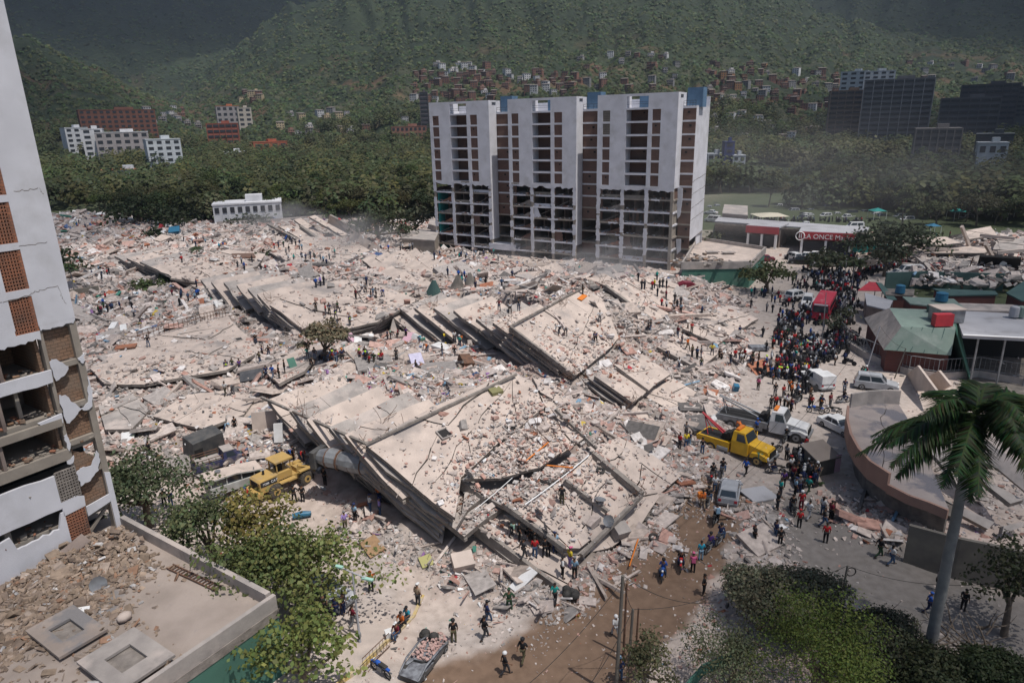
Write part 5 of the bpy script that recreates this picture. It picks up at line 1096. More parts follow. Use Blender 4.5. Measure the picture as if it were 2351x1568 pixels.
# trees one can tell apart
def crown_at(cx, cy, wpx, hpx, zc, seed, base, label, n=None, size=None, K=None, var=.35, name='tree', cat='tree', lobes=1.0, asp=.6, ground=None, col=(1, 1, 1), **kw):
 c = D(cx, cy, zc); dist = math.hypot(math.hypot(c[0], c[1]), CH-zc); W_ = 1.24*wpx/1567*dist; H_ = 1.2*hpx/1567*dist; gz = float(gh(c[0], c[1])) if ground is None else ground
 size = size or dist*.0052; n = n or int(4.2*W_*W_/size**2); n = min(n, 42000); K = K or int(30+W_*3.2)
 T = make_tree(seed, W_, H_*1.05, zc-gz, K, n, size, base, r0=.03*W_+.03, name=name, lobes=lobes, var=var, asp=asp, **kw); T.location = (c[0], c[1], gz)
 tag(T, label, cat); return T
BR = (.075, .10, .040); OL = (.155, .14, .042)
for a in (((325, 1122, 165, 120, 3.6), 301, (.07, .092, .048), 'dark green broadleaf tree against the foot of the left apartment block'),
          ((465, 1215, 150, 150, 4.2), 302, (.095, .12, .055), 'grey green broadleaf tree between the annex parapet and the minibus wreck'),
          ((592, 1215, 140, 105, 4.4), 303, OL, 'round olive yellow tree just below the wheel loader'),
          ((585, 1310, 190, 110, 3.8), 304, (.105, .135, .05), 'wide green tree overhanging the corner of the annex parapet'),
          ((705, 1310, 200, 130, 3.9), 305, (.13, .155, .052), 'yellow green tree shading the dusty white car'),
          ((690, 1492, 168, 135, 3.6), 306, (.135, .17, .05), 'bright green broadleaf tree at the bottom edge by the lamp post'),
          ((742, 778, 85, 85, 6.2), 307, (.15, .135, .085), 'dusty thin tree standing in the middle of the rubble'),
          ((868, 526, 122, 86, 6.4), 308, (.042, .055, .026), 'dark spreading tree between the fallen wall panels and the tower'),
          ((1765, 634, 100, 62, 3.4), 309, (.06, .075, .032), 'dense green tree beside the green walled podium'),
          ((318, 490, 110, 84, 5.6), 310, (.03, .045, .018), 'dark rounded tree at the far edge of the left rubble'),
          ((482, 483, 62, 50, 5.0), 311, (.09, .10, .05), 'sparse pale tree with open crown in front of the white villa'),
          ((352, 540, 38, 30, 2.4), 312, (.03, .045, .02), 'small dark bush in the left rubble near the blue tarpaulin'),
          ((150, 615, 70, 80, 3.5), 313, (.025, .038, .016), 'dark tree beside the left block, behind the grey wall'),
          ((956, 505, 66, 62, 6.0), 314, (.05, .06, .035), 'small grey green tree left of the tower foot'),
          ((1635, 560, 48, 62, 3.6), 315, (.055, .068, .032), 'green tree at the right foot of the tower'),
          ((1800, 1385, 190, 90, 2.2), 316, (.12, .125, .08), 'wide dusty olive tree between the muddy street and the right lane'),
          ((1885, 1505, 240, 180, 3.6), 317, (.085, .12, .026), 'large bright green fine leaved tree at the bottom right'),
          ((1680, 1520, 170, 120, 2.2), 318, (.11, .13, .07), 'grey green feathery shrub on rubble beside the muddy street'),
          ((1485, 1520, 120, 90, 2.4), 319, (.085, .09, .045), 'small browning shrub behind the utility poles at the bottom'),
          ((2335, 1335, 130, 170, 4.0), 320, (.028, .036, .016), 'dark tree at the right edge over the concrete wall'),
          ((2000, 1480, 170, 70, 1.4), 321, (.06, .065, .042), 'low dusty thicket right of the bright green tree'),
          ((2150, 1590, 220, 90, 1.2), 322, (.035, .045, .02), 'dark tangled shrub around the foot of the tall palm'),
          ((2310, 1590, 180, 90, 1.4), 323, (.03, .045, .018), 'dark green bush in the bottom right corner'),
          ((2060, 560, 150, 80, 4.0), 324, (.025, .036, .017), 'broad dark tree behind the long school wall at the right'),
          ((1960, 610, 40, 40, 3.0), 325, (.04, .055, .025), 'small tree by the car park right of the red shop'), ((1900, 600, 90, 30, 2.6), 326, (.045, .055, .028), 'low trees in front of the red fronted shop'),
          ((2035, 590, 70, 40, 4.0), 327, (.045, .052, .032), 'thin tree behind the pool wall at the right'),
          ((1945, 722, 40, 40, 2.2), 328, (.07, .08, .05), 'dusty bushes along the curved ramp fence'), ((1915, 745, 45, 36, 2.0), 329, (.06, .07, .045), 'bush at the left end of the curved ramp'),
          ((400, 508, 130, 20, 1.6), 334, (.03, .042, .02), 'dark clipped hedge behind the people at the far left'), ((575, 507, 110, 18, 1.6), 335, (.035, .05, .024), 'dark hedge in front of the long wall at the villa'),
 ((600, 590, 40, 26, 3.4), 330, (.04, .055, .024), 'small bush on the rubble left of centre'), ((400, 636, 60, 24, 3.0), 331, (.05, .07, .03), 'low grey green bush behind the fallen railing'), ((340, 660, 70, 26, 2.2), 332, (.06, .085, .03), 'creeping green bush on the left rubble'),
          ((1885, 1110, 10, 6, .4), 333, (.05, .08, .03), 'tuft of weeds at the lane corner')):
 kw = {}
 if a[1] in (317, 318): kw = dict(size=.16, asp=.5, lobes=1.3)
 elif a[1] in (307, 311): kw = dict(n=2600, K=26)
 elif a[1] in (301, 302, 303, 304, 305, 306): kw = dict(size=.30, asp=.7, lobes=1.6)
 elif a[1] in (316, 319, 321, 322, 323): kw = dict(size=.2, lobes=1.3, **({} if a[1] == 319 else dict(n=36000)))
 q = a[0] if a[1] not in (301, 302, 303, 304, 305, 306) else (a[0][0], a[0][1], a[0][2]*1.16, a[0][3]*1.2, a[0][4])
 crown_at(*q, a[1], a[2], a[3], **kw)
# bare dead branches round the palm
m = MB(); rr = random.Random(8); b0 = Vector(D(2120, 1500, 0))
for k in range(46):
 p = b0+Vector((rr.uniform(-3.2, 4.0), rr.uniform(-2.2, 1.6), rr.uniform(.2, 1.4))); P = [p]; d = Vector((rr.uniform(-1, 1), rr.uniform(-1, 1), rr.uniform(-.1, .8))).normalized()
 for i in range(5): d = (d+Vector((rr.uniform(-.4, .4), rr.uniform(-.4, .4), rr.uniform(-.3, .3)))).normalized(); P.append(P[-1]+d*rr.uniform(.3, .65))
 m.tube(P, [.07, .055, .045, .03, .02, .01], M['bark'], 5)
o = thing(m, 'dead_branches', 'heap of bare dead branches under the tall palm', 'branches'); o['kind'] = 'stuff'
PT = empty('palm_tree', (24.3, 32.8, 0), .4, 'tall royal palm with dark drooping fronds and smooth grey trunk, right foreground', 'palm tree')
palm_mesh(PT, 15.9, 5.5, 34, 3, lw=.07, dens=46, r0=.28, base=(.032, .058, .020), leafl=.5)
cs = MB(); cs.tube([(0, 0, 13.9), (0, 0, 14.8), (0, 0, 15.7)], [.34, .36, .2], M['leafgreen'] if 'leafgreen' in M else M.setdefault('leafgreen', mat('palm_crownshaft', (.10, .14, .05), (.07, .06, .03), 2)), 10)
for k in range(9): a = k*.7; cs.tube([(0, 0, 14.6), (.5*math.cos(a), .5*math.sin(a), 13.9), (.55*math.cos(a), .55*math.sin(a), 12.2)], [.05, .04, .01], M['bark'], 4)
cs.build('crownshaft', PT)
for (x, y, z, s, l) in ((584, 462, 5.5, .7, 'coconut palm in front of the white villa'), (889, 400, 15, 1.15, 'tall yellow fronded palm above the wood, right one of two'), (843, 415, 13, 1.1, 'tall palm above the wood, left one of two'), (455, 600, 4.5, .55, 'bushy palm on the left rubble beside the thin slabs'), (165, 640, 4, .6, 'palm fronds showing beside the left block')):
 if z > 10: h = SH.hit(x, y+60)[0]; p = (h.x*.72, h.y*.72); gz = float(far_h(np.array([p[0]]), np.array([p[1]]))[0])
 else: p = D(x, y, z)[:2]; gz = float(gh(*p)) if abs(p[0]) < 140 and p[1] < 210 else 0
 plant(fp, p[0], p[1], gz, s, None, (1.3, 1.1, .8) if x == 889 else (1, 1, 1), l, 'palm tree')
for x in (772, 812, 735, 648, 560, 412, 262, 300):
 h = SH.hit(x, 452)[0]; plant(fp, h.x*.95, h.y*.95, h.z, 1.15, None, (.9, 1, .9), 'slender palm rising out of the wood '+sector(h.x, h.y), 'palm tree', 'palms in the wood')
# town behind the wood and the houses on the slope
M['win'] = mat('window_dark', (.035, .038, .045), rough=.3); M['wallc'] = mat('painted_wall', (1, 1, 1), (.8, .8, .8), .3, objcol=True); M['tin'] = mat('tin_roof', (.22, .19, .17), (.13, .11, .10), .2); M['tile'] = mat('orange_tile_roof', (.32, .12, .06), (.25, .095, .05), .4)
def apartment(x0, x1, yb, hp_, floors, bays, wallc, label, depth=14, rot=0.0, roofc=None, band=False, gz=None, dist=None, name='apartment_building', bandc=None, kink=None, roofm=None):
 """x0..x1, yb: where its foot shows in the photograph; hp_: height in photo px"""
 xc = (x0+x1)/2
 if dist: r_ = ray(xc, yb); t = dist/math.hypot(r_[0], r_[1]); p = Vector((r_[0]*t, r_[1]*t, CH+r_[2]*t))
 else: p = SH.hit(xc, yb)[0]
 dd_ = math.hypot(p.x, p.y); W_ = (x1-x0)/1567*dd_/math.cos(rot)*.96; H_ = hp_/1567*dd_*1.03; zb = -14
 T = empty(name, p, -math.atan2(p.x, p.y)+rot, label, 'building'); fh = H_/floors; col = (*wallc, 1)
 m = MB(); m.box((0, depth/2, (H_+zb)/2), (W_, depth, H_-zb), M['wallc']); o = m.build('wall', T); o.color = col
 m = MB(); m.box((0, depth/2, H_+.25), (W_+.4, depth+.4, .5), roofm or M['wallc']); m.box((W_*.1, depth/2, H_+1.4), (W_*.25, depth*.4, 2.4), M['wallc']); o = m.build('roof', T); o.color = (*(roofc or wallc), 1)
 if band:
  for f in range(floors):
   m = MB(); m.box((0, -.15, fh*(f+.62)), (W_*.96, .5, fh*.42), M['win']); m.build('window_band', T)
  for b in range(bays+1): m = MB(); m.box((-W_/2+W_*b/bays, -.35, H_/2), (.5, .6, H_), M['wallc']); o = m.build('pier', T); o.color = (*(bandc or wallc), 1)
 else:
  me = None
  for f in range(floors):
   for b in range(bays):
    if me is None: m = MB(); m.box((0, 0, 0), (W_/bays*.56, .3, fh*.46), M['win']); me = m.mesh('window')
    link('window', me, T, (-W_/2+W_*(b+.5)/bays, -.04, fh*(f+.58)))
 return T
apartment(216, 350, 328, 58, 7, 12, (.165, .075, .055), 'wide red brown hotel block above the left wood', 16, .12, roofc=(.17, .08, .06))
apartment(167, 206, 352, 44, 5, 3, (.55, .56, .58), 'white stepped block at the far left beside the dark cypress', 12, .3); apartment(206, 243, 372, 58, 6, 2, (.58, .58, .60), 'narrow white block between the far left block and the beige one', 12, -.1)
apartment(245, 340, 378, 58, 5, 6, (.33, .30, .30), 'beige and brown apartment house with white roof, left of the wood', 14, 0, roofc=(.6, .6, .62)); apartment(356, 420, 402, 66, 6, 4, (.50, .53, .56), 'white apartment house with curved gables near the orange roofs', 12, .15)
apartment(506, 552, 296, 42, 4, 4, (.30, .28, .28), 'beige school block with orange roof on the slope', 12, .1, roofc=(.4, .15, .08)); apartment(552, 580, 292, 36, 4, 2, (.42, .38, .33), 'cream block beside the beige school block', 10, .1)
apartment(487, 548, 345, 50, 5, 5, (.30, .10, .07), 'brick red block with white window bands above the wood', 12, -.1, band=True, bandc=(.3, .1, .07)); apartment(590, 660, 362, 30, 2, 4, (.36, .11, .065), 'low orange brick house at the top of the wood', 12, .3)
apartment(518, 566, 376, 22, 2, 3, (.62, .62, .63), 'white villa roof showing above the trees', 10, 0, name='villa'); apartment(250, 332, 416, 20, 2, 5, (.5, .55, .6), 'long low house with orange tiled roof, far left', 12, .05, name='house', roofm=M['tile'])
apartment(902, 980, 330, 34, 3, 8, (.26, .13, .10), 'brown brick school just left of the tower', 14, -.05); apartment(968, 986, 300, 76, 9, 1, (.10, .09, .10), 'thin dark tower block behind the left edge of the white tower', 12, 0, band=True)
apartment(1905, 1978, 310, 80, 9, 5, (.19, .15, .13), 'dark brown office block left of the wide grey block', 18, .1, band=True, roofc=(.16, .11, .08), dist=640); apartment(1985, 2108, 318, 104, 11, 7, (.16, .155, .16), 'wide dark grey slab block with pale vertical ribs', 18, .05, band=True, bandc=(.26, .26, .27), dist=600)
apartment(1928, 1976, 240, 58, 7, 3, (.42, .45, .47), 'white rounded tower on the slope, left one of a pair', 14, -.2, dist=760); apartment(1984, 2040, 232, 52, 7, 4, (.44, .46, .48), 'white rounded tower on the slope, right one of a pair', 14, .2, dist=760)
apartment(2106, 2184, 372, 58, 5, 6, (.17, .155, .15), 'beige slab block with open balconies, right of the park', 14, .1, band=True, dist=430); apartment(2165, 2262, 320, 70, 7, 6, (.11, .11, .12), 'dark ribbed block half hidden by trees, right', 14, 0, band=True, dist=560)
apartment(2214, 2306, 280, 62, 7, 7, (.10, .095, .10), 'dark block on the right slope', 16, -.1, band=True, dist=700); apartment(2310, 2400, 270, 50, 7, 5, (.11, .115, .12), 'dark horizontal banded block at the right edge', 16, -.1, band=True, dist=700)
apartment(1624, 1660, 412, 50, 4, 3, (.36, .38, .41), 'pale office block behind the tower, left half of the pair with the blue stair', 10, .2, band=True, dist=420); apartment(1680, 1706, 425, 58, 5, 2, (.38, .40, .43), 'pale office block, right half of the pair with the blue stair', 10, .2, dist=415)
apartment(1660, 1681, 410, 72, 6, 1, (.03, .045, .14), 'dark blue stair tower between two pale office blocks', 8, .2, dist=416)
apartment(2240, 2300, 390, 60, 3, 2, (.06, .068, .075), 'blank dark grey hall at the right edge of the town', 18, 0, dist=440, name='hall'); apartment(2252, 2300, 362, 24, 1, 3, (.40, .42, .43), 'white roofed shed near the right edge', 12, .1, dist=400, name='shed')
# villa at the edge of the rubble
v = apartment(500, 642, 496, 24, 1, 9, (.60, .60, .62), 'long white two storey villa with flat overhanging roof at the edge of the rubble', 12, -.05, name='villa', dist=246, roofc=(.62, .62, .64))
def simple_block(name, P, h, mt, label, roofm=None, cat='building', par=.5, zb=-.5, parapet=True):
 c = Vector(D(*P[0], 0)); T = empty(name, c, 0, label, cat); Q = [Vector(D(*p, 0))-c for p in P]; m = MB(); m.prism([(q.x, q.y) for q in Q], zb, h, mt); m.build('wall', T)
 cc = sum(Q, Vector())/len(Q); m = MB(); m.prism([(cc.x+(q.x-cc.x)*1.02, cc.y+(q.y-cc.y)*1.02) for q in Q], h+.01, h+.3, roofm or M['slab2']); m.build('roof', T); return T
simple_block('flat_roofed_house', [(925,590),(1000,596),(1010,572),(940,566)], 4.4, M['conc_tan'], 'grey flat roofed house at the left foot of the tower'); simple_block('open_carport', [(985,540),(1002,545),(1002,530),(988,528)], 3.0, M['slab2'], 'pale carport frame left of the tower')
lowwall('grey_wall', [(160,700),(232,688)], 2.8, .3, M['dkwall'], 'grey wall beside the dark tree at the left block'); lowwall('blue_wall', [(200,580),(330,572)], 1.6, .3, mat('faded_blue', (.16,.22,.32)), 'faded blue wall at the edge of the left rubble')
lowwall('long_wall', [(500,528),(640,520),(760,510)], 2.6, .3, M['slab2'], 'long pale wall in front of the villa'); lowwall('school_wall', [(2030,665),(2120,662),(2300,668)], 3.2, .3, M['groof2'], 'dark fence wall behind the green roofs'); lowwall('low_wall', [(1980,612),(2110,622),(2230,640)], 1.5, .3, M['edge'], 'low wall between the road and the right hand ruins')
lowwall('pool_wall', [(1950,580),(2010,582),(2040,583)], 2.2, .3, M['teal'], 'green wall by the umbrella right of the red shop')
# shops
def shop(a, b, back, h, label, txt=None, name='shop'):
 A_ = Vector(D(*a, 0)); B_ = Vector(D(*b, 0)); d = B_-A_; W_ = d.length; T = empty(name, A_, math.atan2(d.y, d.x), label, 'shop')
 m = MB(); m.box((W_/2, back/2+.8, h/2-.4), (W_, back-1.6, h-.8), M['room']); m.box((W_/2, .72, h*.3), (W_*.9, .12, h*.5), M['win']); m.build('wall', T)
 m = MB(); m.box((W_/2, back/2, h-.2), (W_+.6, back, .35), M['wroof']); m.build('roof', T); m = MB(); m.box((W_/2, -.1, h-1.0), (W_+.5, .3, 1.7), M['red']); f = m.build('fascia', T)
 for t in (.05, .5, .95): m = MB(); m.box((W_*t, .1, h/2-1), (.5, .5, h-2), M['white2']); m.build('column', T)
 if txt:
  cu = bpy.data.curves.new('sign_text', 'FONT'); cu.body = txt; cu.size = 1.5; cu.extrude = .03; cu.align_x = 'CENTER'; cu.materials.append(M['white2'])
  o = bpy.data.objects.new('lettering', cu); COL.objects.link(o); bpy.context.view_layer.update(); dg = bpy.context.evaluated_depsgraph_get(); me = bpy.data.meshes.new_from_object(o.evaluated_get(dg)); bpy.data.objects.remove(o)
  o = link('lettering', me, f, (W_*.55, -.32, h-1.6)); o.rotation_euler = (PI/2, 0, 0)
  m = MB(); V = [(-.6+W_*.06+math.cos(q*.26)*.95, -.4, h-1.1+math.sin(q*.26)*.95) for q in range(25)]; m.tube(V, .12, M['white2'], 4); m.tube([(W_*.06-.75, -.4, h-1.6), (W_*.06-.75, -.4, h-.5)], .1, M['white2'], 4); m.tube([(W_*.06-.35, -.4, h-1.6), (W_*.06-.35, -.4, h-.5)], .1, M['white2'], 4); m.build('emblem', f)
shop((1832,583), (1955,590), 9, 5.4, 'red fronted market with white lettering beside the car park', 'LA ONCE Market'); shop((1712,566), (1782,572), 8, 5.4, 'shop with blank red canopy right of the tower')
T = empty('long_shed', tuple(D(1640, 560, 0)), 0, 'long low grey shed roof behind the red shops', 'building'); o0 = Vector(D(1640, 560, 0)); m = MB(); m.plate([Vector(D(*p))-o0 for p in ((1640,508,5),(1990,532,5),(1996,522,5),(1650,498,5))], .3, M['wroof']); m.build('roof', T)
m = MB(); m.plate([Vector(D(*p))-o0 for p in ((1642,512,5),(1990,536,5),(1990,545,0),(1642,540,0))], .3, M['edge_dark']); m.build('wall', T)
simple_block('blue_grey_shop', [(1655,540),(1712,546),(1712,520),(1660,516)], 5.8, M['room'], 'pale grey two storey shop right of the tower')
M['orange'] = mat('orange_canvas', (.60, .20, .02)); M['tealc'] = mat('teal_canvas', (.02, .22, .20)); M['cream'] = mat('cream_canvas', (.5, .46, .36)); M['grn_c'] = mat('pale_green_canvas', (.30, .50, .42))
def tent(x, y, z, w_, mt, name, label):
 p = D(x, y, 0); m = MB(); a = w_/2; V = [(-a, -a, z*.75), (a, -a, z*.75), (a, a, z*.75), (-a, a, z*.75), (0, 0, z)]; m.add(V, [(0, 1, 4), (1, 2, 4), (2, 3, 4), (3, 0, 4), (3, 2, 1, 0)], mt)
 for sx in (-1, 1):
  for sy in (-1, 1): m.tube([(sx*a*.96, sy*a*.96, 0), (sx*a*.96, sy*a*.96, z*.75)], .06, M['white2'], 4)
 thing(m, name, label, 'tent', Mx=Matrix.Translation((p[0], p[1], far_h(np.array([p[0]]), np.array([p[1]]))[0] if p[1] > 200 else 0)))
tent(2320, 503, 4.2, 7, M['orange'], 'canvas_tent', 'orange pointed tent at the right edge'); tent(2012, 504, 3.6, 4, M['tealc'], 'canvas_tent', 'small teal tent beside the big dark tree'); tent(2195, 506, 3.6, 4, M['tealc'], 'canvas_tent', 'small teal tent right of the big dark tree'); tent(1765, 512, 3.2, 9, M['cream'], 'canvas_tent', 'wide cream tent behind the red shops'); tent(2140, 535, 2.6, 3, M['bluetank'], 'canvas_tent', 'small blue shelter behind the right hand ruins')
m = MB(); m.cyl((0, 0, 2.5), 2.4, .5, M['grn_c'], 12, r2=.1); m.tube([(0, 0, 0), (0, 0, 2.7)], .06, M['steel']); thing(m, 'parasol', 'pale green parasol beside the green wall', 'parasol', Mx=Matrix.Translation(D(2060, 592, 0)))
# houses on the slope
def house_mesh(k):
 rr = random.Random(500+k); m = MB(); w_, d_, h = rr.uniform(6, 10), rr.uniform(6, 8), rr.choice((3.2, 5.8, 5.8, 8.2)); m.box((0, 0, h/2-3), (w_, d_, h+6), M['wallc'])
 if k % 3 == 0: m.add([(-w_/2-.4, -d_/2-.4, h), (w_/2+.4, -d_/2-.4, h), (w_/2+.4, d_/2+.4, h+1.2), (-w_/2-.4, d_/2+.4, h+1.2)], [(0, 1, 2, 3)], M['tin']); m.box((0, 0, h+.1), (w_, d_, .2), M['tin'])
 elif k % 3 == 1: m.box((0, 0, h+.15), (w_+.5, d_+.5, .3), M['slab']); m.box((w_*.2, d_*.1, h+1.2), (w_*.45, d_*.6, 2.4), M['wallc'])
 else: m.box((0, 0, h+.15), (w_+.7, d_+.7, .3), M['tin']);
 for f in range(max(1, int(h/2.6))):
  for b in range(3): m.box((-w_/2+w_*(b+.5)/3, -d_/2, 1.5+2.6*f), (1.3, .2, 1.2), M['win'])
  if k % 2: m.box((0, -d_/2-.7, .2+2.6*f), (w_*.8, 1.5, .25), M['slab'])
 return m.mesh('hillside_house')
HM = [house_mesh(k) for k in range(7)]
HC = {'brick': (.19, .10, .075), 'white': (.50, .50, .51), 'brown': (.17, .10, .08), 'grey': (.24, .235, .235), 'cream': (.42, .34, .22), 'orange': (.30, .16, .08)}
ZN = [((950,1130,168,236), 50, 'brick brick brick white brown', 'above the left end of the tower'), ((1000,1120,150,172), 9, 'white brick white', 'at the top of the hillside village'), ((1130,1330,172,222), 36, 'brick brick white brown brick', 'on the slope behind the tower middle'),
      ((1330,1560,128,212), 24, 'white grey brick brown', 'on the slope behind the right tower end'), ((1625,1780,150,262), 48, 'brown brick grey white brown orange', 'on the slope right of the tower'), ((1780,1925,170,262), 30, 'brown grey white brick', 'left of the dark slab blocks'),
      ((1630,1900,272,328), 34, 'white white grey cream brick', 'in the valley town right of the tower'), ((1890,2110,318,345), 12, 'white cream grey orange', 'at the edge of the park on the right'), ((545,600,212,236), 7, 'brick cream white', 'on the spur above the beige school'), ((330,480,250,296), 12, 'white white brick grey', 'in the dark valley on the left'),
      ((640,980,262,312), 20, 'white brick cream grey', 'above the wood left of the tower'), ((2040,2330,140,236), 18, 'white grey brown', 'on the shaded right slope')]
# no fewer gaps than the photograph: houses rest on the terrain
gq = random.Random(33)
for (x0, x1, y0, y1), n, pal, where in ZN:
 L_ = []
 tries = 0
 while len(L_) < n and tries < n*40:
  tries += 1; x = gq.uniform(x0, x1); y = gq.uniform(y0, y1)
  if any(abs(x-q[0]) < 8.5 and abs(y-q[1]) < 6.5 for q in L_): continue
  h = SH.hit(x, y)
  if h is None or math.hypot(h[0].x, h[0].y) > 1500: continue
  L_.append((x, y, h[0], gq.choice(pal.split())))
 cnt = {}
 for x, y, p, c in sorted(L_, key=lambda q: q[0]):
  cnt[c] = cnt.get(c, 0)+1; s = math.hypot(p.x, p.y)/900; o = link('hillside_house', HM[gq.randrange(7)]); o.location = p; o.scale = (.58+.32*s,)*3; o.rotation_euler = (0, 0, -math.atan2(p.x, p.y)+gq.uniform(-.6, .6))
  v = gq.uniform(.8, 1.2); o.color = (*[q*v for q in HC[c]], 1)
  tag(o, '%s house %s' % ({'brick': 'brick red'}.get(c, c), where), 'house', '%s houses %s' % (c, where))
# people
M['skin'] = mat('skin', (.20, .105, .065), rough=.6); M['cloth'] = mat('cloth', (1, 1, 1), (.7, .7, .7), 6, objcol=True, rough=.9); M['hair'] = mat('dark_hair', (.018, .014, .012), rough=.7); M['shoe'] = mat('dark_shoe', (.03, .028, .026), rough=.7)
M['jeans'] = mat('trousers_cloth', (1, 1, 1), (.75, .75, .75), 8, rnd=[(.022, .028, .05), (.015, .015, .018), (.05, .07, .12), (.10, .10, .11), (.03, .03, .03), (.07, .06, .045), (.13, .16, .22)], rough=.9)
M['capc'] = mat('cap_cloth', (1, 1, 1), objcol=True, rough=.7)
def skel(pose):
 """joint positions of a 1.72 m adult facing -y"""
 V = Vector; J = dict(pel=V((0, 0, .92)), che=V((0, 0, 1.30)), nek=V((0, 0, 1.45)), hed=V((0, -.02, 1.60)))
 for s, n in ((1, 'L'), (-1, 'R')):
  J['sh'+n] = V((s*.18, 0, 1.38)); J['el'+n] = V((s*.25, .03, 1.12)); J['ha'+n] = V((s*.25, -.08, .88)); J['hi'+n] = V((s*.09, 0, .88)); J['kn'+n] = V((s*.11, -.02, .48)); J['an'+n] = V((s*.11, .02, .08)); J['to'+n] = V((s*.12, -.14, .04))
 if pose == 'hips':
  for s, n in ((1, 'L'), (-1, 'R')): J['el'+n] = V((s*.40, .06, 1.14)); J['ha'+n] = V((s*.20, -.04, .98)); J['an'+n].x = s*.17; J['to'+n].x = s*.2; J['kn'+n].x = s*.14
 if pose == 'walk':
  J['knL'] = V((.1, -.22, .52)); J['anL'] = V((.1, -.30, .09)); J['toL'] = V((.1, -.45, .08)); J['knR'] = V((-.1, .06, .47)); J['anR'] = V((-.1, .34, .14)); J['toR'] = V((-.1, .22, .04)); J['elL'].y = .14; J['haL'] = V((.27, .16, .92)); J['elR'].y = -.12; J['haR'] = V((-.26, -.30, 1.0))
 if pose == 'phone':
  J['elR'] = V((-.24, -.10, 1.14)); J['haR'] = V((-.10, -.30, 1.28)); J['elL'] = V((.24, -.08, 1.14)); J['haL'] = V((.08, -.30, 1.22)); J['hed'].y = -.06
 if pose == 'point':
  J['elR'] = V((-.44, -.05, 1.38)); J['haR'] = V((-.68, -.12, 1.42)); J['anL'].x = .18; J['toL'].x = .2
 if pose == 'bend':
  J['che'] = V((0, -.30, 1.12)); J['nek'] = V((0, -.42, 1.16)); J['hed'] = V((0, -.56, 1.12))
  for s, n in ((1, 'L'), (-1, 'R')): J['sh'+n] = V((s*.18, -.36, 1.14)); J['el'+n] = V((s*.22, -.42, .84)); J['ha'+n] = V((s*.16, -.52, .58)); J['kn'+n] = V((s*.15, -.10, .48)); J['an'+n].x = s*.18; J['to'+n].x = s*.2; J['hi'+n].y = .05
  J['pel'].y = .05
 if pose in ('sit', 'ride'):
  dz = -.46 if pose == 'sit' else -.12
  for k in J: J[k] = J[k]+V((0, 0, dz))
  for s, n in ((1, 'L'), (-1, 'R')):
   x = s*(.13 if pose == 'sit' else .20); z = J['hi'+n].z; J['kn'+n] = V((x, -.40, z+.04)); J['an'+n] = V((x, -.36, z-.38)) if pose == 'sit' else V((x, -.22, z-.42)); J['to'+n] = J['an'+n]+V((0, -.16, -.04))
   J['el'+n] = J['sh'+n]+V((s*.08, -.14, -.22)); J['ha'+n] = J['sh'+n]+(V((-s*.06, -.34, -.34)) if pose == 'sit' else V((s*.12, -.46, -.30)))
  for k in ('che', 'nek', 'hed', 'shL', 'shR'): J[k].y -= .06 if pose == 'sit' else .10
 return J
def skinned(J, edges, rad, sub=1):
 ks = [];
 for a, b in edges:
  for k in (a, b):
   if k not in ks: ks.append(k)
 me = bpy.data.meshes.new('tmp'); me.from_pydata([J[k] for k in ks], [(ks.index(a), ks.index(b)) for a, b in edges], []); o = bpy.data.objects.new('tmp', me); COL.objects.link(o)
 md = o.modifiers.new('s', 'SKIN');
 for i, k in enumerate(ks): me.skin_vertices[0].data[i].radius = (rad[k], rad[k]*.82 if k in ('pel', 'che') else rad[k]); me.skin_vertices[0].data[i].use_root = (k == 'pel')
 o.modifiers.new('u', 'SUBSURF').levels = sub; bpy.context.view_layer.update(); dg = bpy.context.evaluated_depsgraph_get(); e = o.evaluated_get(dg).to_mesh()
 V = [tuple(v.co) for v in e.vertices]; F = [tuple(p.vertices) for p in e.polygons]; o.evaluated_get(dg).to_mesh_clear(); bpy.data.objects.remove(o); bpy.data.meshes.remove(me); return V, F
POSE = {}
LEGS = [('pel', 'hiL'), ('hiL', 'knL'), ('knL', 'anL'), ('pel', 'hiR'), ('hiR', 'knR'), ('knR', 'anR')]; ARMS = [('che', 'shL'), ('shL', 'elL'), ('elL', 'haL'), ('che', 'shR'), ('shR', 'elR'), ('elR', 'haR')]
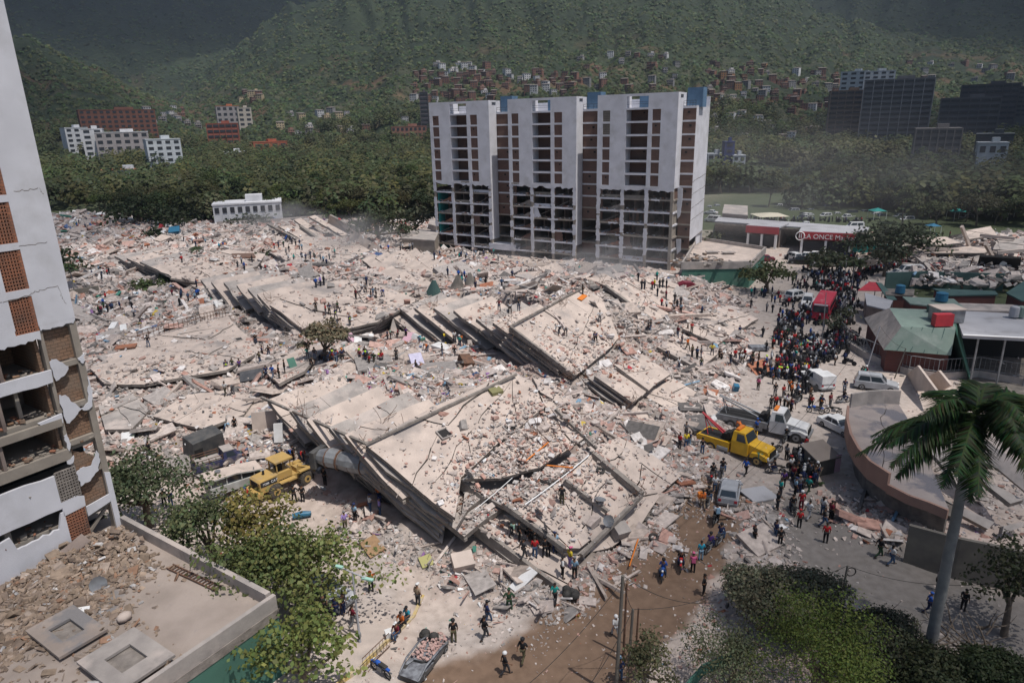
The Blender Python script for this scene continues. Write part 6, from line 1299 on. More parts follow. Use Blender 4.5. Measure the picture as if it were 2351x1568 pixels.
def build_pose(p):
 J = skel(p); b = MB(); rad = dict(pel=.125, che=.135, nek=.055, hed=.095, top=.07, shL=.062, shR=.062, elL=.042, elR=.042, haL=.03, haR=.03, hiL=.09, hiR=.09, knL=.06, knR=.06, anL=.042, anR=.042, toL=.035, toR=.035)
 J['top'] = J['hed']+(J['hed']-J['nek']).normalized()*.09
 V, F = skinned(J, [('pel', 'che'), ('che', 'nek'), ('nek', 'hed'), ('hed', 'top')]+LEGS+[('anL', 'toL'), ('anR', 'toR')]+ARMS, rad); b.add(V, F, M['skin'], True)
 fw = Vector((0, -1, 0)); h = J['hed']; b.tube([h+Vector((0, -.09, .03)), h+Vector((0, -.12, -.01))], [.012, .018], M['skin'], 5)
 for s, n in ((1, 'L'), (-1, 'R')):
  b.ball(h+Vector((s*.035, -.088, .03)), .012, M['hair'], 5, 4); b.ball(h+Vector((s*.095, 0, 0)), .025, M['skin'], 5, 4, (.5, .8, 1.2))
  d = (J['ha'+n]-J['el'+n]).normalized(); o = J['ha'+n]; q = d.cross(Vector((1, 0, 0))).normalized(); b.ball(o+d*.05, .045, M['skin'], 6, 5, (.5, .9, 1))
  for k in range(4): r_ = o+d*.08+q*(.026*(k-1.5)); L = (.065, .078, .07, .055)[k]; b.tube([r_, r_+d*L*.55+Vector((-s*.006, 0, 0)), r_+d*L+Vector((-s*.022, 0, 0))], [.010, .009, .007], M['skin'], 5)
  b.tube([o+d*.03-q*.035, o+d*.06-q*.062, o+d*.095-q*.066], [.012, .011, .008], M['skin'], 5)
 b.box(h+Vector((0, -.094, -.035)), (.04, .01, .008), M['maroon_lip'])
 s = MB(); r2 = dict(rad); r2.update(pel=.15, che=.158, shL=.082, shR=.082, elL=.06, elR=.06); V, F = skinned(J, [('pel', 'che'), ('che', 'shL'), ('shL', 'elL'), ('che', 'shR'), ('shR', 'elR')], r2); s.add(V, F, M['cloth'], True)
 t = MB(); r3 = dict(rad); r3.update(pel=.14, hiL=.108, hiR=.108, knL=.078, knR=.078, anL=.062, anR=.062); V, F = skinned(J, LEGS, r3); t.add(V, F, M['cloth'], True)
 hr = MB(); hr.ball(h+Vector((0, .015, .035)), .108, M['hair'], 8, 6, (1, 1.05, 1), -.15); cp = MB(); cp.ball(h+Vector((0, .0, .045)), .118, M['capc'], 8, 6, (1, 1.05, .95), 0.0); cp.box(h+Vector((0, -.15, .055)), (.15, .12, .015), M['capc']); hm = MB(); hm.ball(h+Vector((0, .01, .03)), .14, M['capc'], 8, 6, (1, 1.1, 1), -.4)
 hl = MB(); hl.ball(h+Vector((0, .02, .03)), .112, M['hair'], 8, 6, (1, 1.05, 1), -.15); hl.ball(h+Vector((0, .08, -.12)), .09, M['hair'], 7, 5, (1, .6, 1.7))
 sh = MB()
 for n in 'LR': sh.tube([J['an'+n]+Vector((0, .04, -.03)), J['to'+n]+Vector((0, -.02, 0))], [.055, .045], M['shoe'], 6)
 bp = MB(); c = J['che']; bp.box(c+Vector((0, .20, -.08)), (.30, .18, .42), M['capc'], taper=.8)
 vt = MB(); r4 = dict(rad); r4.update(pel=.158, che=.17); V, F = skinned(J, [('pel', 'che')], r4); vt.add(V, F, M['capc'], True)
 far = MB();
 for q, mt in ((b, None), (s, None), (t, M['jeans']), (hr, None), (sh, None)):
  bs = len(far.v); far.v += q.v; far.f += [[i+bs for i in f] for f in q.f]; far.m += [far.mi(mt or q.mats[k]) for k in q.m]; far.sm += q.sm
 def hat(src):
  z = MB(); z.v = list(far.v); z.f = list(far.f); z.m = list(far.m); z.sm = list(far.sm); z.mats = list(far.mats); bs = len(z.v); z.v += src.v; z.f += [[i+bs for i in f] for f in src.f]; z.m += [z.mi(M['neoncap']) for k in src.m]; z.sm += src.sm; return z
 POSE[p] = dict(body=b.mesh('body'), shirt=s.mesh('shirt'), trousers=t.mesh('trousers'), hair=hr.mesh('hair'), long=hl.mesh('hair'), cap=cp.mesh('cap'), helmet=hm.mesh('helmet'), shoes=sh.mesh('shoes'), pack=bp.mesh('backpack'), vest=vt.mesh('vest'), far=far.mesh('person'), farvest=hat(vt).mesh('person'), farhat=hat(hm).mesh('person'))
M['maroon_lip'] = mat('lip', (.12, .04, .035)); M['neoncap'] = mat('safety_colour', (1, 1, 1), rnd=[(.35, .60, .03), (.6, .6, .6), (.45, .62, .05), (.65, .2, .02), (.5, .5, .48), (.02, .02, .02)], rough=.6)
for p in ('stand', 'hips', 'walk', 'phone', 'point', 'bend', 'sit', 'ride'): build_pose(p)
CN = {'black': (.014, .014, .016), 'dark grey': (.05, .05, .055), 'grey': (.17, .17, .18), 'white': (.62, .62, .62), 'red': (.45, .02, .025), 'maroon': (.16, .015, .03), 'orange': (.62, .14, .02), 'yellow': (.68, .52, .04), 'neon': (.42, .72, .04), 'navy': (.018, .028, .085), 'blue': (.02, .09, .38), 'light blue': (.24, .38, .50), 'teal': (.02, .32, .28), 'cyan': (.03, .34, .48), 'green': (.025, .06, .03), 'pale green': (.32, .50, .40), 'olive': (.06, .07, .035), 'camouflage': (.10, .09, .05), 'purple': (.10, .04, .20), 'lilac': (.30, .22, .48), 'pink': (.60, .12, .25), 'tan': (.32, .24, .17), 'denim': (.05, .09, .17), 'brown': (.09, .05, .03), 'pale grey': (.38, .39, .41)}
NP = [0]; TAKEN = []
PW = {'stand': 'standing', 'hips': 'standing with hands on hips', 'walk': 'walking', 'phone': 'holding up a phone', 'point': 'pointing with one arm', 'bend': 'bending down', 'sit': 'sitting', 'ride': 'riding'}
def person(x, y, shirt, pose='stand', tr=None, hat=None, face=None, where='', label=None, extra=None, src=True, group=None, z=None, far=None):
 """x, y: feet in the full size photograph (2720 wide)"""
 if src: x *= .86434; y *= .86434
 h = SP.hit(x, y)
 if h is None: return None
 p = h[0]; dist = p.length
 if z is not None: p = Vector((p.x, p.y, z))
 if dist > 330: return None
 face = random.uniform(0, 6.3) if face is None else R(face); s = random.uniform(.96, 1.05); NP[0] += 1
 far = dist > 76 if far is None else far
 q = POSE[pose]; zz = p.z-.03+(0 if pose != 'sit' else .06)
 if label is None: label = 'person in %s top %s %s' % (shirt, PW[pose], where)
 v = random.uniform(.85, 1.15); cs = [min(.9, k*v) for k in CN[shirt if shirt != 'neon' else 'neon']]
 if far:
  o = link('person', q['farvest'] if shirt == 'neon' else q['farhat'] if hat else q['far'], loc=(p.x, p.y, zz)); o.rotation_euler = (0, 0, face); o.scale = (s,)*3; o.color = (*(CN['navy'] if shirt == 'neon' else cs), 1); tag(o, label, 'person', group); return o
 T = empty('person', (p.x, p.y, zz), face, label, 'person', group, s); link('body', q['body'], T); o = link('shirt', q['shirt'], T); o.color = (*(CN['navy'] if shirt == 'neon' else cs), 1); o = link('trousers', q['trousers'], T); o.color = (*CN[tr or random.choice(['denim', 'black', 'dark grey', 'navy'])], 1); link('shoes', q['shoes'], T)
 if hat and hat.startswith('helmet'): o = link('helmet', q['helmet'], T); o.color = (*CN[hat.split(':')[1]], 1)
 elif hat and hat.startswith('cap'): link('hair', q['hair'], T); o = link('cap', q['cap'], T); o.color = (*CN[hat.split(':')[1]], 1)
 else: link('hair', q['long'] if hat == 'long' else q['hair'], T)
 if shirt == 'neon': o = link('vest', q['vest'], T); o.color = (*CN['neon'], 1)
 if extra: o = link('backpack', q['pack'], T); o.color = (*CN[extra], 1)
 return T
SP = Surf(); SP.t = list(SF.t)
# vehicles
def carbody(mb, prof, W_, mt, ins=.1, sq=.93):
 """side outline (x, z) extruded across with softened shoulders"""
 n = len(prof); cx = sum(p[0] for p in prof)/n; cz = sum(p[1] for p in prof)/n; L = []
 for y, k in ((-W_/2, sq), (-W_/2+ins, 1), (W_/2-ins, 1), (W_/2, sq)): L.append([(cx+(p[0]-cx)*(k*.3+.7), y, cz+(p[1]-cz)*k) for p in prof])
 V = [v for l in L for v in l]; F = [tuple(range(n))[::-1], tuple(range(3*n, 4*n))]
 for a in range(3): F += [(a*n+i, a*n+(i+1) % n, (a+1)*n+(i+1) % n, (a+1)*n+i) for i in range(n)]
 ar = sum(prof[i][0]*prof[(i+1) % n][1]-prof[(i+1) % n][0]*prof[i][1] for i in range(n))
 if ar > 0: F = [f[::-1] for f in F]
 mb.add(V, F, mt)
def wheelset(T, xs, W_, r, rimm='steel', wd=.24, double=()):
 me = MB(); me.tube([(0, -wd/2, 0), (0, -wd/2+.03, 0), (0, wd/2-.03, 0), (0, wd/2, 0)], [r*.9, r, r, r*.9], M['black'], 16, smooth=False); tyre = me.mesh('tyre'); me = MB(); me.cyl((0, 0, 0), r*.58, wd+.03, M[rimm], 12, 'y'); me.cyl((0, 0, 0), r*.2, wd+.07, M['dark'], 8, 'y'); rim = me.mesh('rim')
 for x in xs:
  for s in (-1, 1): w_ = link('wheel', tyre, T, (x, s*(W_/2-wd/2+.02), r)); link('rim', rim, w_)
def glassq(m, P, n=.012):
 P = [Vector(p) for p in P]; N = (P[1]-P[0]).cross(P[2]-P[0]).normalized()*n; m.add([p+N for p in P]+[p-N for p in P], [(0, 1, 2, 3), (7, 6, 5, 4), (0, 4, 5, 1), (1, 5, 6, 2), (2, 6, 7, 3), (3, 7, 4, 0)], M['glass'])
PAINT = {}
def paint(c):
 if c not in PAINT: PAINT[c] = mat('car_paint_'+c.replace(' ', '_'), tuple(min(.8, q*1.05) for q in CN[c]) if c in CN else (.3, .31, .33), tuple(q*.8 for q in (CN[c] if c in CN else (.3, .31, .33))), 1.2, rough=.38, spec=.5)
 return PAINT[c]
CN['silver'] = (.33, .34, .36)
def car(kind, colr, loc, rz, label, cat='car', group=None, name=None):
 T = empty(name or {'hatch': 'parked_car', 'sedan': 'parked_car', 'suv': 'parked_suv', 'pickup': 'pickup_truck', 'van': 'van', 'service': 'service_pickup'}[kind], loc, rz, label, cat, group); pm = paint(colr)
 L, W_, hb, H_, r = {'hatch': (3.9, 1.68, .92, 1.48, .31), 'sedan': (4.5, 1.74, .92, 1.42, .32), 'suv': (4.7, 1.85, 1.1, 1.82, .38), 'pickup': (5.2, 1.84, 1.08, 1.78, .38), 'van': (4.9, 1.85, 1.15, 2.1, .34), 'service': (5.2, 1.84, 1.08, 1.78, .38)}[kind]
 h = L/2; z0 = r*.75; b = MB()
 carbody(b, [(-h, z0+.1), (-h+.05, hb-.08), (-h+.15, hb), (h-1.25 if kind != 'van' else h-.9, hb), (h-.25, hb-.14), (h-.03, hb-.35), (h, z0+.08), (h-.2, z0), (-h+.2, z0)], W_, pm); b.build('body', T)
 c = MB(); x0, x1, x2, x3 = {'hatch': (-h+.08, -h+.45, h-1.75, h-1.1), 'sedan': (-h+.75, -h+1.3, h-2.0, h-1.3), 'suv': (-h+.06, -h+.35, h-1.9, h-1.25), 'pickup': (-h+1.75, -h+1.9, h-1.95, h-1.3), 'van': (-h+.04, -h+.15, h-1.3, h-.7), 'service': (-h+1.75, -h+1.9, h-1.95, h-1.3)}[kind]
 yb, yt = W_/2*.93, W_/2*.78; P = lambda x, y, z: Vector((x, y, z)); zb, zt = hb-.02, H_
 c.hexa([P(x0, -yb, zb), P(x3, -yb, zb), P(x3, yb, zb), P(x0, yb, zb), P(x1, -yt, zt), P(x2, -yt, zt), P(x2, yt, zt), P(x1, yt, zt)], pm); cab = c.build('cabin', T); g = MB()
 def lp(a, b_, t): return a.lerp(b_, t)
 A_ = P(x3, -yb, zb); B_ = P(x3, yb, zb); C_ = P(x2, yt, zt); D_ = P(x2, -yt, zt); glassq(g, [lp(lp(A_, D_, .1), lp(B_, C_, .1), .06), lp(lp(A_, D_, .1), lp(B_, C_, .1), .94), lp(lp(A_, D_, .9), lp(B_, C_, .9), .94), lp(lp(A_, D_, .9), lp(B_, C_, .9), .06)]); g.build('windscreen', T)
 g = MB(); A_ = P(x0, yb, zb); B_ = P(x0, -yb, zb); C_ = P(x1, -yt, zt); D_ = P(x1, yt, zt); glassq(g, [lp(lp(A_, D_, .15), lp(B_, C_, .15), .08), lp(lp(A_, D_, .15), lp(B_, C_, .15), .92), lp(lp(A_, D_, .88), lp(B_, C_, .88), .92), lp(lp(A_, D_, .88), lp(B_, C_, .88), .08)]); g.build('rear_window', T)
 for s in (-1, 1):
  g = MB(); A_ = P(x0, s*yb, zb); B_ = P(x3, s*yb, zb); C_ = P(x2, s*yt, zt); D_ = P(x1, s*yt, zt)
  for a, b_ in ((.10, .48), (.53, .92)):
   q = [lp(lp(A_, B_, a), lp(D_, C_, a), .12), lp(lp(A_, B_, b_), lp(D_, C_, b_), .12), lp(lp(A_, B_, b_), lp(D_, C_, b_), .85), lp(lp(A_, B_, a), lp(D_, C_, a), .85)]; glassq(g, q if s < 0 else q[::-1])
  if kind != 'van' or colr != 'none': g.build('side_window', T)
  m = MB(); m.box((h-.06, s*(W_/2-.3), hb-.30), (.12, .34, .16), M['white2']); m.build('headlight', T); m = MB(); m.box((-h+.05, s*(W_/2-.2), hb-.28), (.1, .24, .22), M['red']); m.build('tail_light', T)
  m = MB(); m.box((x3-.15, s*(W_/2+.08), hb+.08), (.12, .18, .14), pm); m.build('mirror', T)
 for q in (-1, 1): m = MB(); m.box((q*h-.01, 0, z0+.12), (.1, W_*.94, .2), M['steel']); m.build('bumper', T)
 if kind == 'pickup': m = MB(); m.box((-h+.9, 0, hb-.0), (1.5, W_*.8, .03), M['dark']); m.box((-h+.9, -W_/2+.06, hb+.03), (1.7, .08, .1), pm); m.box((-h+.9, W_/2-.06, hb+.03), (1.7, .08, .1), pm); m.build('cargo_bed', T)
 if kind == 'service': m = MB(); m.box((-h+.95, 0, hb+.42), (2.0, W_*.95, .95), pm); m.build('canopy', T)
 if kind == 'suv' : m = MB(); [m.tube([(x0+.5, s*yt*.9, zt+.05), (x2-.2, s*yt*.9, zt+.05)], .025, M['steel'], 4) for s in (-1, 1)]; m.build('roof_rail', T)
 wheelset(T, (-h+.85, h-.85), W_, r, wd=.22); return T
def heading(a, b, z=0):
 A_, B_ = Vector(D(*a, z)), Vector(D(*b, z)); return math.atan2(B_.y-A_.y, B_.x-A_.x)
def at(x, y):
 h = SP.hit(x, y)[0]; return (h.x, h.y, h.z)
car('hatch', 'silver', at(1674, 1140), heading((1670, 1155), (1690, 1050)), 'silver hatchback seen from behind on the muddy street')
car('service', 'white', at(1872, 882), heading((1905, 900), (1845, 862)), 'white police pickup with box canopy beside the puddle', 'pickup'); car('suv', 'silver', at(2010, 893), heading((1970, 882), (2055, 893)), 'silver four wheel drive behind the round building', 'suv')
car('suv', 'white', at(1828, 688), heading((1805, 690), (1850, 680)), 'white four wheel drive nearest the tree by the green podium, people round it', 'suv'); car('suv', 'white', at(1853, 702), heading((1853, 690), (1846, 716)), 'white jeep left of the red bus', 'suv'); car('suv', 'white', at(1872, 716), heading((1872, 704), (1866, 728)), 'white jeep touching the red bus', 'suv')
for i, (k, c, x, y, a, l) in enumerate((('pickup', 'white', 1850, 597, 150, 'white pickup truck, left one of two side by side in the car park'), ('pickup', 'white', 1870, 595, 150, 'white pickup truck, right one of two side by side in the car park'), ('pickup', 'silver', 1888, 612, 172, 'silver pickup truck loaded with people on the asphalt'), ('pickup', 'black', 1838, 606, 160, 'black pickup truck beside the two white ones'),
 ('pickup', 'black', 1957, 612, 170, 'black pickup truck in the road near the lamp posts'), ('sedan', 'white', 1972, 608, 150, 'white car behind the black pickup in the road'), ('van', 'white', 2085, 632, 175, 'white minivan on the road behind the dark shed'), ('sedan', 'white', 2060, 634, 175, 'white sedan in front of the white minivan'), ('sedan', 'red', 2150, 620, 178, 'dusty red car crushed at the foot of the right ruins'),
 ('pickup', 'orange', 1684, 594, 100, 'orange pickup truck parked beyond the green podium'), ('suv', 'silver', 1712, 592, 95, 'grey jeep beside the orange pickup'), ('sedan', 'maroon', 1754, 600, 170, 'dark red car beyond the green podium'), ('suv', 'white', 1820, 597, 100, 'white jeep by the gate in front of the red shops'), ('van', 'white', 1961, 527, 175, 'white van behind the long grey shed'),
 ('pickup', 'white', 1850, 523, 178, 'white pickup truck on the grass beyond the shed'), ('van', 'white', 1046, 513, 175, 'white van parked left of the tower'), ('van', 'white', 1636, 510, 140, 'white van at the right back of the tower'), ('sedan', 'white', 1632, 492, 140, 'white car on the road behind the tower'), ('van', 'white', 570, 512, 5, 'white van beside the long wall in front of the villa'), ('sedan', 'black', 2340, 655, 10, 'dark car at the right edge behind the green roof'))):
 h = SP.hit(x, y); h = h if h and h[0].length < 420 else SH.hit(x, y); p = h[0]; car(k, c, (p.x, p.y, p.z), R(a), l, {'pickup': 'pickup', 'suv': 'suv', 'van': 'van'}.get(k, 'car'))
gq = random.Random(77); nfar = 0
for x0, x1, y0, y1, n in ((1830, 2060, 492, 508, 14), (2060, 2250, 496, 512, 8), (1625, 1660, 470, 492, 3), (1780, 1900, 470, 492, 6)):
 for i in range(n):
  x = gq.uniform(x0, x1); y = gq.uniform(y0, y1); p = SH.hit(x, y)[0]; c = gq.choice(['white', 'white', 'silver', 'black']); car(gq.choice(['sedan', 'suv', 'pickup']), c, p, R(gq.uniform(150, 200)), '%s car among those parked under the trees of the park' % c, 'car', 'cars parked in the park')
M['busred'] = mat('red_bus_paint', (.45, .035, .06), (.38, .03, .05), .8, rough=.45, stain=((.5, .25, .26), .9, .58, .7))
def bus():
 T = empty('bus', at(1890, 722), heading((1905, 700), (1884, 738)), 'red bus standing in the crowd on the right street', 'bus'); m = MB(); carbody(m, [(-4.6, .45), (-4.6, 2.9), (-4.4, 3.05), (4.4, 3.05), (4.65, 2.7), (4.7, .45)], 2.5, M['busred'], .12, .97); m.build('body', T)
 m = MB(); m.box((4.72, 0, 2.0), (.04, 2.2, 1.0), M['glass']); m.build('windscreen', T)
 for s in (-1, 1):
  for k in range(6): m = MB(); m.box((-3.7+k*1.35, s*1.26, 2.0), (1.15, .04, .8), M['glass']); m.build('side_window', T)
 m = MB(); m.box((4.74, 0, 2.72), (.04, 2.0, .22), M['white2']); m.build('destination_board', T); wheelset(T, (-2.8, 3.0), 2.5, .48, wd=.3)
bus()
def textmesh(body, size, mt, ext=.01):
 cu = bpy.data.curves.new('t', 'FONT'); cu.body = body; cu.size = size; cu.extrude = ext; cu.align_x = 'CENTER'; cu.materials.append(mt); o = bpy.data.objects.new('t', cu); COL.objects.link(o); bpy.context.view_layer.update(); me = bpy.data.meshes.new_from_object(o.evaluated_get(bpy.context.evaluated_depsgraph_get())); bpy.data.objects.remove(o); return me
def tow_truck(colr, a, b, label, big, boomc):
 A_ = Vector(at(*a)); B_ = Vector(at(*b)); rz = math.atan2(B_.y-A_.y, B_.x-A_.x); C_ = (A_+B_)/2; T = empty('tow_truck', (C_.x, C_.y, min(A_.z, B_.z)), rz, label, 'tow truck'); pm = paint(colr); k = 1.0 if not big else 1.12; W_ = 2.3*k; L = 7.2 if not big else 9.0; h = L/2
 m = MB(); hx = h; carbody(m, [(hx-2.0, .75), (hx-2.0, 1.85), (hx-.15, 1.55), (hx, 1.3), (hx, .7), (hx-.2, .6)], W_*.72, pm, .14, .9); m.build('hood', T)
 for s in (-1, 1): m = MB(); carbody(m, [(hx-1.75, .7), (hx-1.55, 1.2), (hx-.7, 1.32), (hx-.05, 1.1), (hx-.0, .7)], .42, pm, .08, .9); m.v = [(v[0], v[1]+s*W_*.41, v[2]) for v in m.v]; m.build('mudguard', T); m = MB(); m.box((hx-.0, s*W_*.40, .98), (.08, .3, .2), M['white2']); m.build('headlight', T)
 m = MB(); yb, yt = W_*.46, W_*.38; x0, x1 = hx-3.6, hx-1.95; c = MB(); c.box(((x0+x1)/2, 0, 1.2), (x1-x0, W_*.92, 1.2), pm); c.hexa([(x0, -yb, 1.8), (x1, -yb, 1.8), (x1, yb, 1.8), (x0, yb, 1.8), (x0+.1, -yt, 2.75), (x1-.45, -yt, 2.75), (x1-.45, yt, 2.75), (x0+.1, yt, 2.75)], pm); c.build('cab', T)
 g = MB(); glassq(g, [(x1-.04, -yb*.92, 1.9), (x1-.04, yb*.92, 1.9), (x1-.41, yt*.92, 2.66), (x1-.41, -yt*.92, 2.66)], .02); g.build('windscreen', T)
 for s in (-1, 1): g = MB(); q = [(x0+.5, s*yb*.99, 1.9), (x1-.2, s*yb*.99, 1.9), (x1-.5, s*(yt+.03), 2.6), (x0+.5, s*(yt+.03), 2.6)]; glassq(g, q if s < 0 else q[::-1], .02); g.build('side_window', T)
 m = MB(); m.box((hx+.06, 0, 1.15), (.06, W_*.55, .7), M['dark']); m.build('grille', T); m = MB(); m.box((hx+.15, 0, .72), (.2, W_*.95, .28), M['steel']); m.build('bumper', T)
 dk = MB(); xr = -h; body = pm if not big else M['steel']; dk.box(((xr+x0)/2-.1, 0, 1.12), (x0-xr-.2, W_*.98, .5), body); dk.box(((xr+x0)/2-.3, 0, 1.40), (x0-xr-1.0, W_*.8, .06), M['dark'])
 for s in (-1, 1): dk.box(((xr+x0)/2+.6, s*W_*.45, .85), ((x0-xr)*.55, W_*.09, .65), body); dk.box(((xr+x0)/2, s*W_*.45, 1.42), (x0-xr-.3, .2, .12), body)
 dk.build('deck', T)
 for s in ((-.25, .25) if big else (-.1, .1)):
  bm = MB(); bm.tube([(x0-.7, s*2.2, 1.5), (xr-.1, s*.6, 3.1 if big else 3.3)], [.11, .07], M[boomc], 6); bm.build('boom', T)
 bm = MB(); bm.tube([(xr+.9, -.5, 1.4), (xr+.2, 0, 3.0)], .05, M[boomc], 5); bm.tube([(xr+.9, .5, 1.4), (xr+.2, 0, 3.0)], .05, M[boomc], 5); bm.build('boom_brace', T); wn = MB(); wn.cyl((x0-.9, 0, 1.75), .35, 1.2, M['dark'], 10, 'y'); wn.box((x0-.5, 0, 1.9), (.3, 1.3, .8), M['dark']); wn.build('winch', T)
 m = MB(); m.box((x0+.35, 0, 2.85), (.35, 1.2, .16), M['orangep']); m.build('light_bar', T)
 if not big: m = MB(); m.box((x1-.3, W_*.46+.5, 1.5), (.08, 1.0, 1.0), pm, Matrix.Rotation(.4, 3, 'Z')); m.build('open_door', T)
 wheelset(T, (hx-.95, -h+1.6)+((-h+2.7,) if False else ()), W_, .5 if not big else .55, 'steel' if big else 'yellowp', wd=.36); ft = MB(); ft.cyl(((xr+x0)/2+1.0, -W_*.42, .7), .3, 1.1, M['steel'], 10, 'x'); ft.build('fuel_tank', T)
M['orangep'] = mat('orange_plastic', (.6, .18, .03)); M['yellowp'] = mat('machine_yellow', (.46, .30, .10), (.40, .27, .10), 1.2, rough=.5, stain=((.36, .26, .14), 1.1, .55, .7)); CN['tow yellow'] = (.66, .38, .02)
tow_truck('tow yellow', (1655, 1018), (1722, 1052), 'yellow tow truck with red boom and open door', False, 'red'); tow_truck('white', (1700, 972), (1800, 1000), 'large white tow truck with grey twin boom deck', True, 'steel')
def loader():
 a, b = Vector(at(653, 1141)), Vector(at(705, 1110)); rz = math.atan2(b.y-a.y, b.x-a.x); q = Vector((-math.sin(rz), math.cos(rz), 0)); c = (a+b)/2+q*1.05; T = empty('wheel_loader', (c.x, c.y, c.z), rz, 'yellow wheel loader beside the crushed tanker', 'wheel loader', None, .9); Y = M['yellowp']
 m = MB(); carbody(m, [(-3.5, 1.0), (-3.5, 2.1), (-3.3, 2.25), (-1.5, 2.35), (-1.5, .9)], 1.9, Y, .1, .96); m.build('engine_hood', T); m = MB(); m.box((-3.65, 0, .95), (.7, 2.3, .55), Y); m.build('counterweight', T); m = MB(); m.box((-3.53, 0, 1.65), (.06, 1.2, .85), M['dark']); m.build('rear_grille', T)
 m = MB(); m.cyl((-2.4, .2, 2.5), .12, .4, M['dark'], 8); m.build('exhaust', T); m = MB()
 for sx in (-1.45, .0):
  for sy in (-.72, .72): m.box((sx, sy, 2.75), (.1, .1, 1.3), Y)
 m.box((-.72, 0, 1.9), (1.6, 1.55, .7), Y); m.box((-.72, 0, 3.45), (1.9, 1.8, .16), Y); m.box((-.9, 0, 2.5), (.5, .6, .9), M['dark']); m.build('cab', T)
 m = MB(); m.box((-.7, -1.15, 1.45), (1.7, .55, .1), Y); m.box((-.7, 1.15, 1.45), (1.7, .55, .1), Y); m.build('fender', T)
 m = MB(); m.box((.3, 0, 1.15), (1.2, 1.2, .6), Y); m.box((1.1, 0, 1.35), (.8, 1.1, 1.2), Y); m.build('front_frame', T)
 for s in (-1, 1): m = MB(); m.tube([(.9, s*.45, 2.1), (2.1, s*.5, 1.5), (2.9, s*.55, .7)], .14, Y, 6); m.build('lift_arm', T); m = MB(); m.box((1.35, s*1.05, 1.75), (1.4, .5, .1), Y); m.build('fender', T)
 m = MB(); m.tube([(.9, 0, 1.9), (2.5, 0, 1.6)], .08, M['steel'], 6); m.build('lift_cylinder', T); m = MB(); P = [(2.7, .2), (3.9, .15), (3.9, .22), (2.95, .35), (2.85, 1.0), (3.2, 1.4), (3.1, 1.45), (2.7, 1.05)]
 m.v = [(x, y, z) for y in (-1.3, 1.3) for x, z in P]; n = len(P); m.f = [[i, (i+1) % n, n+(i+1) % n, n+i] for i in range(n)]+[list(range(n))[::-1], list(range(n, 2*n))]; m.m = [m.mi(M['steel'])]*len(m.f); m.sm = [False]*len(m.f); m.build('bucket', T)
 for s in (-1,):
  m = MB(); m.box((-2.55, s*.965, 1.9), (1.7, .03, .5), M['dark']); st = m.build('side_panel', T)
  o = link('lettering', textmesh('CAT', .36, M['white2']), st, (-1.98, s*.99, 1.78)); o.rotation_euler = (PI/2, 0, 0); o = link('lettering', textmesh('IT28B', .27, M['white2']), st, (-2.85, s*.99, 1.8)); o.rotation_euler = (PI/2, 0, 0)
 me = MB(); me.tube([(0, -.28, 0), (0, -.2, 0), (0, .2, 0), (0, .28, 0)], [.62, .74, .74, .62], M['tread'], 22, smooth=False)
 for k in range(22): a_ = 2*PI*k/22; me.box((.74*math.cos(a_), 0, .74*math.sin(a_)), (.07, .5, .07), M['tread'], Matrix.Rotation(-a_, 3, 'Y'))
 tyre = me.mesh('tyre'); rm = MB(); rm.cyl((0, 0, 0), .36, .6, Y, 14, 'y'); rm.cyl((0, 0, 0), .14, .66, M['dark'], 8, 'y'); rim = rm.mesh('rim')
 for x in (-2.0, 1.35):
  for s in (-1, 1): w_ = link('wheel', tyre, T, (x, s*1.05, .76)); link('rim', rim, w_)
M['tread'] = mat('dusty_tyre', (.10, .085, .07), (.05, .045, .04), 3, rough=.95); loader()
# wrecks
M['wreckw'] = mat('dusty_bus_side', (.40, .41, .40), (.28, .27, .25), 1, rough=.6, stain=((.12, .30, .14), .45, .60, .64)); M['wreckb'] = mat('dusty_blue_paint', (.025, .03, .09), (.05, .05, .09), 2, rough=.5, stain=((.3, .26, .22), 1.2, .5, .66)); M['wreckd'] = mat('dusty_dark_sheet', (.05, .052, .055), (.10, .095, .09), 1.5, rough=.6)
def minibus():
 T = empty('minibus_wreck', at(545, 1118), heading((505, 1128), (590, 1098)), 'crushed white minibus with dusty caved roof left of the wheel loader', 'minibus', None, .86)
 m = MB(); carbody(m, [(-2.9, .35), (-2.9, 1.25), (2.7, 1.1), (3.0, .9), (3.0, .35)], 2.1, M['wreckw'], .1, .95); m.build('body', T); m = MB(); m.hexa([(-2.8, -.9, 1.15), (2.3, -.9, 1.05), (2.3, .9, 1.05), (-2.8, .9, 1.2), (-2.75, -.85, 2.1), (2.2, -.85, 1.6), (2.2, .85, 1.75), (-2.75, .85, 2.15)], M['glass']); m.build('window_band', T)
 m = MB(); cracked(m, [(-3.1, -1.15, 2.15), (-.2, -1.2, 2.2), (2.5, -1.1, 1.6), (2.6, 1.1, 1.8), (-3.0, 1.15, 2.25)], .14, 1, random.Random(3), M['slab'], M['wreckw'], jit=.03); m.build('roof', T); wheelset(T, (-1.9, 1.8), 2.1, .36)
 m = MB(); m.cyl((-1.6, .2, 2.35), .3, .15, M['steel'], 8); m.build('roof_vent', T)
 for x in (-2.75, -1.2, .3, 1.6): m = MB(); m.box((x, -.93, 1.6), (.1, .08, 1.0), M['wreckw']); m.build('pillar', T)
minibus()
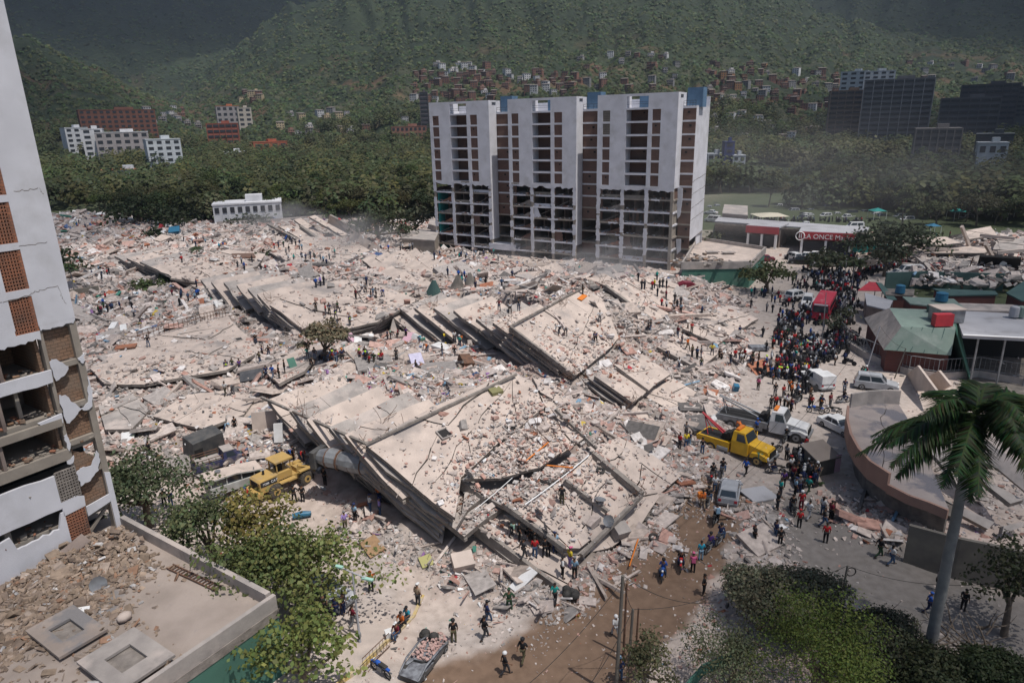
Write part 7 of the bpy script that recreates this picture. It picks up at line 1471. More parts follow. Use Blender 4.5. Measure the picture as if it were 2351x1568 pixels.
def oldpickup():
 T = empty('pickup_truck', at(512, 1070), heading((470, 1072), (560, 1045)), 'dusty old dark blue pickup with stake rails, half buried in rubble', 'pickup'); m = MB(); carbody(m, [(-2.6, .5), (-2.6, 1.05), (.3, 1.05), (.4, 1.1), (2.4, 1.0), (2.6, .8), (2.6, .45)], 1.85, M['wreckb'], .08, .95); m.build('body', T)
 m = MB(); m.hexa([(.0, -.85, 1.05), (1.4, -.85, 1.05), (1.4, .85, 1.05), (0, .85, 1.05), (.1, -.72, 1.72), (.95, -.72, 1.72), (.95, .72, 1.72), (.1, .72, 1.72)], M['wreckb']); m.box((.55, 0, 1.75), (1.0, 1.5, .06), M['slab2']); m.build('cab', T); m = MB(); glassq(m, [(.3, -.84, 1.15), (1.15, -.84, 1.15), (.9, -.75, 1.62), (.3, -.75, 1.62)], .02); m.build('side_window', T)
 m = MB()
 for zz in (1.3, 1.55): m.tube([(-2.5, -.85, zz), (-.1, -.85, zz)], .04, M['rust'], 4); m.tube([(-2.5, .85, zz), (-.1, .85, zz)], .04, M['rust'], 4); m.tube([(-2.5, -.85, zz), (-2.5, .85, zz)], .04, M['rust'], 4)
 for x in (-2.5, -1.3, -.1):
  for s in (-1, 1): m.tube([(x, s*.85, 1.0), (x, s*.85, 1.6)], .04, M['rust'], 4)
 m.build('stake_rail', T); m = MB(); m.box((-1.3, 0, 1.1), (2.3, 1.5, .08), M['slab2']); m.build('cargo_bed', T); wheelset(T, (-1.7, 1.7), 1.85, .37)
oldpickup()
m = MB(); carbody(m, [(-1.6, .1), (-1.5, 2.1), (1.5, 2.3), (1.7, .2)], 2.0, M['wreckd'], .1, .96); m.box((-1.0, -1.02, .8), (.8, .04, 1.2), M['dark']); m.cyl((-1.62, .3, 1.6), .1, .06, M['white2'], 8, 'x'); thing(m, 'trailer', 'dented dark box trailer behind the dark blue pickup', 'trailer', Mx=Matrix.Translation(at(470, 1042)) @ Matrix.Rotation(heading((440, 1040), (520, 1010)), 4, 'Z') @ Matrix.Rotation(.12, 4, 'X'))
T = empty('tanker', at(805, 1085), heading((770, 1072), (850, 1088)), 'crushed dark metal tank lying just behind the wheel loader', 'tank'); m = MB(); m.tube([(-3.0, 0, 1.0), (-2.0, 0, 1.05), (-.8, .05, .98), (.2, -.03, 1.02), (1.6, 0, 1.0), (2.6, 0, .95)], [.62, .85, .8, .88, .85, .7], M['steel'], 12, smooth=False); m.build('tank_shell', T)
for x in (-2, -.9, .3, 1.5): m = MB(); m.cyl((x, 0, 1.0), .9, .1, M['rust'], 12, 'x'); m.build('band', T)
m = MB(); m.box((-3.2, .0, .9), (.5, 1.7, 1.5), M['wreckd']); m.box((0, 0, .4), (5.5, 1.0, .2), M['dark']); m.build('chassis', T)
T = empty('crushed_car', at(978, 1520), heading((960, 1552), (1010, 1490)), 'flattened grey car filled with brick rubble at the bottom edge', 'car wreck', None, .84); m = MB(); cracked(m, [(-2.2, -.85, .55), (-1.0, -.95, .8), (1.0, -.9, .7), (2.1, -.7, .45), (2.1, .75, .5), (.9, .95, .75), (-1.0, .9, .7), (-2.2, .8, .5)], .35, 3, random.Random(6), M['wreckg'] if 'wreckg' in M else M.setdefault('wreckg', mat('torn_car_metal', (.22, .23, .25), (.08, .08, .09), 2.5, rough=.5)), M['wreckd'], jit=.12); m.build('body', T)
for s in (-1, 1): m = MB(); m.tube([(-2.1, s*.8, .5), (-1.1, s*.85, 1.0), (.6, s*.9, 1.05), (1.6, s*.85, .75)], [.06, .08, .08, .05], M['wreckg'], 5); m.build('roof_pillar', T)
m = MB(); rr = random.Random(2); chunks_local(m, 160, lambda q: (q.uniform(-.6, 2.0), q.uniform(-.7, .7), .72+abs(q.gauss(0, .12))), .2, [M['pinkr'] if 'pinkr' in M else M.setdefault('pinkr', mat('pink_rubble', (.46, .30, .27), (.38, .26, .23), 3))], rr); o = m.build('rubble_fill', T); o['kind'] = 'stuff'; wheelset(T, (-1.4, 1.4), 1.7, .3)
car('sedan', 'pale grey', at(745, 1372), heading((705, 1350), (790, 1392)), 'dusty white car under the yellow green tree, seen from behind')
m = MB(); carbody(m, [(-1.3, .1), (-1.2, .6), (1.2, .55), (1.4, .1)], 1.5, M['wreckg'], .1, .9); thing(m, 'car_wreck', 'grey car wreck at the edge of rubble below the red roofed shops', 'car wreck', Mx=Matrix.Translation(at(1740, 803)))
m = MB(); carbody(m, [(-1.6, .1), (-1.5, .7), (-.5, 1.1), (.8, 1.0), (1.7, .5), (1.7, .1)], 1.6, paint('maroon'), .1, .9); thing(m, 'car_wreck', 'crushed dark red car in rubble left of the green podium', 'car wreck', Mx=Matrix.Translation(at(1575, 660)))
car('sedan', 'white', at(1925, 988), heading((1900, 975), (1950, 1000)), 'white car crushed nose first under the round building')
# motorcycles
def make_moto(colr, label, loc, rz, group='motorcycles'):
 T = empty('motorcycle', loc, rz, label, 'motorcycle', group)
 if 'w' not in MOTO:
  m = MB()
  for i in range(14): a, b = 2*PI*i/14, 2*PI*(i+1)/14; m.tube([(.27*math.cos(a), 0, .27*math.sin(a)), (.27*math.cos(b), 0, .27*math.sin(b))], .05, M['black'], 5, cap=False)
  for i in range(6): a = PI*i/6; m.tube([(.25*math.cos(a), 0, .25*math.sin(a)), (-.25*math.cos(a), 0, -.25*math.sin(a))], .012, M['steel'], 3)
  MOTO['w'] = m.mesh('wheel'); m = MB(); m.box((.0, 0, .45), (.42, .26, .3), M['steel']); m.tube([(.62, 0, .31), (.42, 0, .85)], .035, M['steel'], 5); m.tube([(-.62, 0, .31), (-.1, 0, .5), (.4, 0, .7)], .03, M['black'], 5); m.tube([(-.1, -.16, .3), (-.8, -.18, .38)], .045, M['steel'], 6); MOTO['f'] = m.mesh('frame')
  m = MB(); m.ball((.16, 0, .78), .2, M['capc'], 8, 6, (1.3, .75, .7)); m.box((-.62, 0, .74), (.4, .16, .1), M['capc']); m.box((.62, 0, .64), (.34, .12, .05), M['capc']); MOTO['t'] = m.mesh('tank'); m = MB(); m.box((-.28, 0, .82), (.62, .24, .09), M['black']); MOTO['s'] = m.mesh('seat')
  m = MB(); m.tube([(.34, -.34, 1.02), (.42, -.12, .96), (.42, .12, .96), (.34, .34, 1.02)], .02, M['black'], 5); m.ball((.52, 0, .84), .09, M['white2'], 6, 5); MOTO['h'] = m.mesh('handlebar')
 for k, x in (('w', .62), ('w', -.62)): link('wheel', MOTO['w'], T, (x, 0, .32))
 link('frame', MOTO['f'], T); o = link('tank', MOTO['t'], T); o.color = (*CN[colr], 1); link('seat', MOTO['s'], T); link('handlebar', MOTO['h'], T); return T
MOTO = {}
# who stands where (feet, full size photograph)
SP.bake()
P_ = person
A1 = 'beside the wheel loader'
P_(783,1334,'black','hips','black','helmet:black',200,label='left one of two officers in black beside the loader wheel'); P_(805,1333,'black','stand','black','cap:black',180,label='right one of two officers in black beside the loader wheel'); P_(864,1288,'black','stand','black','cap:black',150,label='person in black at the end of the crushed tanker')
P_(781,1222,'black','stand','black','helmet:black',label='officer in black and dark helmet behind the loader cab'); P_(802,1224,'red','bend','denim',None,label='person in red bending behind the loader cab'); P_(769,1222,'blue','bend','navy',None,label='person in blue crouched behind the loader cab'); P_(737,1216,'grey','bend','denim','cap:grey',label='person in grey bending in rubble left of the loader cab'); P_(836,1222,'white','bend','black','cap:navy',label='person in white bending over the crushed tanker')
P_(1008,1334,'orange','stand','navy',None,160,label='person in orange shirt on rubble below the front block edge'); P_(984,1361,'white','point','denim','cap:navy',120,label='person in white with arms out on the rubble below the orange one'); P_(1010,1371,'lilac','hips','denim','cap:navy',label='person in pale lilac top right of the white one'); P_(944,1384,'light blue','stand','black','helmet:navy',150,label='person in light blue and dark helmet walking on loose rubble'); P_(918,1408,'lilac','walk','camouflage','cap:grey',200,label='person in lilac vest walking down the rubble with camouflage trousers')
P_(659,1339,'red','stand','denim','cap:blue',label='person in red with blue cap above the olive yellow tree'); P_(603,1148,'light blue','bend','navy','cap:light blue',label='person in light blue searching behind the dark trailer'); P_(626,1146,'black','stand','black',None,label='person in black behind the dark trailer'); P_(395,922,'black','hips','black','helmet:white',190,label='lone person in black with white helmet on the large left roof'); P_(399,1213,'black','stand','black',None,160,label='lone person in black at the foot of the left rubble field'); P_(438,1344,'black','phone','black','helmet:white',200,label='person in black and white helmet carrying a beam, left of the minibus'); P_(456,1348,'navy','stand','denim','cap:tan',200,label='person in navy next to the beam carrier left of the minibus')
P_(987,1572,'orange','point','black','helmet:orange',210,label='rescuer in orange with orange helmet behind the street lamp'); P_(1111,1608,'tan','stand','dark grey','cap:white',150,label='person in tan top with white bundle on the pavement'); P_(940,1664,'maroon','walk','grey',None,120,label='person in maroon shirt walking on the pavement left of the lamp pole')
P_(895,1637,'navy','stand','navy','cap:black',30,label='officer in navy with pale stripe behind the dusty white car'); P_(913,1632,'black','stand','navy','cap:black',60,label='officer in black right of the striped navy one'); P_(831,1632,'black','stand','black','helmet:grey',label='person in black and grey helmet under the yellow green tree'); P_(862,1630,'dark grey','stand','black',None,label='person in dark grey under the yellow green tree')
P_(1084,1650,'cyan','sit','dark grey','cap:black',330,label='person in cyan sitting on the kerb with a bag'); P_(1069,1667,'orange','sit','black',None,330,label='person in orange sitting on the kerb below the cyan one'); P_(1056,1693,'maroon','sit','denim','cap:white',330,label='person in maroon with white hat sitting lowest on the kerb')
P_(1206,1705,'black','stand','camouflage','helmet:black',185,label='officer in black shirt and camouflage trousers near the heap of bags'); P_(1353,1621,'green','hips','green','cap:green',180,label='soldier in green uniform at the edge of the front rubble'); P_(1295,1655,'navy','walk','denim','cap:black',100,label='person in navy walking with papers beside the one in black'); P_(1288,1697,'black','walk','dark grey','cap:black',120,label='person in black walking on the bare ground beside a green lid'); P_(1342,1792,'black','walk','dark grey','helmet:white',100,label='person in white helmet at the edge of the muddy street'); P_(1389,1757,'black','walk','camouflage','helmet:black',150,label='person in black helmet and sleeveless top nearing the muddy street')
P_(1493,1339,'black','stand','camouflage','cap:black',170,extra='black',label='soldier in black alone on the big flat roof slab');
for q in ((1357,1423,'pale green','bend','dark grey','cap:white',60,'person in pale green bending under the roof slab'),(1380,1436,'black','stand','black','cap:black',100,'person in black beside the bending pale green one'),(1402,1420,'black','bend','black','cap:black',200,'person in black crouching deep under the roof slab'),(1419,1446,'black','bend','black',None,240,'person in black crouching right of the others under the slab'),(1391,1484,'dark grey','walk','dark grey','cap:black',120,'person in dark uniform walking on the tilted lower slab'),(1421,1481,'red','stand','denim','cap:black',180,'person in red shirt among the dark uniforms on the lower slab'),(1448,1479,'black','hips','black','helmet:black',200,'left officer of two in black by the slab lip'),(1456,1477,'black','stand','black','helmet:black',200,'right officer of two in black by the slab lip'),(1474,1468,'light blue','stand','navy','cap:navy',200,'person in blue hooded top at the end of the slab lip'),(1514,1508,'yellow','stand','lilac','cap:pink',120,'person in yellow top and lilac trousers with pink cap'),(1494,1532,'white','hips','black','cap:black',100,'person in white top left of the one in light blue'),(1526,1535,'light blue','stand','black','cap:grey',160,'person in light blue top at the foot of the slab'),(1474,1603,'teal','walk','black',None,160,'person in teal shirt on the rubble by the heap of black bags')):
 P_(q[0], q[1], q[2], q[3], q[4], q[5], q[6], label=q[7])
for q in ((1861,1487,'cyan','stand','light blue',None,180,'person in cyan shirt standing beside the row of motorcycles'),(1840,1519,'pink','stand','black','cap:pink',170,'person with pink backpack and pink cap on the muddy street'),(1869,1578,'black','hips','black','long',60,'woman in black coat standing on the pavement slab'),(2003,1442,'dark grey','stand','black','cap:grey',100,'person in dark grey on rubble above the olive tree'),(2059,1433,'navy','stand','denim',None,100,'person in navy on rubble right of the grey one'),(2071,1450,'black','stand','black',None,180,'person in black half hidden above the olive tree'),(1635,1692,'white','walk','pale grey','helmet:white',200,'person in white with helmet on the mud behind the utility pole'),(1646,1806,'navy','stand','denim','cap:light blue',180,'person in navy at the bottom behind the thick pole'),
          (2334,1480,'black','walk','green',None,90,'person in black striding along the concrete wall'),(2366,1500,'white','walk','denim','long',90,'person in white top with red bag beside the concrete wall'),(2465,1628,'blue','walk','navy','cap:blue',60,'person in blue and cap left of the palm trunk'),(2487,1568,'grey','stand','black',None,60,'person in grey just left of the palm trunk'),(2557,1620,'black','stand','black',None,120,'person in black right of the palm trunk'),(2192,1441,'red','stand','black',None,160,'person in red shirt at the corner of the lane'),
          (2122,1401,'red','stand','black','cap:red',160,'person in red shirt left of the group at the lane corner'),(2212,1378,'black','stand','black',None,60,'person in black at the right end of the lane corner group'),(2205,1381,'maroon','stand','black',None,100,'person in maroon beside the black one at the lane corner'),(2187,1399,'black','walk','denim',None,60,'person in black walking into the lane corner group'),(2184,1367,'white','stand','denim','long',120,'woman in white top and jeans at the lane corner'),(2147,1379,'white','walk','pale grey',None,120,'person all in white with dark bag at the lane corner'),
          (2127,1352,'red','stand','maroon','helmet:white',160,'person in red with white helmet beside a motorcycle'),(2104,1360,'black','stand','black',None,160,'person in black leaning on a motorcycle'),(2064,1354,'black','point','dark grey',None,90,'person in black walking left of the motorcycle group'),(2072,1318,'teal','stand','dark grey',None,100,'person in teal shirt left of the motorcycle group'),(2111,1315,'light blue','stand','black','cap:navy',90,'person in light blue beside the one in a straw hat'),(2122,1308,'grey','stand','navy','cap:tan',180,'person with grey pack and straw hat'),(2146,1310,'teal','walk','green','cap:red',120,'person in teal with red cap right of the straw hat'),(2080,1293,'purple','stand','black','helmet:black',160,'person in purple and black helmet between the trucks and the round building'),
          (1980,1262,'blue','walk','black','cap:black',130,'person in bright blue jacket pointing in front of the yellow tow truck'),(1865,1205,'black','stand','denim','cap:black',180,'person in black and jeans left of the yellow tow truck'),(1822,1190,'yellow','stand','denim','cap:black',180,'person in yellow shirt left of the yellow tow truck'),(1805,1192,'red','stand','dark grey',None,120,'person in red beside the yellow shirt on rubble'),(1830,1186,'navy','stand','light blue',None,120,'person in navy right of the yellow shirt on rubble'),(1822,1160,'grey','stand','dark grey',None,160,'person in grey behind the yellow shirt on rubble'),
          (2010,1153,'blue','stand','black','cap:blue',180,'person in blue beside the white tow truck'),(1966,1150,'orange','bend','orange',None,200,'worker in orange on the cab roof level of the yellow tow truck'),(2130,1212,'neon','stand','black','cap:black',180,'officer in neon vest right of the white tow truck'),(2088,1222,'grey','stand','black','long',120,'person in grey top and black trousers behind the motorcycles'),(2100,1256,'white','stand','black','cap:red',200,'person in white shirt with red cap near the parked motorcycle'),(2114,1278,'black','stand','black',None,180,'person in black right of the white shirt with red cap'),(2048,1220,'maroon','walk','denim','helmet:black',60,'person in maroon pushing a motorcycle before the white tow truck'),
          (1898,1308,'white','stand','denim',None,180,'person in white shirt left of the silver hatchback'),(1866,1350,'orange','walk','tan','cap:black',180,'rider with orange box on the left of the silver hatchback'),(1903,1389,'white','stand','black','cap:black',180,'person with white and blue backpack on the muddy street')):
 P_(q[0], q[1], q[2], q[3], q[4], q[5], q[6], label=q[7], extra='pink' if 'pink backpack' in q[7] else 'light blue' if 'blue backpack' in q[7] else None)
for q in ((2052,1020,'neon','stand','officer in neon vest left of the white police pickup'),(2242,1042,'neon','stand','officer in neon vest behind the white police pickup'),(2181,1088,'neon','walk','person in neon green shirt walking below the police pickup'),(2013,1036,'pink','stand','person in pink top at the edge of the rubble'),(2062,980,'red','stand','person in red shirt above the neon vest officer'),(2074,994,'red','stand','person in red shirt right of the other red one'),(2047,1003,'blue','stand','person in blue above the neon vest officer'),(2099,1003,'blue','bend','person in bright blue bending by a motorcycle'),(2152,1060,'brown','stand','bare chested person below the police pickup'),(2217,970,'white','stand','person in white at the puddle'),(2139,992,'yellow','stand','person in yellow left of the puddle'),(2058,1086,'red','stand','person in red behind the white tow truck cab'),(2047,1086,'black','stand','person in black behind the white tow truck cab'),(2083,1082,'white','stand','person in white behind the white tow truck hood'),(2090,1082,'purple','stand','person in purple behind the white tow truck hood'),(2204,1080,'maroon','stand','person in maroon with backpack right of the neon green one'),(2058,1052,'black','stand','person in black left of the orange shirts'),(2080,1056,'red','stand','person in red left of the orange shirts'),(2102,1052,'orange','stand','person in orange shirt left of the police pickup'),(2096,1040,'orange','stand','second person in orange shirt left of the police pickup'),(1994,818,'black','walk','lone person in black on the rubble slope below the road'),(2036,828,'grey','walk','lone person in grey on the rubble slope right of the black one'),(1964,893,'navy','walk','person in navy at the right edge of the rubble')):
 P_(q[0], q[1], q[2], q[3], label=q[4])
SL = [(876,836,'neon','left neon vest officer on the curved left roof'),(892,848,'neon','lower neon vest officer of three on the curved left roof'),(930,865,'neon','right neon vest officer on the curved left roof'),(866,838,'red','person in red beside the neon vests on the curved left roof'),(840,829,'black','person in black left of the neon vests on the curved left roof'),(896,868,'dark grey','person in dark grey crouching below the neon vests'),(898,830,'green','person in green behind the neon vests'),
 (695,724,'black','left person of two near the round bush on the rubble'),(706,722,'red','right person in red of two near the round bush'),(840,764,'blue','left person of three on the broken edge above the curved roof'),(852,760,'lilac','middle person of three on the broken edge above the curved roof'),(861,758,'black','right person of three on the broken edge above the curved roof'),(946,795,'maroon','person in maroon on the far part of the curved roof'),(974,759,'navy','person in navy highest on the curved roof'),(962,779,'white','person in white top left on the curved roof'),(972,780,'grey','person in grey right of the white top on the curved roof'),(992,790,'light blue','person in light blue at the hole in the curved roof'),(1000,792,'grey','person in grey at the hole in the curved roof'),(986,796,'black','person in black at the hole in the curved roof'),(1018,788,'blue','person in blue sitting right of the roof hole'),
 (680,917,'black','person in black and orange helmet on the left slope'),(1548,782,'black','person at the peak of the middle block with helmet'),(1593,857,'white','person in white with backpack crossing the middle roof'),(1486,887,'white','left one of two crouching on the middle roof'),(1502,892,'pale grey','right one of two crouching on the middle roof'),(1582,912,'navy','person in navy bending at the lower edge of the middle roof'),(1692,906,'black','person in black standing in rubble right of the middle roof'),(1722,881,'dark grey','left person of two right of the middle roof'),(1728,881,'black','right person of two right of the middle roof'),
 (1695,748,'black','person in black near the top of the tilted right slab'),(1704,769,'black','left of two soldiers on the tilted right slab'),(1712,769,'dark grey','right of two soldiers on the tilted right slab'),(1732,770,'red','person in red on the tilted right slab'),(1738,766,'yellow','person in yellow on the tilted right slab'),(1745,744,'teal','person in teal at the top of the tilted right slab'),(1752,765,'black','left crouching person near the top right of the tilted slab'),(1760,764,'black','middle person near the top right of the tilted slab'),(1770,766,'black','standing person near the top right of the tilted slab'),(1746,788,'black','lone person in black mid slope on the tilted right slab'),(1769,795,'maroon','person in maroon mid slope on the tilted right slab'),(1757,817,'red','person in red low on the tilted right slab'),(1770,823,'white','person in white low on the tilted right slab'),
 (1792,804,'black','first of the dark group right of the tilted slab'),(1798,820,'black','second of the dark group right of the tilted slab'),(1808,812,'dark grey','third of the dark group right of the tilted slab'),(1790,831,'pale grey','person in pale grey below the dark group'),(1808,833,'light blue','person in light blue below the dark group'),(1864,838,'navy','lone person in navy beside the blue sheet'),(1837,884,'red','person in red on the cracked right panel'),(1826,887,'black','person in black on the cracked right panel'),(1800,897,'maroon','person in maroon above the long line on the right panels'),(1811,914,'grey','person in grey in the line crossing the right panels'),(1826,930,'orange','person in orange helmet in the line crossing the right panels'),(1838,948,'camouflage','soldier in the line crossing the right panels'),(1851,954,'denim','person in denim in the line crossing the right panels'),(1862,981,'green','person in dark green at the end of the line on the right panels'),(1862,950,'grey','person in grey near the end of the line on the right panels'),(1891,944,'yellow','person in yellow vest right of the line on the panels'),(1910,956,'black','person in black with bag right of the panels'),(1940,967,'dark grey','person with outstretched arms right of the panels'),(1771,953,'navy','person in navy bending at a gap left of the right panels'),(1803,981,'white','person in white shirt by the small cracked roof'),
 (1326,826,'maroon','person in maroon left of the big white mattress on the middle block'),(1355,833,'pale grey','person in pale grey crouching on the mattress on the middle block'),(1378,826,'dark grey','person in dark grey right of the mattress on the middle block'),(1539,724,'teal','person in teal in the dust before the tower'),(1546,724,'dark grey','person in dark grey beside the teal one before the tower'),
 (827,973,'black','person in black at the left end of the searching line'),(1106,992,'dark grey','person in dark grey in front of the leaning pale mattress'),(1058,901,'maroon','person with maroon trousers by the leaning grey panel'),(1079,899,'purple','person in purple right of the leaning grey panel'),(1038,901,'pale green','person in pale green left of the leaning grey panel'),(1030,905,'navy','person in navy left of the pale green one'),(1113,912,'cyan','person in cyan bending beneath the dark plates'),(1136,936,'orange','person in orange bending beside a white appliance'),(1175,944,'black','person in black left of the large white sheet'),(1182,911,'yellow','person in yellow vest beneath the dark plates'),(1208,911,'white','hooded person in white beneath the dark plates'),(1208,951,'black','person in black and tan trousers right of the large white sheet'),(1221,922,'teal','person in teal beside the orange helmet'),(1226,920,'orange','person in orange next to the teal one'),
 (709,1006,'navy','first of four people beside the dark tarpaulin'),(725,1006,'blue','second of four people, in blue, beside the dark tarpaulin'),(742,1005,'black','third of four people beside the dark tarpaulin'),(757,990,'black','fourth of four people, higher up beside the tarpaulin'),(691,968,'camouflage','person in camouflage left below the dusty tree'),(698,949,'navy','person in navy left below the dusty tree'),(715,949,'black','person in black left below the dusty tree'),(603,990,'neon','officer in neon vest on the left field'),(619,984,'olive','person in olive right of the neon vest on the left field'),(638,986,'purple','person in purple with bag on the left field'),(600,1050,'white','person in white and maroon trousers near the dark tarpaulin'),(620,1046,'grey','person in grey bending over a blue barrel'),(484,698,'red','person in red bending on the far left slab'),(583,662,'cyan','left person in cyan vest of two on the far left slab'),(594,658,'blue','right person in blue of two on the far left slab')]
for x, y, c, l in SL:
 pose = 'bend' if ('crouch' in l or 'bending' in l or 'sitting' in l or 'searching' in l) else 'point' if 'outstretched' in l else random.choice(['stand', 'stand', 'hips', 'walk'])
 P_(x, y, c, pose, hat='helmet:white' if 'helmet' in l else None, label=l, extra='navy' if 'backpack' in l else None)
# groups, one by one
GC = ['black', 'black', 'navy', 'dark grey', 'grey', 'white', 'red', 'blue', 'denim', 'light blue', 'maroon', 'green', 'pale grey', 'teal', 'black', 'navy']
def group(cx, cy, n, sx, sy, where, grp, pal=GC, seed=1, neon=0, poses=('stand', 'stand', 'hips', 'walk', 'phone', 'bend')):
 g = random.Random(seed*31+int(cx));
 for i in range(n):
  x = g.gauss(0, sx*.55)+cx; y = g.gauss(0, sy*.55)+cy; c = 'neon' if i < neon else g.choice(pal); P_(x, y, c, g.choice(poses), hat='helmet:white' if g.random() < .2 else None, label='person in %s %s' % ('neon vest' if c == 'neon' else c+' top', where), group=grp)
group(290,826,12,48,22,'in the group below the grey wall on the left rubble','people searching on the left rubble'); group(494,790,11,42,20,'in the group beside the concrete stump on the left rubble','people beside the stump'); group(270,731,8,30,9,'in the row beyond the fallen beam at the far left','people in the far left row')
group(446,600,12,60,6,'standing along the dark hedge at the far left','people along the hedge'); group(207,600,9,55,18,'high on the far left heap','people on the far left heap'); group(530,650,7,60,10,'by the blue tarpaulin in the left rubble','people by the blue tarpaulin'); group(640,705,4,25,14,'left of the round bush in the rubble','people left of the round bush')
group(762,656,14,32,16,'on the pale far roof left of the tower','people on the far roof'); group(829,696,17,75,18,'in the dusty crowd left of the tower','people in the dusty crowd'); group(1078,662,11,60,6,'on the crest beside the long beams','people on the beam crest'); group(1235,682,17,80,12,'in the crowd at the foot of the tower','people at the foot of the tower',neon=0); group(1250,748,16,50,18,'in the crowd before the middle of the tower','people before the middle of the tower'); group(1385,736,7,45,9,'on the crest before the right half of the tower','people on the right crest')
group(878,962,13,50,6,'in the searching line below the dusty tree','people in the searching line'); group(990,965,11,50,9,'in the searching line among scattered belongings','people among the belongings')
group(2020,785,9,40,7,'by the tree at the right podium, neon vests among them','people by the right podium tree',neon=5); group(2062,800,4,20,8,'beside the white four wheel drive','people by the white jeep')
group(2075,905,17,42,42,'in the stream left of the red bus','people streaming left of the bus'); group(2125,930,20,42,36,'in the stream below the red bus','people streaming below the bus'); group(2100,985,12,45,28,'in the stream above the police pickup','people above the pickup'); group(2105,855,15,35,24,'around the white jeeps','people around the jeeps')
group(2170,745,6,50,18,'on the asphalt above the red bus','people on the asphalt',neon=2); group(1975,965,10,50,10,'at the rubble edge above the tow trucks','people at the rubble edge'); group(2120,1085,7,60,10,'beside the white tow truck','people beside the white truck'); group(2490,640,5,60,20,'on the right hand ruins','people on the right ruins'); group(2290,1010,6,22,12,'left of the silver four wheel drive','people by the silver car')
group(2150,1270,9,30,22,'by the tiled kiosk beside the round building','people by the kiosk')
# motorcycles
bikes = [('blue',1761,1532,250,'blue clad rider on a dark motorcycle, lowest on the muddy street','blue'),('red',1808,1506,255,'red motorcycle with rider in black on the muddy street','black'),('black',1884,1462,50,'black motorcycle with rider in purple on the muddy street','purple'),('navy',1912,1440,50,'dark motorcycle with rider in a white helmet on the muddy street','navy'),('black',1900,1385,60,'motorcycle with rider in white, just below the silver hatchback','white'),('black',1880,1340,65,'motorcycle left of the silver hatchback, rider in black','black'),('red',1892,1275,65,'red motorcycle at the left rear of the silver hatchback','black'),('black',1918,1262,65,'black motorcycle at the front of the silver hatchback','black'),
  ('black',2028,1232,30,'motorcycle with green delivery box in front of the yellow tow truck','white'),('black',2062,1205,30,'motorcycle being pushed between the tow trucks',None),('black',2086,1172,50,'black motorcycle at the nose of the white tow truck','black'),('black',2058,1258,170,'black motorcycle standing alone right of the blue jacket','black'),('blue',2165,1098,150,'blue parked motorcycle above the round building',None),('black',2212,1100,150,'black parked scooter above the round building',None),('black',2238,1070,10,'dark motorcycle by the parapet of the round building','black'),('black',2120,1068,40,'dark motorcycle with rider below the police pickup','black'),('black',2105,1360,80,'dark motorcycle in the lane corner group','black'),('black',2163,964,160,'dark motorcycle at the puddle edge',None),('black',2100,992,80,'motorcycle left of the police pickup','blue'),
  ('black',2116,1050,45,'motorcycle beside the orange shirts','orange'),('blue',1012,1790,140,'blue motorcycle parked at the bottom edge beside the crushed car',None),('black',2118,768,0,'motorcycle and rider alone on the asphalt near the podium tree','black'),('black',2168,740,100,'motorcycle with two riders on the asphalt','navy'),('black',2185,716,5,'dark motorcycle beside the silver pickup',None),('black',2285,728,10,'motorcycle crossing right of the lamp posts','black')]
for c, x, y, a, l, rider in bikes:
 X, Y = x*.86434, y*.86434; p = SP.hit(X, Y)[0]; make_moto(c, l.replace('blue clad rider on a dark motorcycle', 'dark blue motorcycle'), p, R(a))
 if rider:
  o = P_(x, y, rider, 'ride', hat='helmet:'+random.choice(['black', 'white', 'black']), label='rider in %s on the %s' % (rider, ' '.join(l.replace(' with rider in '+rider, '').replace(' with rider in', '').split()[:9])), far=False)
  if o: o.location = p; o.location.z += .02; o.rotation_euler = (0, 0, R(a)+PI/2)
m = MB(); m.box((0, 0, .25), (.45, .45, .5), M['green_wall']); thing(m, 'delivery_box', 'green delivery box on the motorcycle before the yellow tow truck', 'box', Mx=Matrix.Translation(Vector(at(2024*.86434, 1234*.86434))+Vector((-.4, -.3, .85))))
m = MB(); m.box((0, 0, .22), (.6, .5, .42), M['orangep']); thing(m, 'delivery_box', 'orange delivery box left of the silver hatchback', 'box', Mx=Matrix.Translation(Vector(at(1862*.86434, 1345*.86434))+Vector((0, 0, .85))))
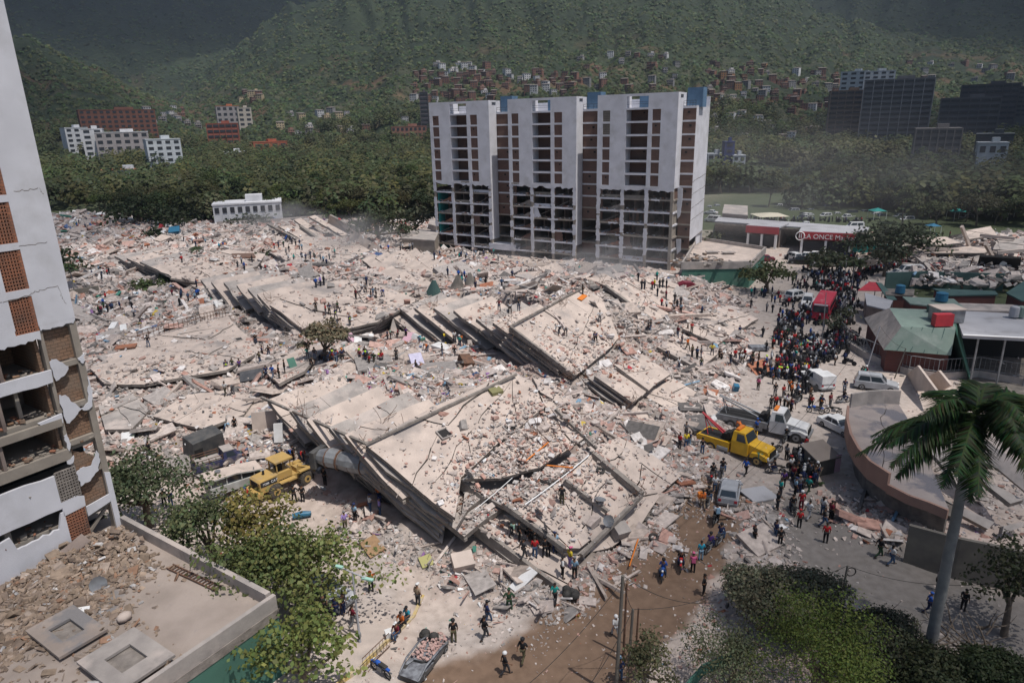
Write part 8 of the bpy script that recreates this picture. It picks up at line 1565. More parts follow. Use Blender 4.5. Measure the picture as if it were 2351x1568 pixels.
# motorcycle and people jam beyond counting on the right street
def crowd(name, polys, n, seed, bikes_=.5, label=None, ex=()):
 g = np.random.default_rng(seed); ms = POSE['stand']['far']; fig = MB(); fig.tube([(0, 0, 0), (.0, 0, .8)], [.12, .15], None, 6); fig.tube([(0, 0, .8), (0, 0, 1.1), (0, 0, 1.42)], [.15, .2, .13], None, 6); fig.ball((0, 0, 1.6), .115, None, 6, 4); fig.tube([(.2, 0, 1.35), (.26, -.1, .95)], [.05, .04], None, 4); fig.tube([(-.2, 0, 1.35), (-.26, -.1, .95)], [.05, .04], None, 4)
 bk = MB(); [bk.cyl((x, 0, .32), .32, .1, None, 8, 'y') for x in (-.6, .6)]; bk.box((0, 0, .6), (.9, .25, .4)); bk.tube([(.4, -.3, 1.0), (.4, .3, 1.0)], .03, None, 3); bk.box((-.3, 0, .85), (.5, .2, .1))
 VV, FF, CC = [], [], []; off = 0; tot = sum(p[4] for p in polys)
 for (x0, y0, x1, y1, w_, th) in polys:
  for _ in range(int(n*w_/tot)):
   t = g.random(); X = (x0+(x1-x0)*t+g.normal(0, th*.45))*.86434; Y = (y0+(y1-y0)*t+g.normal(0, th*.12))*.86434; h = SP.hit(X, Y)
   if h is None or h[0].z > 1.5: continue
   p = h[0]
   for src, isb in ((fig, 0), (bk, 1)):
    if isb and g.random() > bikes_: continue
    a = g.uniform(0, 6.3); c, s = math.cos(a), math.sin(a); v = np.array(src.v); q = v.copy(); q[:, 0] = v[:, 0]*c-v[:, 1]*s+p.x+(g.normal(0, .5) if isb else 0); q[:, 1] = v[:, 0]*s+v[:, 1]*c+p.y+(g.normal(0, .5) if isb else 0); q[:, 2] = v[:, 2]+p.z
    col = np.zeros((len(v), 3))
    if isb: col[:] = (.03, .03, .033)
    else: col[:] = (.02, .022, .035); top = v[:, 2] > .85; col[top] = CN[g.choice('black black black black black navy navy grey white pale_grey denim red maroon'.replace('pale_grey', 'grey').split())]; hd = v[:, 2] > 1.48; col[hd] = (.03, .02, .02) if g.random() < .7 else (.5, .5, .5)
    VV.append(q); CC.append(col); FF += [[i+off for i in f] for f in src.f]; off += len(v)
 for p, cl in ex:
  a = g.uniform(0, 6.3); c, s = math.cos(a), math.sin(a); v = np.array(fig.v); q = v.copy(); q[:, 0] = v[:, 0]*c-v[:, 1]*s+p[0]; q[:, 1] = v[:, 0]*s+v[:, 1]*c+p[1]; q[:, 2] = v[:, 2]+p[2]
  col = np.zeros((len(v), 3)); col[:] = (.025, .028, .04); col[v[:, 2] > .85] = cl; col[v[:, 2] > 1.48] = (.5, .5, .5) if g.random() < .25 else (.03, .02, .02); VV.append(q); CC.append(col); FF += [[i+off for i in f] for f in fig.f]; off += len(v)
 me = bpy.data.meshes.new(name); V_ = np.concatenate(VV); me.from_pydata(V_.tolist(), [], FF); me.materials.append(M['crowd']); a = me.color_attributes.new('Col', 'FLOAT_COLOR', 'POINT'); c4 = np.ones((len(V_), 4), dtype=np.float32); c4[:, :3] = np.concatenate(CC); a.data.foreach_set('color', c4.ravel()); me.update()
 return tag(link(name, me), label, kind='stuff')
M['crowd'] = mat('crowd_clothes', (1, 1, 1), (.8, .8, .8), 3, attr='Col')
crowd('motorcycle_crowd', [(2190,770,2235,720,12,60),(2215,830,2265,740,19,56),(2225,900,2245,830,12,34),(2195,960,2235,890,12,45),(2270,735,2420,705,10,14),(2100,690,2290,690,12,14),(2400,745,2620,760,10,10),(2310,670,2420,690,7,16),(2150,860,2190,800,8,40),(1900,585,2290,592,14,9),(2125,915,2180,950,7,60),(2130,800,2080,900,9,50),(2080,880,2060,1010,7,45),(2150,960,2120,1050,7,50),(2120,780,2170,700,5,60),(2130,1200,2150,1290,5,30)], 760, 3)
# lamp, poles, wires, kerb
def pole(name, base, top, r, mt, label, z0=0.0, cat='pole'):
 b = Vector(D(*base, z0)); d = ray(*top); t = math.hypot(b.x, b.y)/math.hypot(d[0], d[1]); h = CH+d[2]*t; m = MB(); tp = Vector((d[0]*t, d[1]*t, h)); m.tube([Vector((0, 0, -.3)), tp-b], [r, r*.75], M[mt], 8); thing(m, name, label, cat, Mx=Matrix.Translation(b)); return tp
T = empty('street_lamp', tuple(D(827, 1478, 0)), 0, 'double headed white street lamp on the pavement at the bottom', 'street lamp'); m = MB(); m.tube([(0, 0, 0), (0, 0, 5.35)], [.09, .05], M['wroof'], 8); m.cyl((0, 0, .7), .13, .25, M['steel'], 8); m.build('pole', T); dv = Vector((.93, -.36, 0))
m = MB(); m.tube([-dv*.75+Vector((0, 0, 5.45)), Vector((0, 0, 5.3)), dv*.9+Vector((0, 0, 5.15))], .04, M['wroof'], 6); m.build('arm', T)
for s, z in ((-1, 5.5), (1, 5.1)): m = MB(); m.box(dv*s*1.05+Vector((0, 0, z)), (.75, .22, .1), M['grn_c'], Matrix.Rotation(-.37, 3, 'Z')); m.build('lamp_head', T)
tops = [pole('utility_pole', (1413, 1600), (1430, 1321), .12, 'dkwall', 'thick concrete utility pole nearest the camera at the bottom'), pole('utility_pole', (1431, 1508), (1439, 1339), .08, 'rust', 'thin brown pole just right of the thick utility pole'), pole('utility_pole', (1443, 1530), (1453, 1398), .10, 'dkwall', 'short concrete pole with wire tangle on top'), pole('utility_pole', (1460, 1494), (1466, 1395), .07, 'rust', 'rusty pole, rightmost of the four at the bottom'), pole('utility_pole', (1936, 1351), (1946, 1298), .09, 'dkwall', 'short pole with coiled black cable beside the lane')]
m = MB(); p = tops[4]; [m.tube([p+Vector((.3+.32*math.cos(a*.5), 0, -.5+.32*math.sin(a*.5))) for a in range(14)], .04+.01*k, M['black'], 4) for k in range(2)]; thing(m, 'cable_coil', 'coil of black cable hung on the short pole by the lane', 'cable')
tl = [pole('lamp_post', (1986, 856), (2021, 748), .08, 'wroof', 'tall leaning lamp post in front of the green roofs', cat='lamp post'), pole('lamp_post', (1887, 790), (1897, 672), .07, 'steel', 'grey post rising from the crowd beside the red bus', cat='lamp post'), pole('lamp_post', (1930, 690), (1944, 600), .07, 'steel', 'left one of two lamp posts in the motorcycle crowd', cat='lamp post'), pole('lamp_post', (1950, 690), (1962, 612), .07, 'steel', 'right one of two lamp posts in the motorcycle crowd', cat='lamp post'), pole('utility_pole', (2052, 870), (2080, 800), .07, 'dkwall', 'utility pole with wires by the curved ramp'), pole('utility_pole', (2212, 650), (2235, 590), .12, 'rust', 'leaning brown pole in front of the right ruins'), pole('lamp_post', (1662, 1386), (1673, 1326), .05, 'wroof', 'thin bent lamp post at the edge of the olive tree', cat='lamp post'), pole('lamp_post', (1310, 598), (1309, 562), .07, 'wroof', 'white lamp post at the foot of the tower, middle', cat='lamp post'), pole('lamp_post', (1538, 618), (1540, 578), .07, 'wroof', 'white lamp post before the right part of the tower', cat='lamp post'), pole('lamp_post', (595, 518), (600, 478), .07, 'wroof', 'curved lamp post beside the long wall at the villa', cat='lamp post')]
M['wire'] = mat('wire_black', (.03, .03, .03)); nw = 0
def wire(a, b, sag, label, r=.018, mt='wire'):
 a, b = Vector(a), Vector(b); m = MB(); m.tube([a.lerp(b, t/14)-Vector((0, 0, sag*4*(t/14)*(1-t/14))) for t in range(15)], r, M[mt], 4); thing(m, 'overhead_wire', label, 'wire', 'overhead wires')
wire(tops[0], tops[2], .4, 'wire between the thick utility pole and the tangle topped pole'); wire(tops[0]-Vector((0, 0, .3)), D(1150, 1620, 4), .6, 'wire from the thick utility pole down to the bottom left'); wire(tops[0], D(1650, 1380, 5.4), .7, 'wire from the thick utility pole across the muddy street'); wire(tops[2], D(1720, 1330, 5), .6, 'wire from the tangle topped pole towards the olive tree'); wire(tops[2], D(1330, 1600, 3), .5, 'wire from the tangle topped pole down over the mud'); wire(tops[4], D(2351, 1330, 4.6), .9, 'wire from the lane pole to the right over the lane'); wire(tops[4], D(1700, 1320, 5), .8, 'wire from the lane pole over the olive tree'); wire(tl[0], D(2080, 800, 7), .5, 'wire between the leaning lamp post and the ramp pole'); wire(D(1490, 1240, 2), D(1860, 880, 7), 1.2, 'long wire hanging over the rubble towards the yellow tow truck'); wire(D(1600, 1180, 1), D(1970, 800, 8), 1.5, 'long wire above the tow trucks'); wire(D(1090, 1170, 4), D(1215, 1060, 5.4), .1, 'pale cable lying up the front roof', .035, 'white2'); wire(D(1205, 1158, 4.5), D(1352, 1045, 4.7), .12, 'white cable bundle along the top of the flat roof slab', .06, 'white2')
m = MB(); kb = [Vector(D(*p, 0)) for p in ((972,1372),(950,1420),(927,1444),(888,1477),(826,1539),(785,1567),(760,1590))]; kb2 = MB()
for i, (a, b) in enumerate(zip(kb[:-1], kb[1:])): d = b-a; Mx = Matrix.Rotation(math.atan2(d.y, d.x), 3, 'Z'); m.box((a+b)/2+Vector((0, 0, .12)), (d.length, .2, .3), M['kerby'] if 'kerby' in M else M.setdefault('kerby', mat('yellow_kerb_paint', (.50, .36, .12), (.42, .36, .28), 2)), Mx)
o = m.build('kerb'); tag(o, kind='structure')
m = MB(); P = [D(*p, .16) for p in ((826,1379),(924,1415),(947,1418),(925,1442),(886,1475),(824,1537),(783,1565),(700,1568),(640,1500),(700,1440))]; m.plate([tuple(p) for p in P], .16, M['pave'] if 'pave' in M else M.setdefault('pave', mat('dusty_pavement', (.46, .39, .345), (.38, .325, .29), .9, bump=.01, bscale=8, stain=((.33, .29, .265), .4, .55, .66)))); tag(m.build('pavement'), kind='structure');
T = empty('metal_barrier', tuple(D(866, 1512, .1)), heading((844, 1534), (889, 1490)), 'rusty leaning metal barrier along the yellow kerb', 'barrier'); m = MB()
for z in (.05, 1.0): m.tube([(-1.2, 0, z), (1.2, 0, z)], .03, M['rust'], 5)
for k in range(9): m.tube([(-1.2+k*.3, 0, .05), (-1.2+k*.3, 0, 1.0)], .018, M['rust'], 4)
m.build('frame', T)
# round things lying about
def lie(name, label, cat, x, y, mb, rz=0.0, tilt=0.0, up=.05, group=None, s=1.0):
 h = SP.hit(x, y); n = h[1] if h[1].z > 0 else -h[1]; q = Vector((0, 0, 1)).rotation_difference(n.lerp(Vector((0, 0, 1)), .3).normalized()).to_matrix().to_4x4()
 me = mb if isinstance(mb, bpy.types.Mesh) else mb.mesh(name); o = link(name, me); o.matrix_world = Matrix.Translation(h[0]+Vector((0, 0, up))) @ q @ Matrix.Rotation(rz, 4, 'Z') @ Matrix.Rotation(tilt, 4, 'X') @ Matrix.Scale(s, 4); tag(o, label, cat, group); return o
for x, y, t, l in ((1237,1185,1.0,'satellite dish just left of the lone soldier'),(1250,1220,1.2,'reddish satellite dish in the middle of the flat roof slab'),(1378,1157,.3,'dark satellite dish towards the right of the flat roof slab'),(1398,1205,.9,'large satellite dish at the right corner of the flat roof slab'),(1180,1185,.9,'satellite dish at the left lip of the flat roof slab'),(442,880,.6,'big round mesh dish on the left field'),(1075,1100,.9,'rusty dish among bricks on the front block')): lie('satellite_dish', l, 'satellite dish', x, y, dm, random.uniform(0, 6), t, .35, 'satellite dishes on the roofs')
def slabm(w_, l, h, mt): m = MB(); m.box((0, 0, h/2), (w_, l, h), M[mt]); return m
M['mattress'] = mat('pale_mattress', (.50, .48, .60), (.42, .40, .52), 3); M['sheet'] = mat('white_sheet_metal', (.66, .66, .66), (.55, .54, .53), 1.5, rough=.5); M['tarp'] = mat('dark_tarpaulin', (.045, .048, .055), (.08, .08, .085), 1.5, bump=.03); M['wood'] = mat('raw_wood', (.33, .21, .12), (.25, .16, .09), 3); M['yboard'] = mat('dull_yellow_board', (.36, .34, .15)); M['pinkf'] = mat('pink_fabric', (.50, .32, .38)); M['khaki'] = mat('khaki_cushion', (.20, .19, .09))
for nm, l, cat, x, y, mb, rz, tl_, up in (('mattress','pale lilac mattress leaning up in the middle of the belongings','mattress',957,838,slabm(1.5,2.0,.25,'mattress'),.4,.7,.5),('white_sheet','large white sheet beside the person in black and tan trousers','panel',1015,800,slabm(1.6,2.6,.3,'sheet'),.9,.2,.1),('refrigerator','white appliance half buried left of the large white sheet','appliance',958,783,slabm(.9,1.6,.7,'sheet'),1.2,.3,.1),
   ('wardrobe','pinkish wardrobe tipped over right of the dusty tree','wardrobe',808,785,slabm(.8,1.8,.6,'pinkf'),.7,.3,.2),('washing_machine','white washing machine among the searching line','appliance',851,782,slabm(.65,.65,.85,'sheet'),.3,.5,.2),('white_sheet','white folded panel right of the pink wardrobe','panel',822,790,slabm(1.0,1.5,.1,'sheet'),.2,.8,.3),('mattress','pink cloth covered mattress in the belongings','mattress',938,778,slabm(1.3,1.9,.25,'pinkf'),-.3,.3,.1),
   ('cushion','khaki cushion on the front roof','cushion',1138,901,slabm(1.1,.9,.3,'khaki'),.5,0,0),('orange_board','orange board near the peak of the middle roof','board',1337,684,slabm(.7,2.0,.08,'orangep'),-.5,0,.05),('yellow_board','dull yellow board on rubble near the front ground','board',979,1291,slabm(.9,1.1,.08,'yboard'),.4,.1,.1),('wooden_board','tan wooden board at the lower edge of the front rubble','board',856,1259,slabm(1.3,1.9,.06,'wood'),.6,.1,.2),('tarpaulin','crumpled dark tarpaulin on the left rubble','tarpaulin',579,870,slabm(2.6,1.8,.3,'tarp'),.3,.4,.3),
   ('white_door','white door with handle near the foot of the front slab','door',1202,1338,slabm(.85,2.0,.06,'sheet'),-.9,.25,.25),('steel_sheet','corrugated pale sheet at the foot of the left block','sheet',294,1011,slabm(1.2,2.2,.05,'sheet'),.4,.3,.2),('white_box','white cupboard on the left rubble edge','cupboard',263,758,slabm(.9,2.1,.8,'sheet'),.2,.1,.1),('white_box','second white cupboard left of the railing','cupboard',335,765,slabm(.9,1.6,.7,'sheet'),-.3,.1,.1),('white_box','white cupboard left of the person in black by the fallen railing','cupboard',285,762,slabm(.9,2.2,.7,'sheet'),.5,.2,.1),
   ('blue_tarpaulin','blue tarpaulin tent on the far left rubble','tarpaulin',403,538,slabm(3.0,3.0,1.6,'bluetank'),.3,.3,.2),('white_sheet','large white panel upright at the far left heap','panel',170,493,slabm(1.2,3.2,.1,'sheet'),.3,.6,.6),('orange_board','orange painted floor panel on the far left slope','panel',560,590,slabm(4.5,3.0,.2,'bricko'),.5,.1,.2),('orange_board','orange floor panel beside the white cupboards','panel',290,800,slabm(2.6,1.2,.15,'bricko'),.2,.1,.2),('grey_board','flat grey panel on rubble beside the street corner','panel',1742,1138,slabm(2.6,2.2,.12,'wroof'),.3,.05,.1),('grey_board','pale slab left of the yellow tow truck','panel',1625,985,slabm(1.8,.9,.1,'sheet'),.3,.05,.1),
   ('fallen_beam','hollow square concrete box on the right rubble','concrete box',1418,1228,slabm(1.2,1.0,.9,'slab2'),.5,.2,.1),('table','dark wooden cabinet frame on the belongings','cabinet',1068,838,slabm(1.4,1.8,.9,'rust'),.5,.3,.1),('leaning_board','grey panel standing upright beneath the dark plates','panel',909,760,slabm(1.3,2.2,.12,'slab2'),.5,1.2,.9),('leaning_board','big tan wall panel standing behind the loader','panel',610,985,slabm(2.4,2.0,.15,'slab'),.2,1.2,.9),('leaning_board','pale cylinder shaped panel behind the loader','panel',642,1010,slabm(.8,1.8,.4,'sheet'),.2,1.1,.8),
   ('green_board','green panel standing beside four searchers','panel',671,842,slabm(.9,1.2,.08,'green_wall'),.7,1.1,.5),('blue_drum','blue drum at the right edge of the rubble','drum',1687,898,slabm(.6,.6,.8,'bluetank'),0,.2,.1),('white_block','big pinkish white rock on the lower front rubble','boulder',1062,1300,slabm(1.5,1.2,.7,'slab'),.3,.3,.2),('cooler_box','white cooler box beside the seated people','box',894,1464,slabm(.45,.5,.45,'sheet'),.4,0,.1)):
 lie(nm, l, cat, x, y, mb, rz, tl_, up)
m = MB(); m.tube([(-.75, 0, .3), (0, .03, .33), (.75, 0, .3)], [.22, .3, .2], M['bluetank'], 8); lie('blue_barrel', 'blue bundled mat lying on the shaded asphalt below the loader', 'bundle', 694, 1190, m, .3)
for k, (x, y, l, n) in enumerate(((1309,1378,'heap of black bags at the toe of the long front beam',7),(990,1476,'heap of black backpacks beside the crushed car',6))):
 m = MB(); rr = random.Random(k);
 for i in range(n): m.ball((rr.uniform(-.5, .5), rr.uniform(-.35, .35), .2+rr.random()*.45), .33, M['black'], 7, 5, (1, .8, .8))
 lie('bag_heap', l, 'bags', x, y, m)
for x, y, a, l in ((1232,1045,.9,'orange plastic pipe lying diagonally on the brick rubble'),(1270,1077,-.15,'second orange pipe lying level on the brick rubble'),(1455,1275,1.2,'pinkish pole sticking out on the right front rubble')):
 m = MB(); m.tube([(-1.6, 0, 0), (1.6, 0, .1)], .06, M['orangep'], 6); lie('orange_pipe', l, 'pipe', x, y, m, a, 0, .25)
for x, y, l in ((1020,997,'dark square hatch hole in the front roof, left one'),(1173,985,'dark hatch hole in the front roof, right one'),(548,780,'dark hatch hole in the large left roof')):
 m = MB(); m.box((0, 0, .02), (1.0, .8, .03), M['dark']);
 for s in (-1, 1): m.box((0, s*.45, .06), (1.2, .1, .12), M['slab2']); m.box((s*.55, 0, .06), (.1, .8, .12), M['slab2'])
 lie('roof_hatch', l, 'roof hatch', x, y, m, GA, 0, .02)
for i, (x, y, l) in enumerate(((1585,1238,'tyre lying in the right front rubble'),(1378,1083,'tyre on the upper right of the flat roof slab'))):
 m = MB(); m.tube([(.3*math.cos(a*.6), .3*math.sin(a*.6), .1) for a in range(12)], .1, M['black'], 6, cap=False); lie('old_tyre', l, 'tyre', x if i else 1500, y if i else 1236, m)
for k, (x, y) in enumerate(((996, 676), (1050, 664), (1081, 660))):
 m = MB(); V = []; F = []
 for i in range(9):
  a = PI*i/8; V += [(1.3*math.cos(a), 1.3*math.sin(a)*.8, 0), (.25*math.cos(a), .25*math.sin(a), 2.3)]
 V += [(v[0]*.93, v[1]*.93, v[2]) for v in V]
 for i in range(8): F += [(2*i, 2*i+2, 2*i+3, 2*i+1), (18+2*i+1, 18+2*i+3, 18+2*i+2, 18+2*i)]
 m.add(V, F, M['groof2' if k == 0 else 'edge_dark']); lie('tank_shell', 'dark curved sheet standing like a cone on the rubble crest, '+('leftmost', 'middle', 'rightmost')[k]+' of three', 'metal sheet', x, y, m, PI+.3*k, 0, .1)
# tiled kiosk by the round building
T = empty('kiosk', tuple(D(1878, 1082, 0)), R(20), 'small tiled kiosk with banner beside the round building', 'kiosk', None, .78); m = MB(); m.box((0, 0, 1.2), (2.6, 2.2, 2.4), M['dkwall']); m.build('wall', T); m = MB(); m.plate([(-1.7, -1.5, 2.3), (1.7, -1.5, 2.3), (1.7, 1.5, 3.2), (-1.7, 1.5, 3.2)], .14, M['tin']); m.build('roof', T); m = MB(); m.box((1.5, -1.3, 1.4), (.8, .05, 2.2), M['pinkf']); m.build('banner', T)
# rebar tufts at torn slab edges
def rebar():
 rr = random.Random(12)
 for k, (x, y) in enumerate(((838,1030),(700,960),(1190,862),(1040,1192),(1345,1015),(1171,750),(1320,863),(1345,660),(1290,700),(995,706),(620,690),(694,758),(1392,655),(1453,926),(1600,770),(520,720),(350,950),(900,980),(1000,930),(1230,1000),(1430,780),(1180,1070),(1360,880),(1475,1140))):
  m = MB()
  for i in range(14):
   p = Vector((rr.uniform(-1.3, 1.3), rr.uniform(-.6, .6), 0)); P = [p]; d = Vector((rr.uniform(-1, 1), rr.uniform(-1, 1), rr.uniform(0, .9))).normalized()
   for j in range(4): d = (d+Vector((rr.uniform(-.35, .35), rr.uniform(-.35, .35), rr.uniform(-.3, .2)))).normalized(); P.append(P[-1]+d*.42)
   m.tube(P, .022, M['rust'], 3, cap=False)
  o = lie('bent_rebar', None, None, x, y, m, rr.uniform(0, 6)); o['kind'] = 'stuff'
rebar()
# right hand ruins
T = empty('collapsed_building', (0, 0, 0), 0, 'ruined concrete building with black wall panel at the upper right', 'collapsed building')
for P, nm, mt in (([(2110,588,2.6),(2250,592,2.8),(2260,622,.6),(2180,630,.4),(2140,628,.3)],'fallen_slab','slab2'),([(2110,548,5.0),(2170,545,5.2),(2210,560,4.6),(2120,566,4.2)],'roof_slab','slab'),([(2130,562,4.0),(2290,566,4.2),(2260,582,3.4),(2115,580,3.2)],'roof_slab','slab'),([(2290,545,6.0),(2351,550,6.0),(2351,575,4.8),(2280,572,4.8)],'roof_slab','slab2'),([(2215,530,6.2),(2275,520,6.6),(2290,540,6.0),(2225,550,5.4)],'roof_slab','slab'),([(2140,600,3.0),(2100,590,3.2),(2150,640,.4),(2170,632,.5)],'fallen_slab','edge')):
 roof(T, nm, P, 2, seed=hash(nm) % 7+int(P[0][0]), mt=mt if mt != 'edge' else 'slab2')
for P in ([(2250,585,4.6),(2345,590,4.6),(2340,627,.3),(2240,622,.3)],): m = MB(); m.plate([tuple(D(*p)) for p in P], .4, M['dark']); m.build('black_wall', T)
m = MB(); a = D(2300, 606, 2.6); m.cyl((a[0]-.6, a[1]-1.2, a[2]+.2), .7, .12, M['white2'], 12, (0, 1, .3)); m.build('round_sign', T)
for a, b in (((2208,520,8.5),(2225,565,4)),((2250,540,6.5),(2330,548,6.3)),((2262,560,6.5),(2285,600,2)),((2120,570,4),(2200,575,3.6)),((2290,580,5),(2351,575,5.5))): beam(T, a, b, .5, .6, 'slab')
n = 1500; xx = rng.uniform(2090, 2360, n); yy = rng.uniform(545, 655, n); pp = []
for i in range(n):
 q = D(xx[i], yy[i], rng.uniform(.2, 2.8)); pp.append(q)
pp = np.array(pp); debris('right_rubble', pp, np.exp(rng.normal(-.15, .45, n)), palette(n, 'grey'), tilt=.4)
# the nearest people stay single things, the farthest merge into the distant crowd
PP = sorted([o for o in COL.objects if o.parent is None and o.name.split('.')[0] == 'person'], key=lambda o: (o.location-Vector((0, 0, CH))).length)
if len(PP) > 297:
 ex = [(tuple(o.location), (tuple(o.color[:3]) if o.type == 'MESH' else (.1, .1, .12))) for o in PP[297:]]
 for o in PP[297:]:
  for c in list(o.children): bpy.data.objects.remove(c)
  bpy.data.objects.remove(o)
 crowd('distant_people', [(0, 0, 0, 0, 1, 0)], 0, 5, 0, None, ex)
# label repeats: tell them apart by their order from the left
def px_of(p):
 d = np.array([p[0], p[1], p[2]-CH]); return float((d@CR)/(d@CF))
ORD = 'first second third fourth fifth sixth seventh eighth ninth tenth eleventh twelfth thirteenth fourteenth fifteenth sixteenth seventeenth eighteenth nineteenth twentieth'.split()
def ordw(i):
 if i < 20: return ORD[i]
 n = i+1; tens = {2: 'twenty', 3: 'thirty', 4: 'forty', 5: 'fifty', 6: 'sixty'}[n//10]; return tens+('-'+ORD[n % 10-1] if n % 10 else 'th')
by = {}
for o in COL.objects:
 if o.parent is None and 'label' in o and o.get('kind') is None: by.setdefault(o['label'], []).append(o)
for l, L_ in by.items():
 if len(L_) > 1:
  L_.sort(key=lambda o: px_of(o.matrix_world.translation if o.type == 'EMPTY' else o.location))
  for i, o in enumerate(L_): o['label'] = l+', '+ordw(i)+' from left'
HAZE = .00009
# unseen clouds: inferred over the far slopes, added over the flanks to shade them
def shade_cloud(cx, cy, rx, ry, alt, seed, dens=.9, rz=0.0):
 """a cloud whose shadow falls about (cx, cy)"""
 k = (alt)/math.tan(SUN_EL); x = cx+k*math.sin(SUN_AZ); y = cy+k*math.cos(SUN_AZ); m = MB(); rr = random.Random(seed)
 V = []; F = []; nu, nv = 40, 14
 for j in range(nv+1):
  ph = -PI/2+PI*j/nv
  for i in range(nu):
   th = 2*PI*i/nu; q = 1+.16*math.sin(3*th+seed)+.10*math.sin(5*th+2*seed)+.05*math.sin(9*th); V.append((rx*q*math.cos(th)*math.cos(ph), ry*q*math.sin(th)*math.cos(ph), (24 if ph < 0 else 90)*math.sin(ph)*(1+.25*math.sin(4*th)*math.cos(ph))))
 for j in range(nv):
  for i in range(nu): F.append((j*nu+i, j*nu+(i+1) % nu, (j+1)*nu+(i+1) % nu, (j+1)*nu+i))
 m.add(V, F, M['shade_cloud%d' % int(dens*100)] if 'shade_cloud%d' % int(dens*100) in M else shade_cloudmat(dens), True); o = m.build('shade_cloud'); o.location = (x, y, alt); o.rotation_euler = (0, 0, rz); o.display_type = 'WIRE'; tag(o, kind='structure'); return o
def shade_cloudmat(dens):
 """soft rimmed: thins out towards the rim of the cloud, in the cloud's own coordinates"""
 m = bpy.data.materials.new('shade_cloud_vapour'); m.use_nodes = True; N = m.node_tree.nodes; L = m.node_tree.links; N.remove(N['Principled BSDF'])
 tc = N.new('ShaderNodeTexCoord'); mp = N.new('ShaderNodeMapping'); mp.inputs['Location'].default_value = (-.5, -.5, 0); mp.vector_type = 'POINT'; L.new(tc.outputs['Generated'], mp.inputs[0])
 sx = N.new('ShaderNodeSeparateXYZ'); L.new(mp.outputs[0], sx.inputs[0]); cx = N.new('ShaderNodeCombineXYZ'); L.new(sx.outputs[0], cx.inputs[0]); L.new(sx.outputs[1], cx.inputs[1]); ln = N.new('ShaderNodeVectorMath'); ln.operation = 'LENGTH'; L.new(cx.outputs[0], ln.inputs[0])
 nz = N.new('ShaderNodeTexNoise'); nz.inputs['Scale'].default_value = 3.2; nz.inputs['Detail'].default_value = 5; L.new(tc.outputs['Generated'], nz.inputs[0]); ad = N.new('ShaderNodeMath'); ad.operation = 'MULTIPLY_ADD'; ad.inputs[1].default_value = .22; L.new(nz.outputs[0], ad.inputs[0]); L.new(ln.outputs['Value'], ad.inputs[2])
 mr = N.new('ShaderNodeMapRange'); mr.inputs[1].default_value = .60; mr.inputs[2].default_value = .22; mr.inputs[3].default_value = 0; mr.inputs[4].default_value = 1-math.sqrt(1-dens); mr.interpolation_type = 'SMOOTHSTEP'; L.new(ad.outputs[0], mr.inputs[0])
 t = N.new('ShaderNodeBsdfTransparent'); d = N.new('ShaderNodeBsdfDiffuse'); d.inputs[0].default_value = (.8, .8, .82, 1); ms = N.new('ShaderNodeMixShader'); L.new(mr.outputs[0], ms.inputs[0]); L.new(t.outputs[0], ms.inputs[1]); L.new(d.outputs[0], ms.inputs[2]); L.new(ms.outputs[0], N['Material Output'].inputs[0]); M['shade_cloud%d' % int(dens*100)] = m; return m
shade_cloud(-1350, 2350, 1150, 900, 1900, 1, .92); shade_cloud(150, 3600, 1700, 900, 2100, 4, .93); shade_cloud(1500, 1900, 1150, 1150, 1900, 2, .96); shade_cloud(560, 620, 400, 380, 1500, 5, .90, .3); shade_cloud(60, 27, 52, 34, 1200, 6, .76, .2); shade_cloud(-700, 700, 330, 420, 1500, 7, .86, -.3); shade_cloud(230, 250, 150, 130, 1300, 9, .8, .4); shade_cloud(-52, 24, 44, 30, 1100, 11, .80); shade_cloud(95, 95, 50, 55, 1000, 12, .74); shade_cloud(-175, 225, 90, 80, 1000, 13, .6); shade_cloud(-75, 110, 60, 45, 1000, 14, .3)
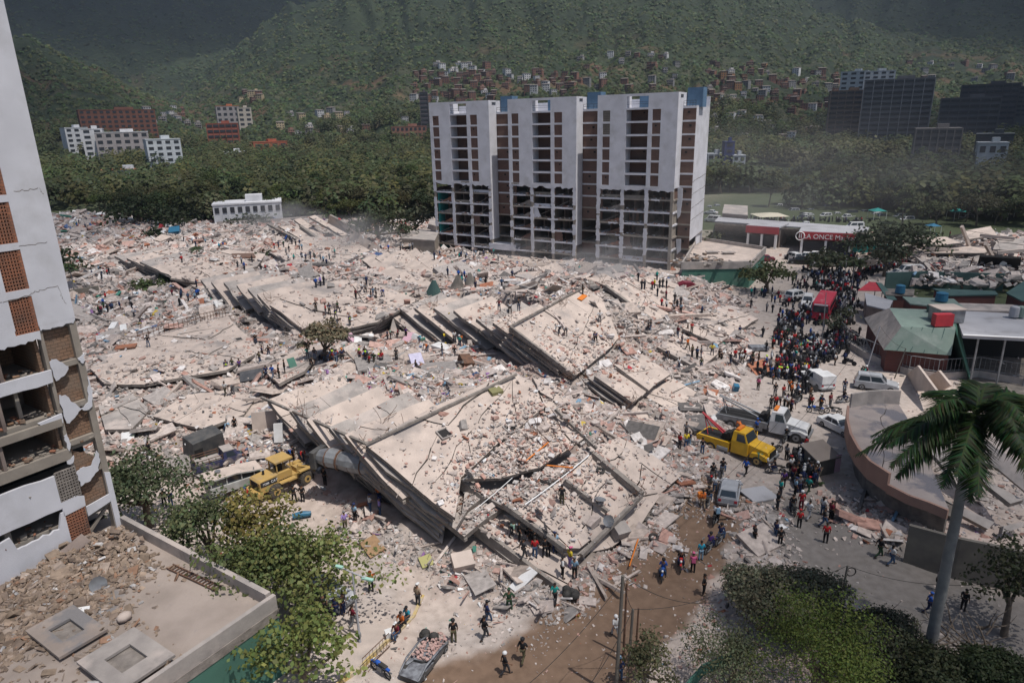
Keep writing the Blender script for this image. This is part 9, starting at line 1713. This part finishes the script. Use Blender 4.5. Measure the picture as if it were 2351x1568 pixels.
# dust drifting over the rubble, and the hazy air
def puff(c, r, dens, label, name='dust_cloud'):
 m = MB(); m.ball((0, 0, 0), 1, None, 14, 10); o = m.build(name); o.location = c; o.scale = r
 mt = bpy.data.materials.new('dust'); mt.use_nodes = True; N = mt.node_tree.nodes; L = mt.node_tree.links; N.remove(N['Principled BSDF']); v = N.new('ShaderNodeVolumePrincipled'); v.inputs['Color'].default_value = (.80, .77, .78, 1)
 tc = N.new('ShaderNodeTexCoord'); nz = N.new('ShaderNodeTexNoise'); nz.inputs['Scale'].default_value = 1.6; nz.inputs['Detail'].default_value = 4; L.new(tc.outputs['Object'], nz.inputs[0]); ln = N.new('ShaderNodeVectorMath'); ln.operation = 'LENGTH'; L.new(tc.outputs['Object'], ln.inputs[0])
 a = N.new('ShaderNodeMapRange'); a.inputs[1].default_value = 1; a.inputs[2].default_value = .2; L.new(ln.outputs['Value'], a.inputs[0]); b = N.new('ShaderNodeMapRange'); b.inputs[1].default_value = .42; b.inputs[2].default_value = .7; L.new(nz.outputs[0], b.inputs[0]); mu = N.new('ShaderNodeMath'); mu.operation = 'MULTIPLY'; L.new(a.outputs[0], mu.inputs[0]); L.new(b.outputs[0], mu.inputs[1]); m2 = N.new('ShaderNodeMath'); m2.operation = 'MULTIPLY'; m2.inputs[1].default_value = dens; L.new(mu.outputs[0], m2.inputs[0]); L.new(m2.outputs[0], v.inputs['Density']); L.new(v.outputs[0], N['Material Output'].inputs['Volume'])
 o.data.materials.clear(); o.data.materials.append(mt); tag(o, kind='stuff')
puff(D(800, 545, 6), (14, 12, 7), .14, None); puff(D(640, 500, 6), (16, 12, 6), .10, None); puff(D(1360, 620, 7), (10, 8, 5), .16, None); puff(D(1420, 600, 8), (14, 8, 6), .09, None); puff(D(730, 600, 5), (16, 10, 4), .06, None); puff(D(1200, 575, 5), (12, 6, 4), .08, None); puff(D(1800, 420, 18), (50, 40, 18), .012, None)
m = MB(); m.box((0, 2600, 540), (9600, 5600, 1100)); o = m.build('haze'); mt = bpy.data.materials.new('hazy_air'); mt.use_nodes = True; N = mt.node_tree.nodes; N.remove(N['Principled BSDF']); v = N.new('ShaderNodeVolumePrincipled'); v.inputs['Color'].default_value = (.58, .69, .86, 1); v.inputs['Density'].default_value = HAZE; v.inputs['Anisotropy'].default_value = .2
mt.node_tree.links.new(v.outputs[0], N['Material Output'].inputs['Volume']); o.data.materials.append(mt); tag(o, kind='stuff'); o.display_type = 'WIRE'
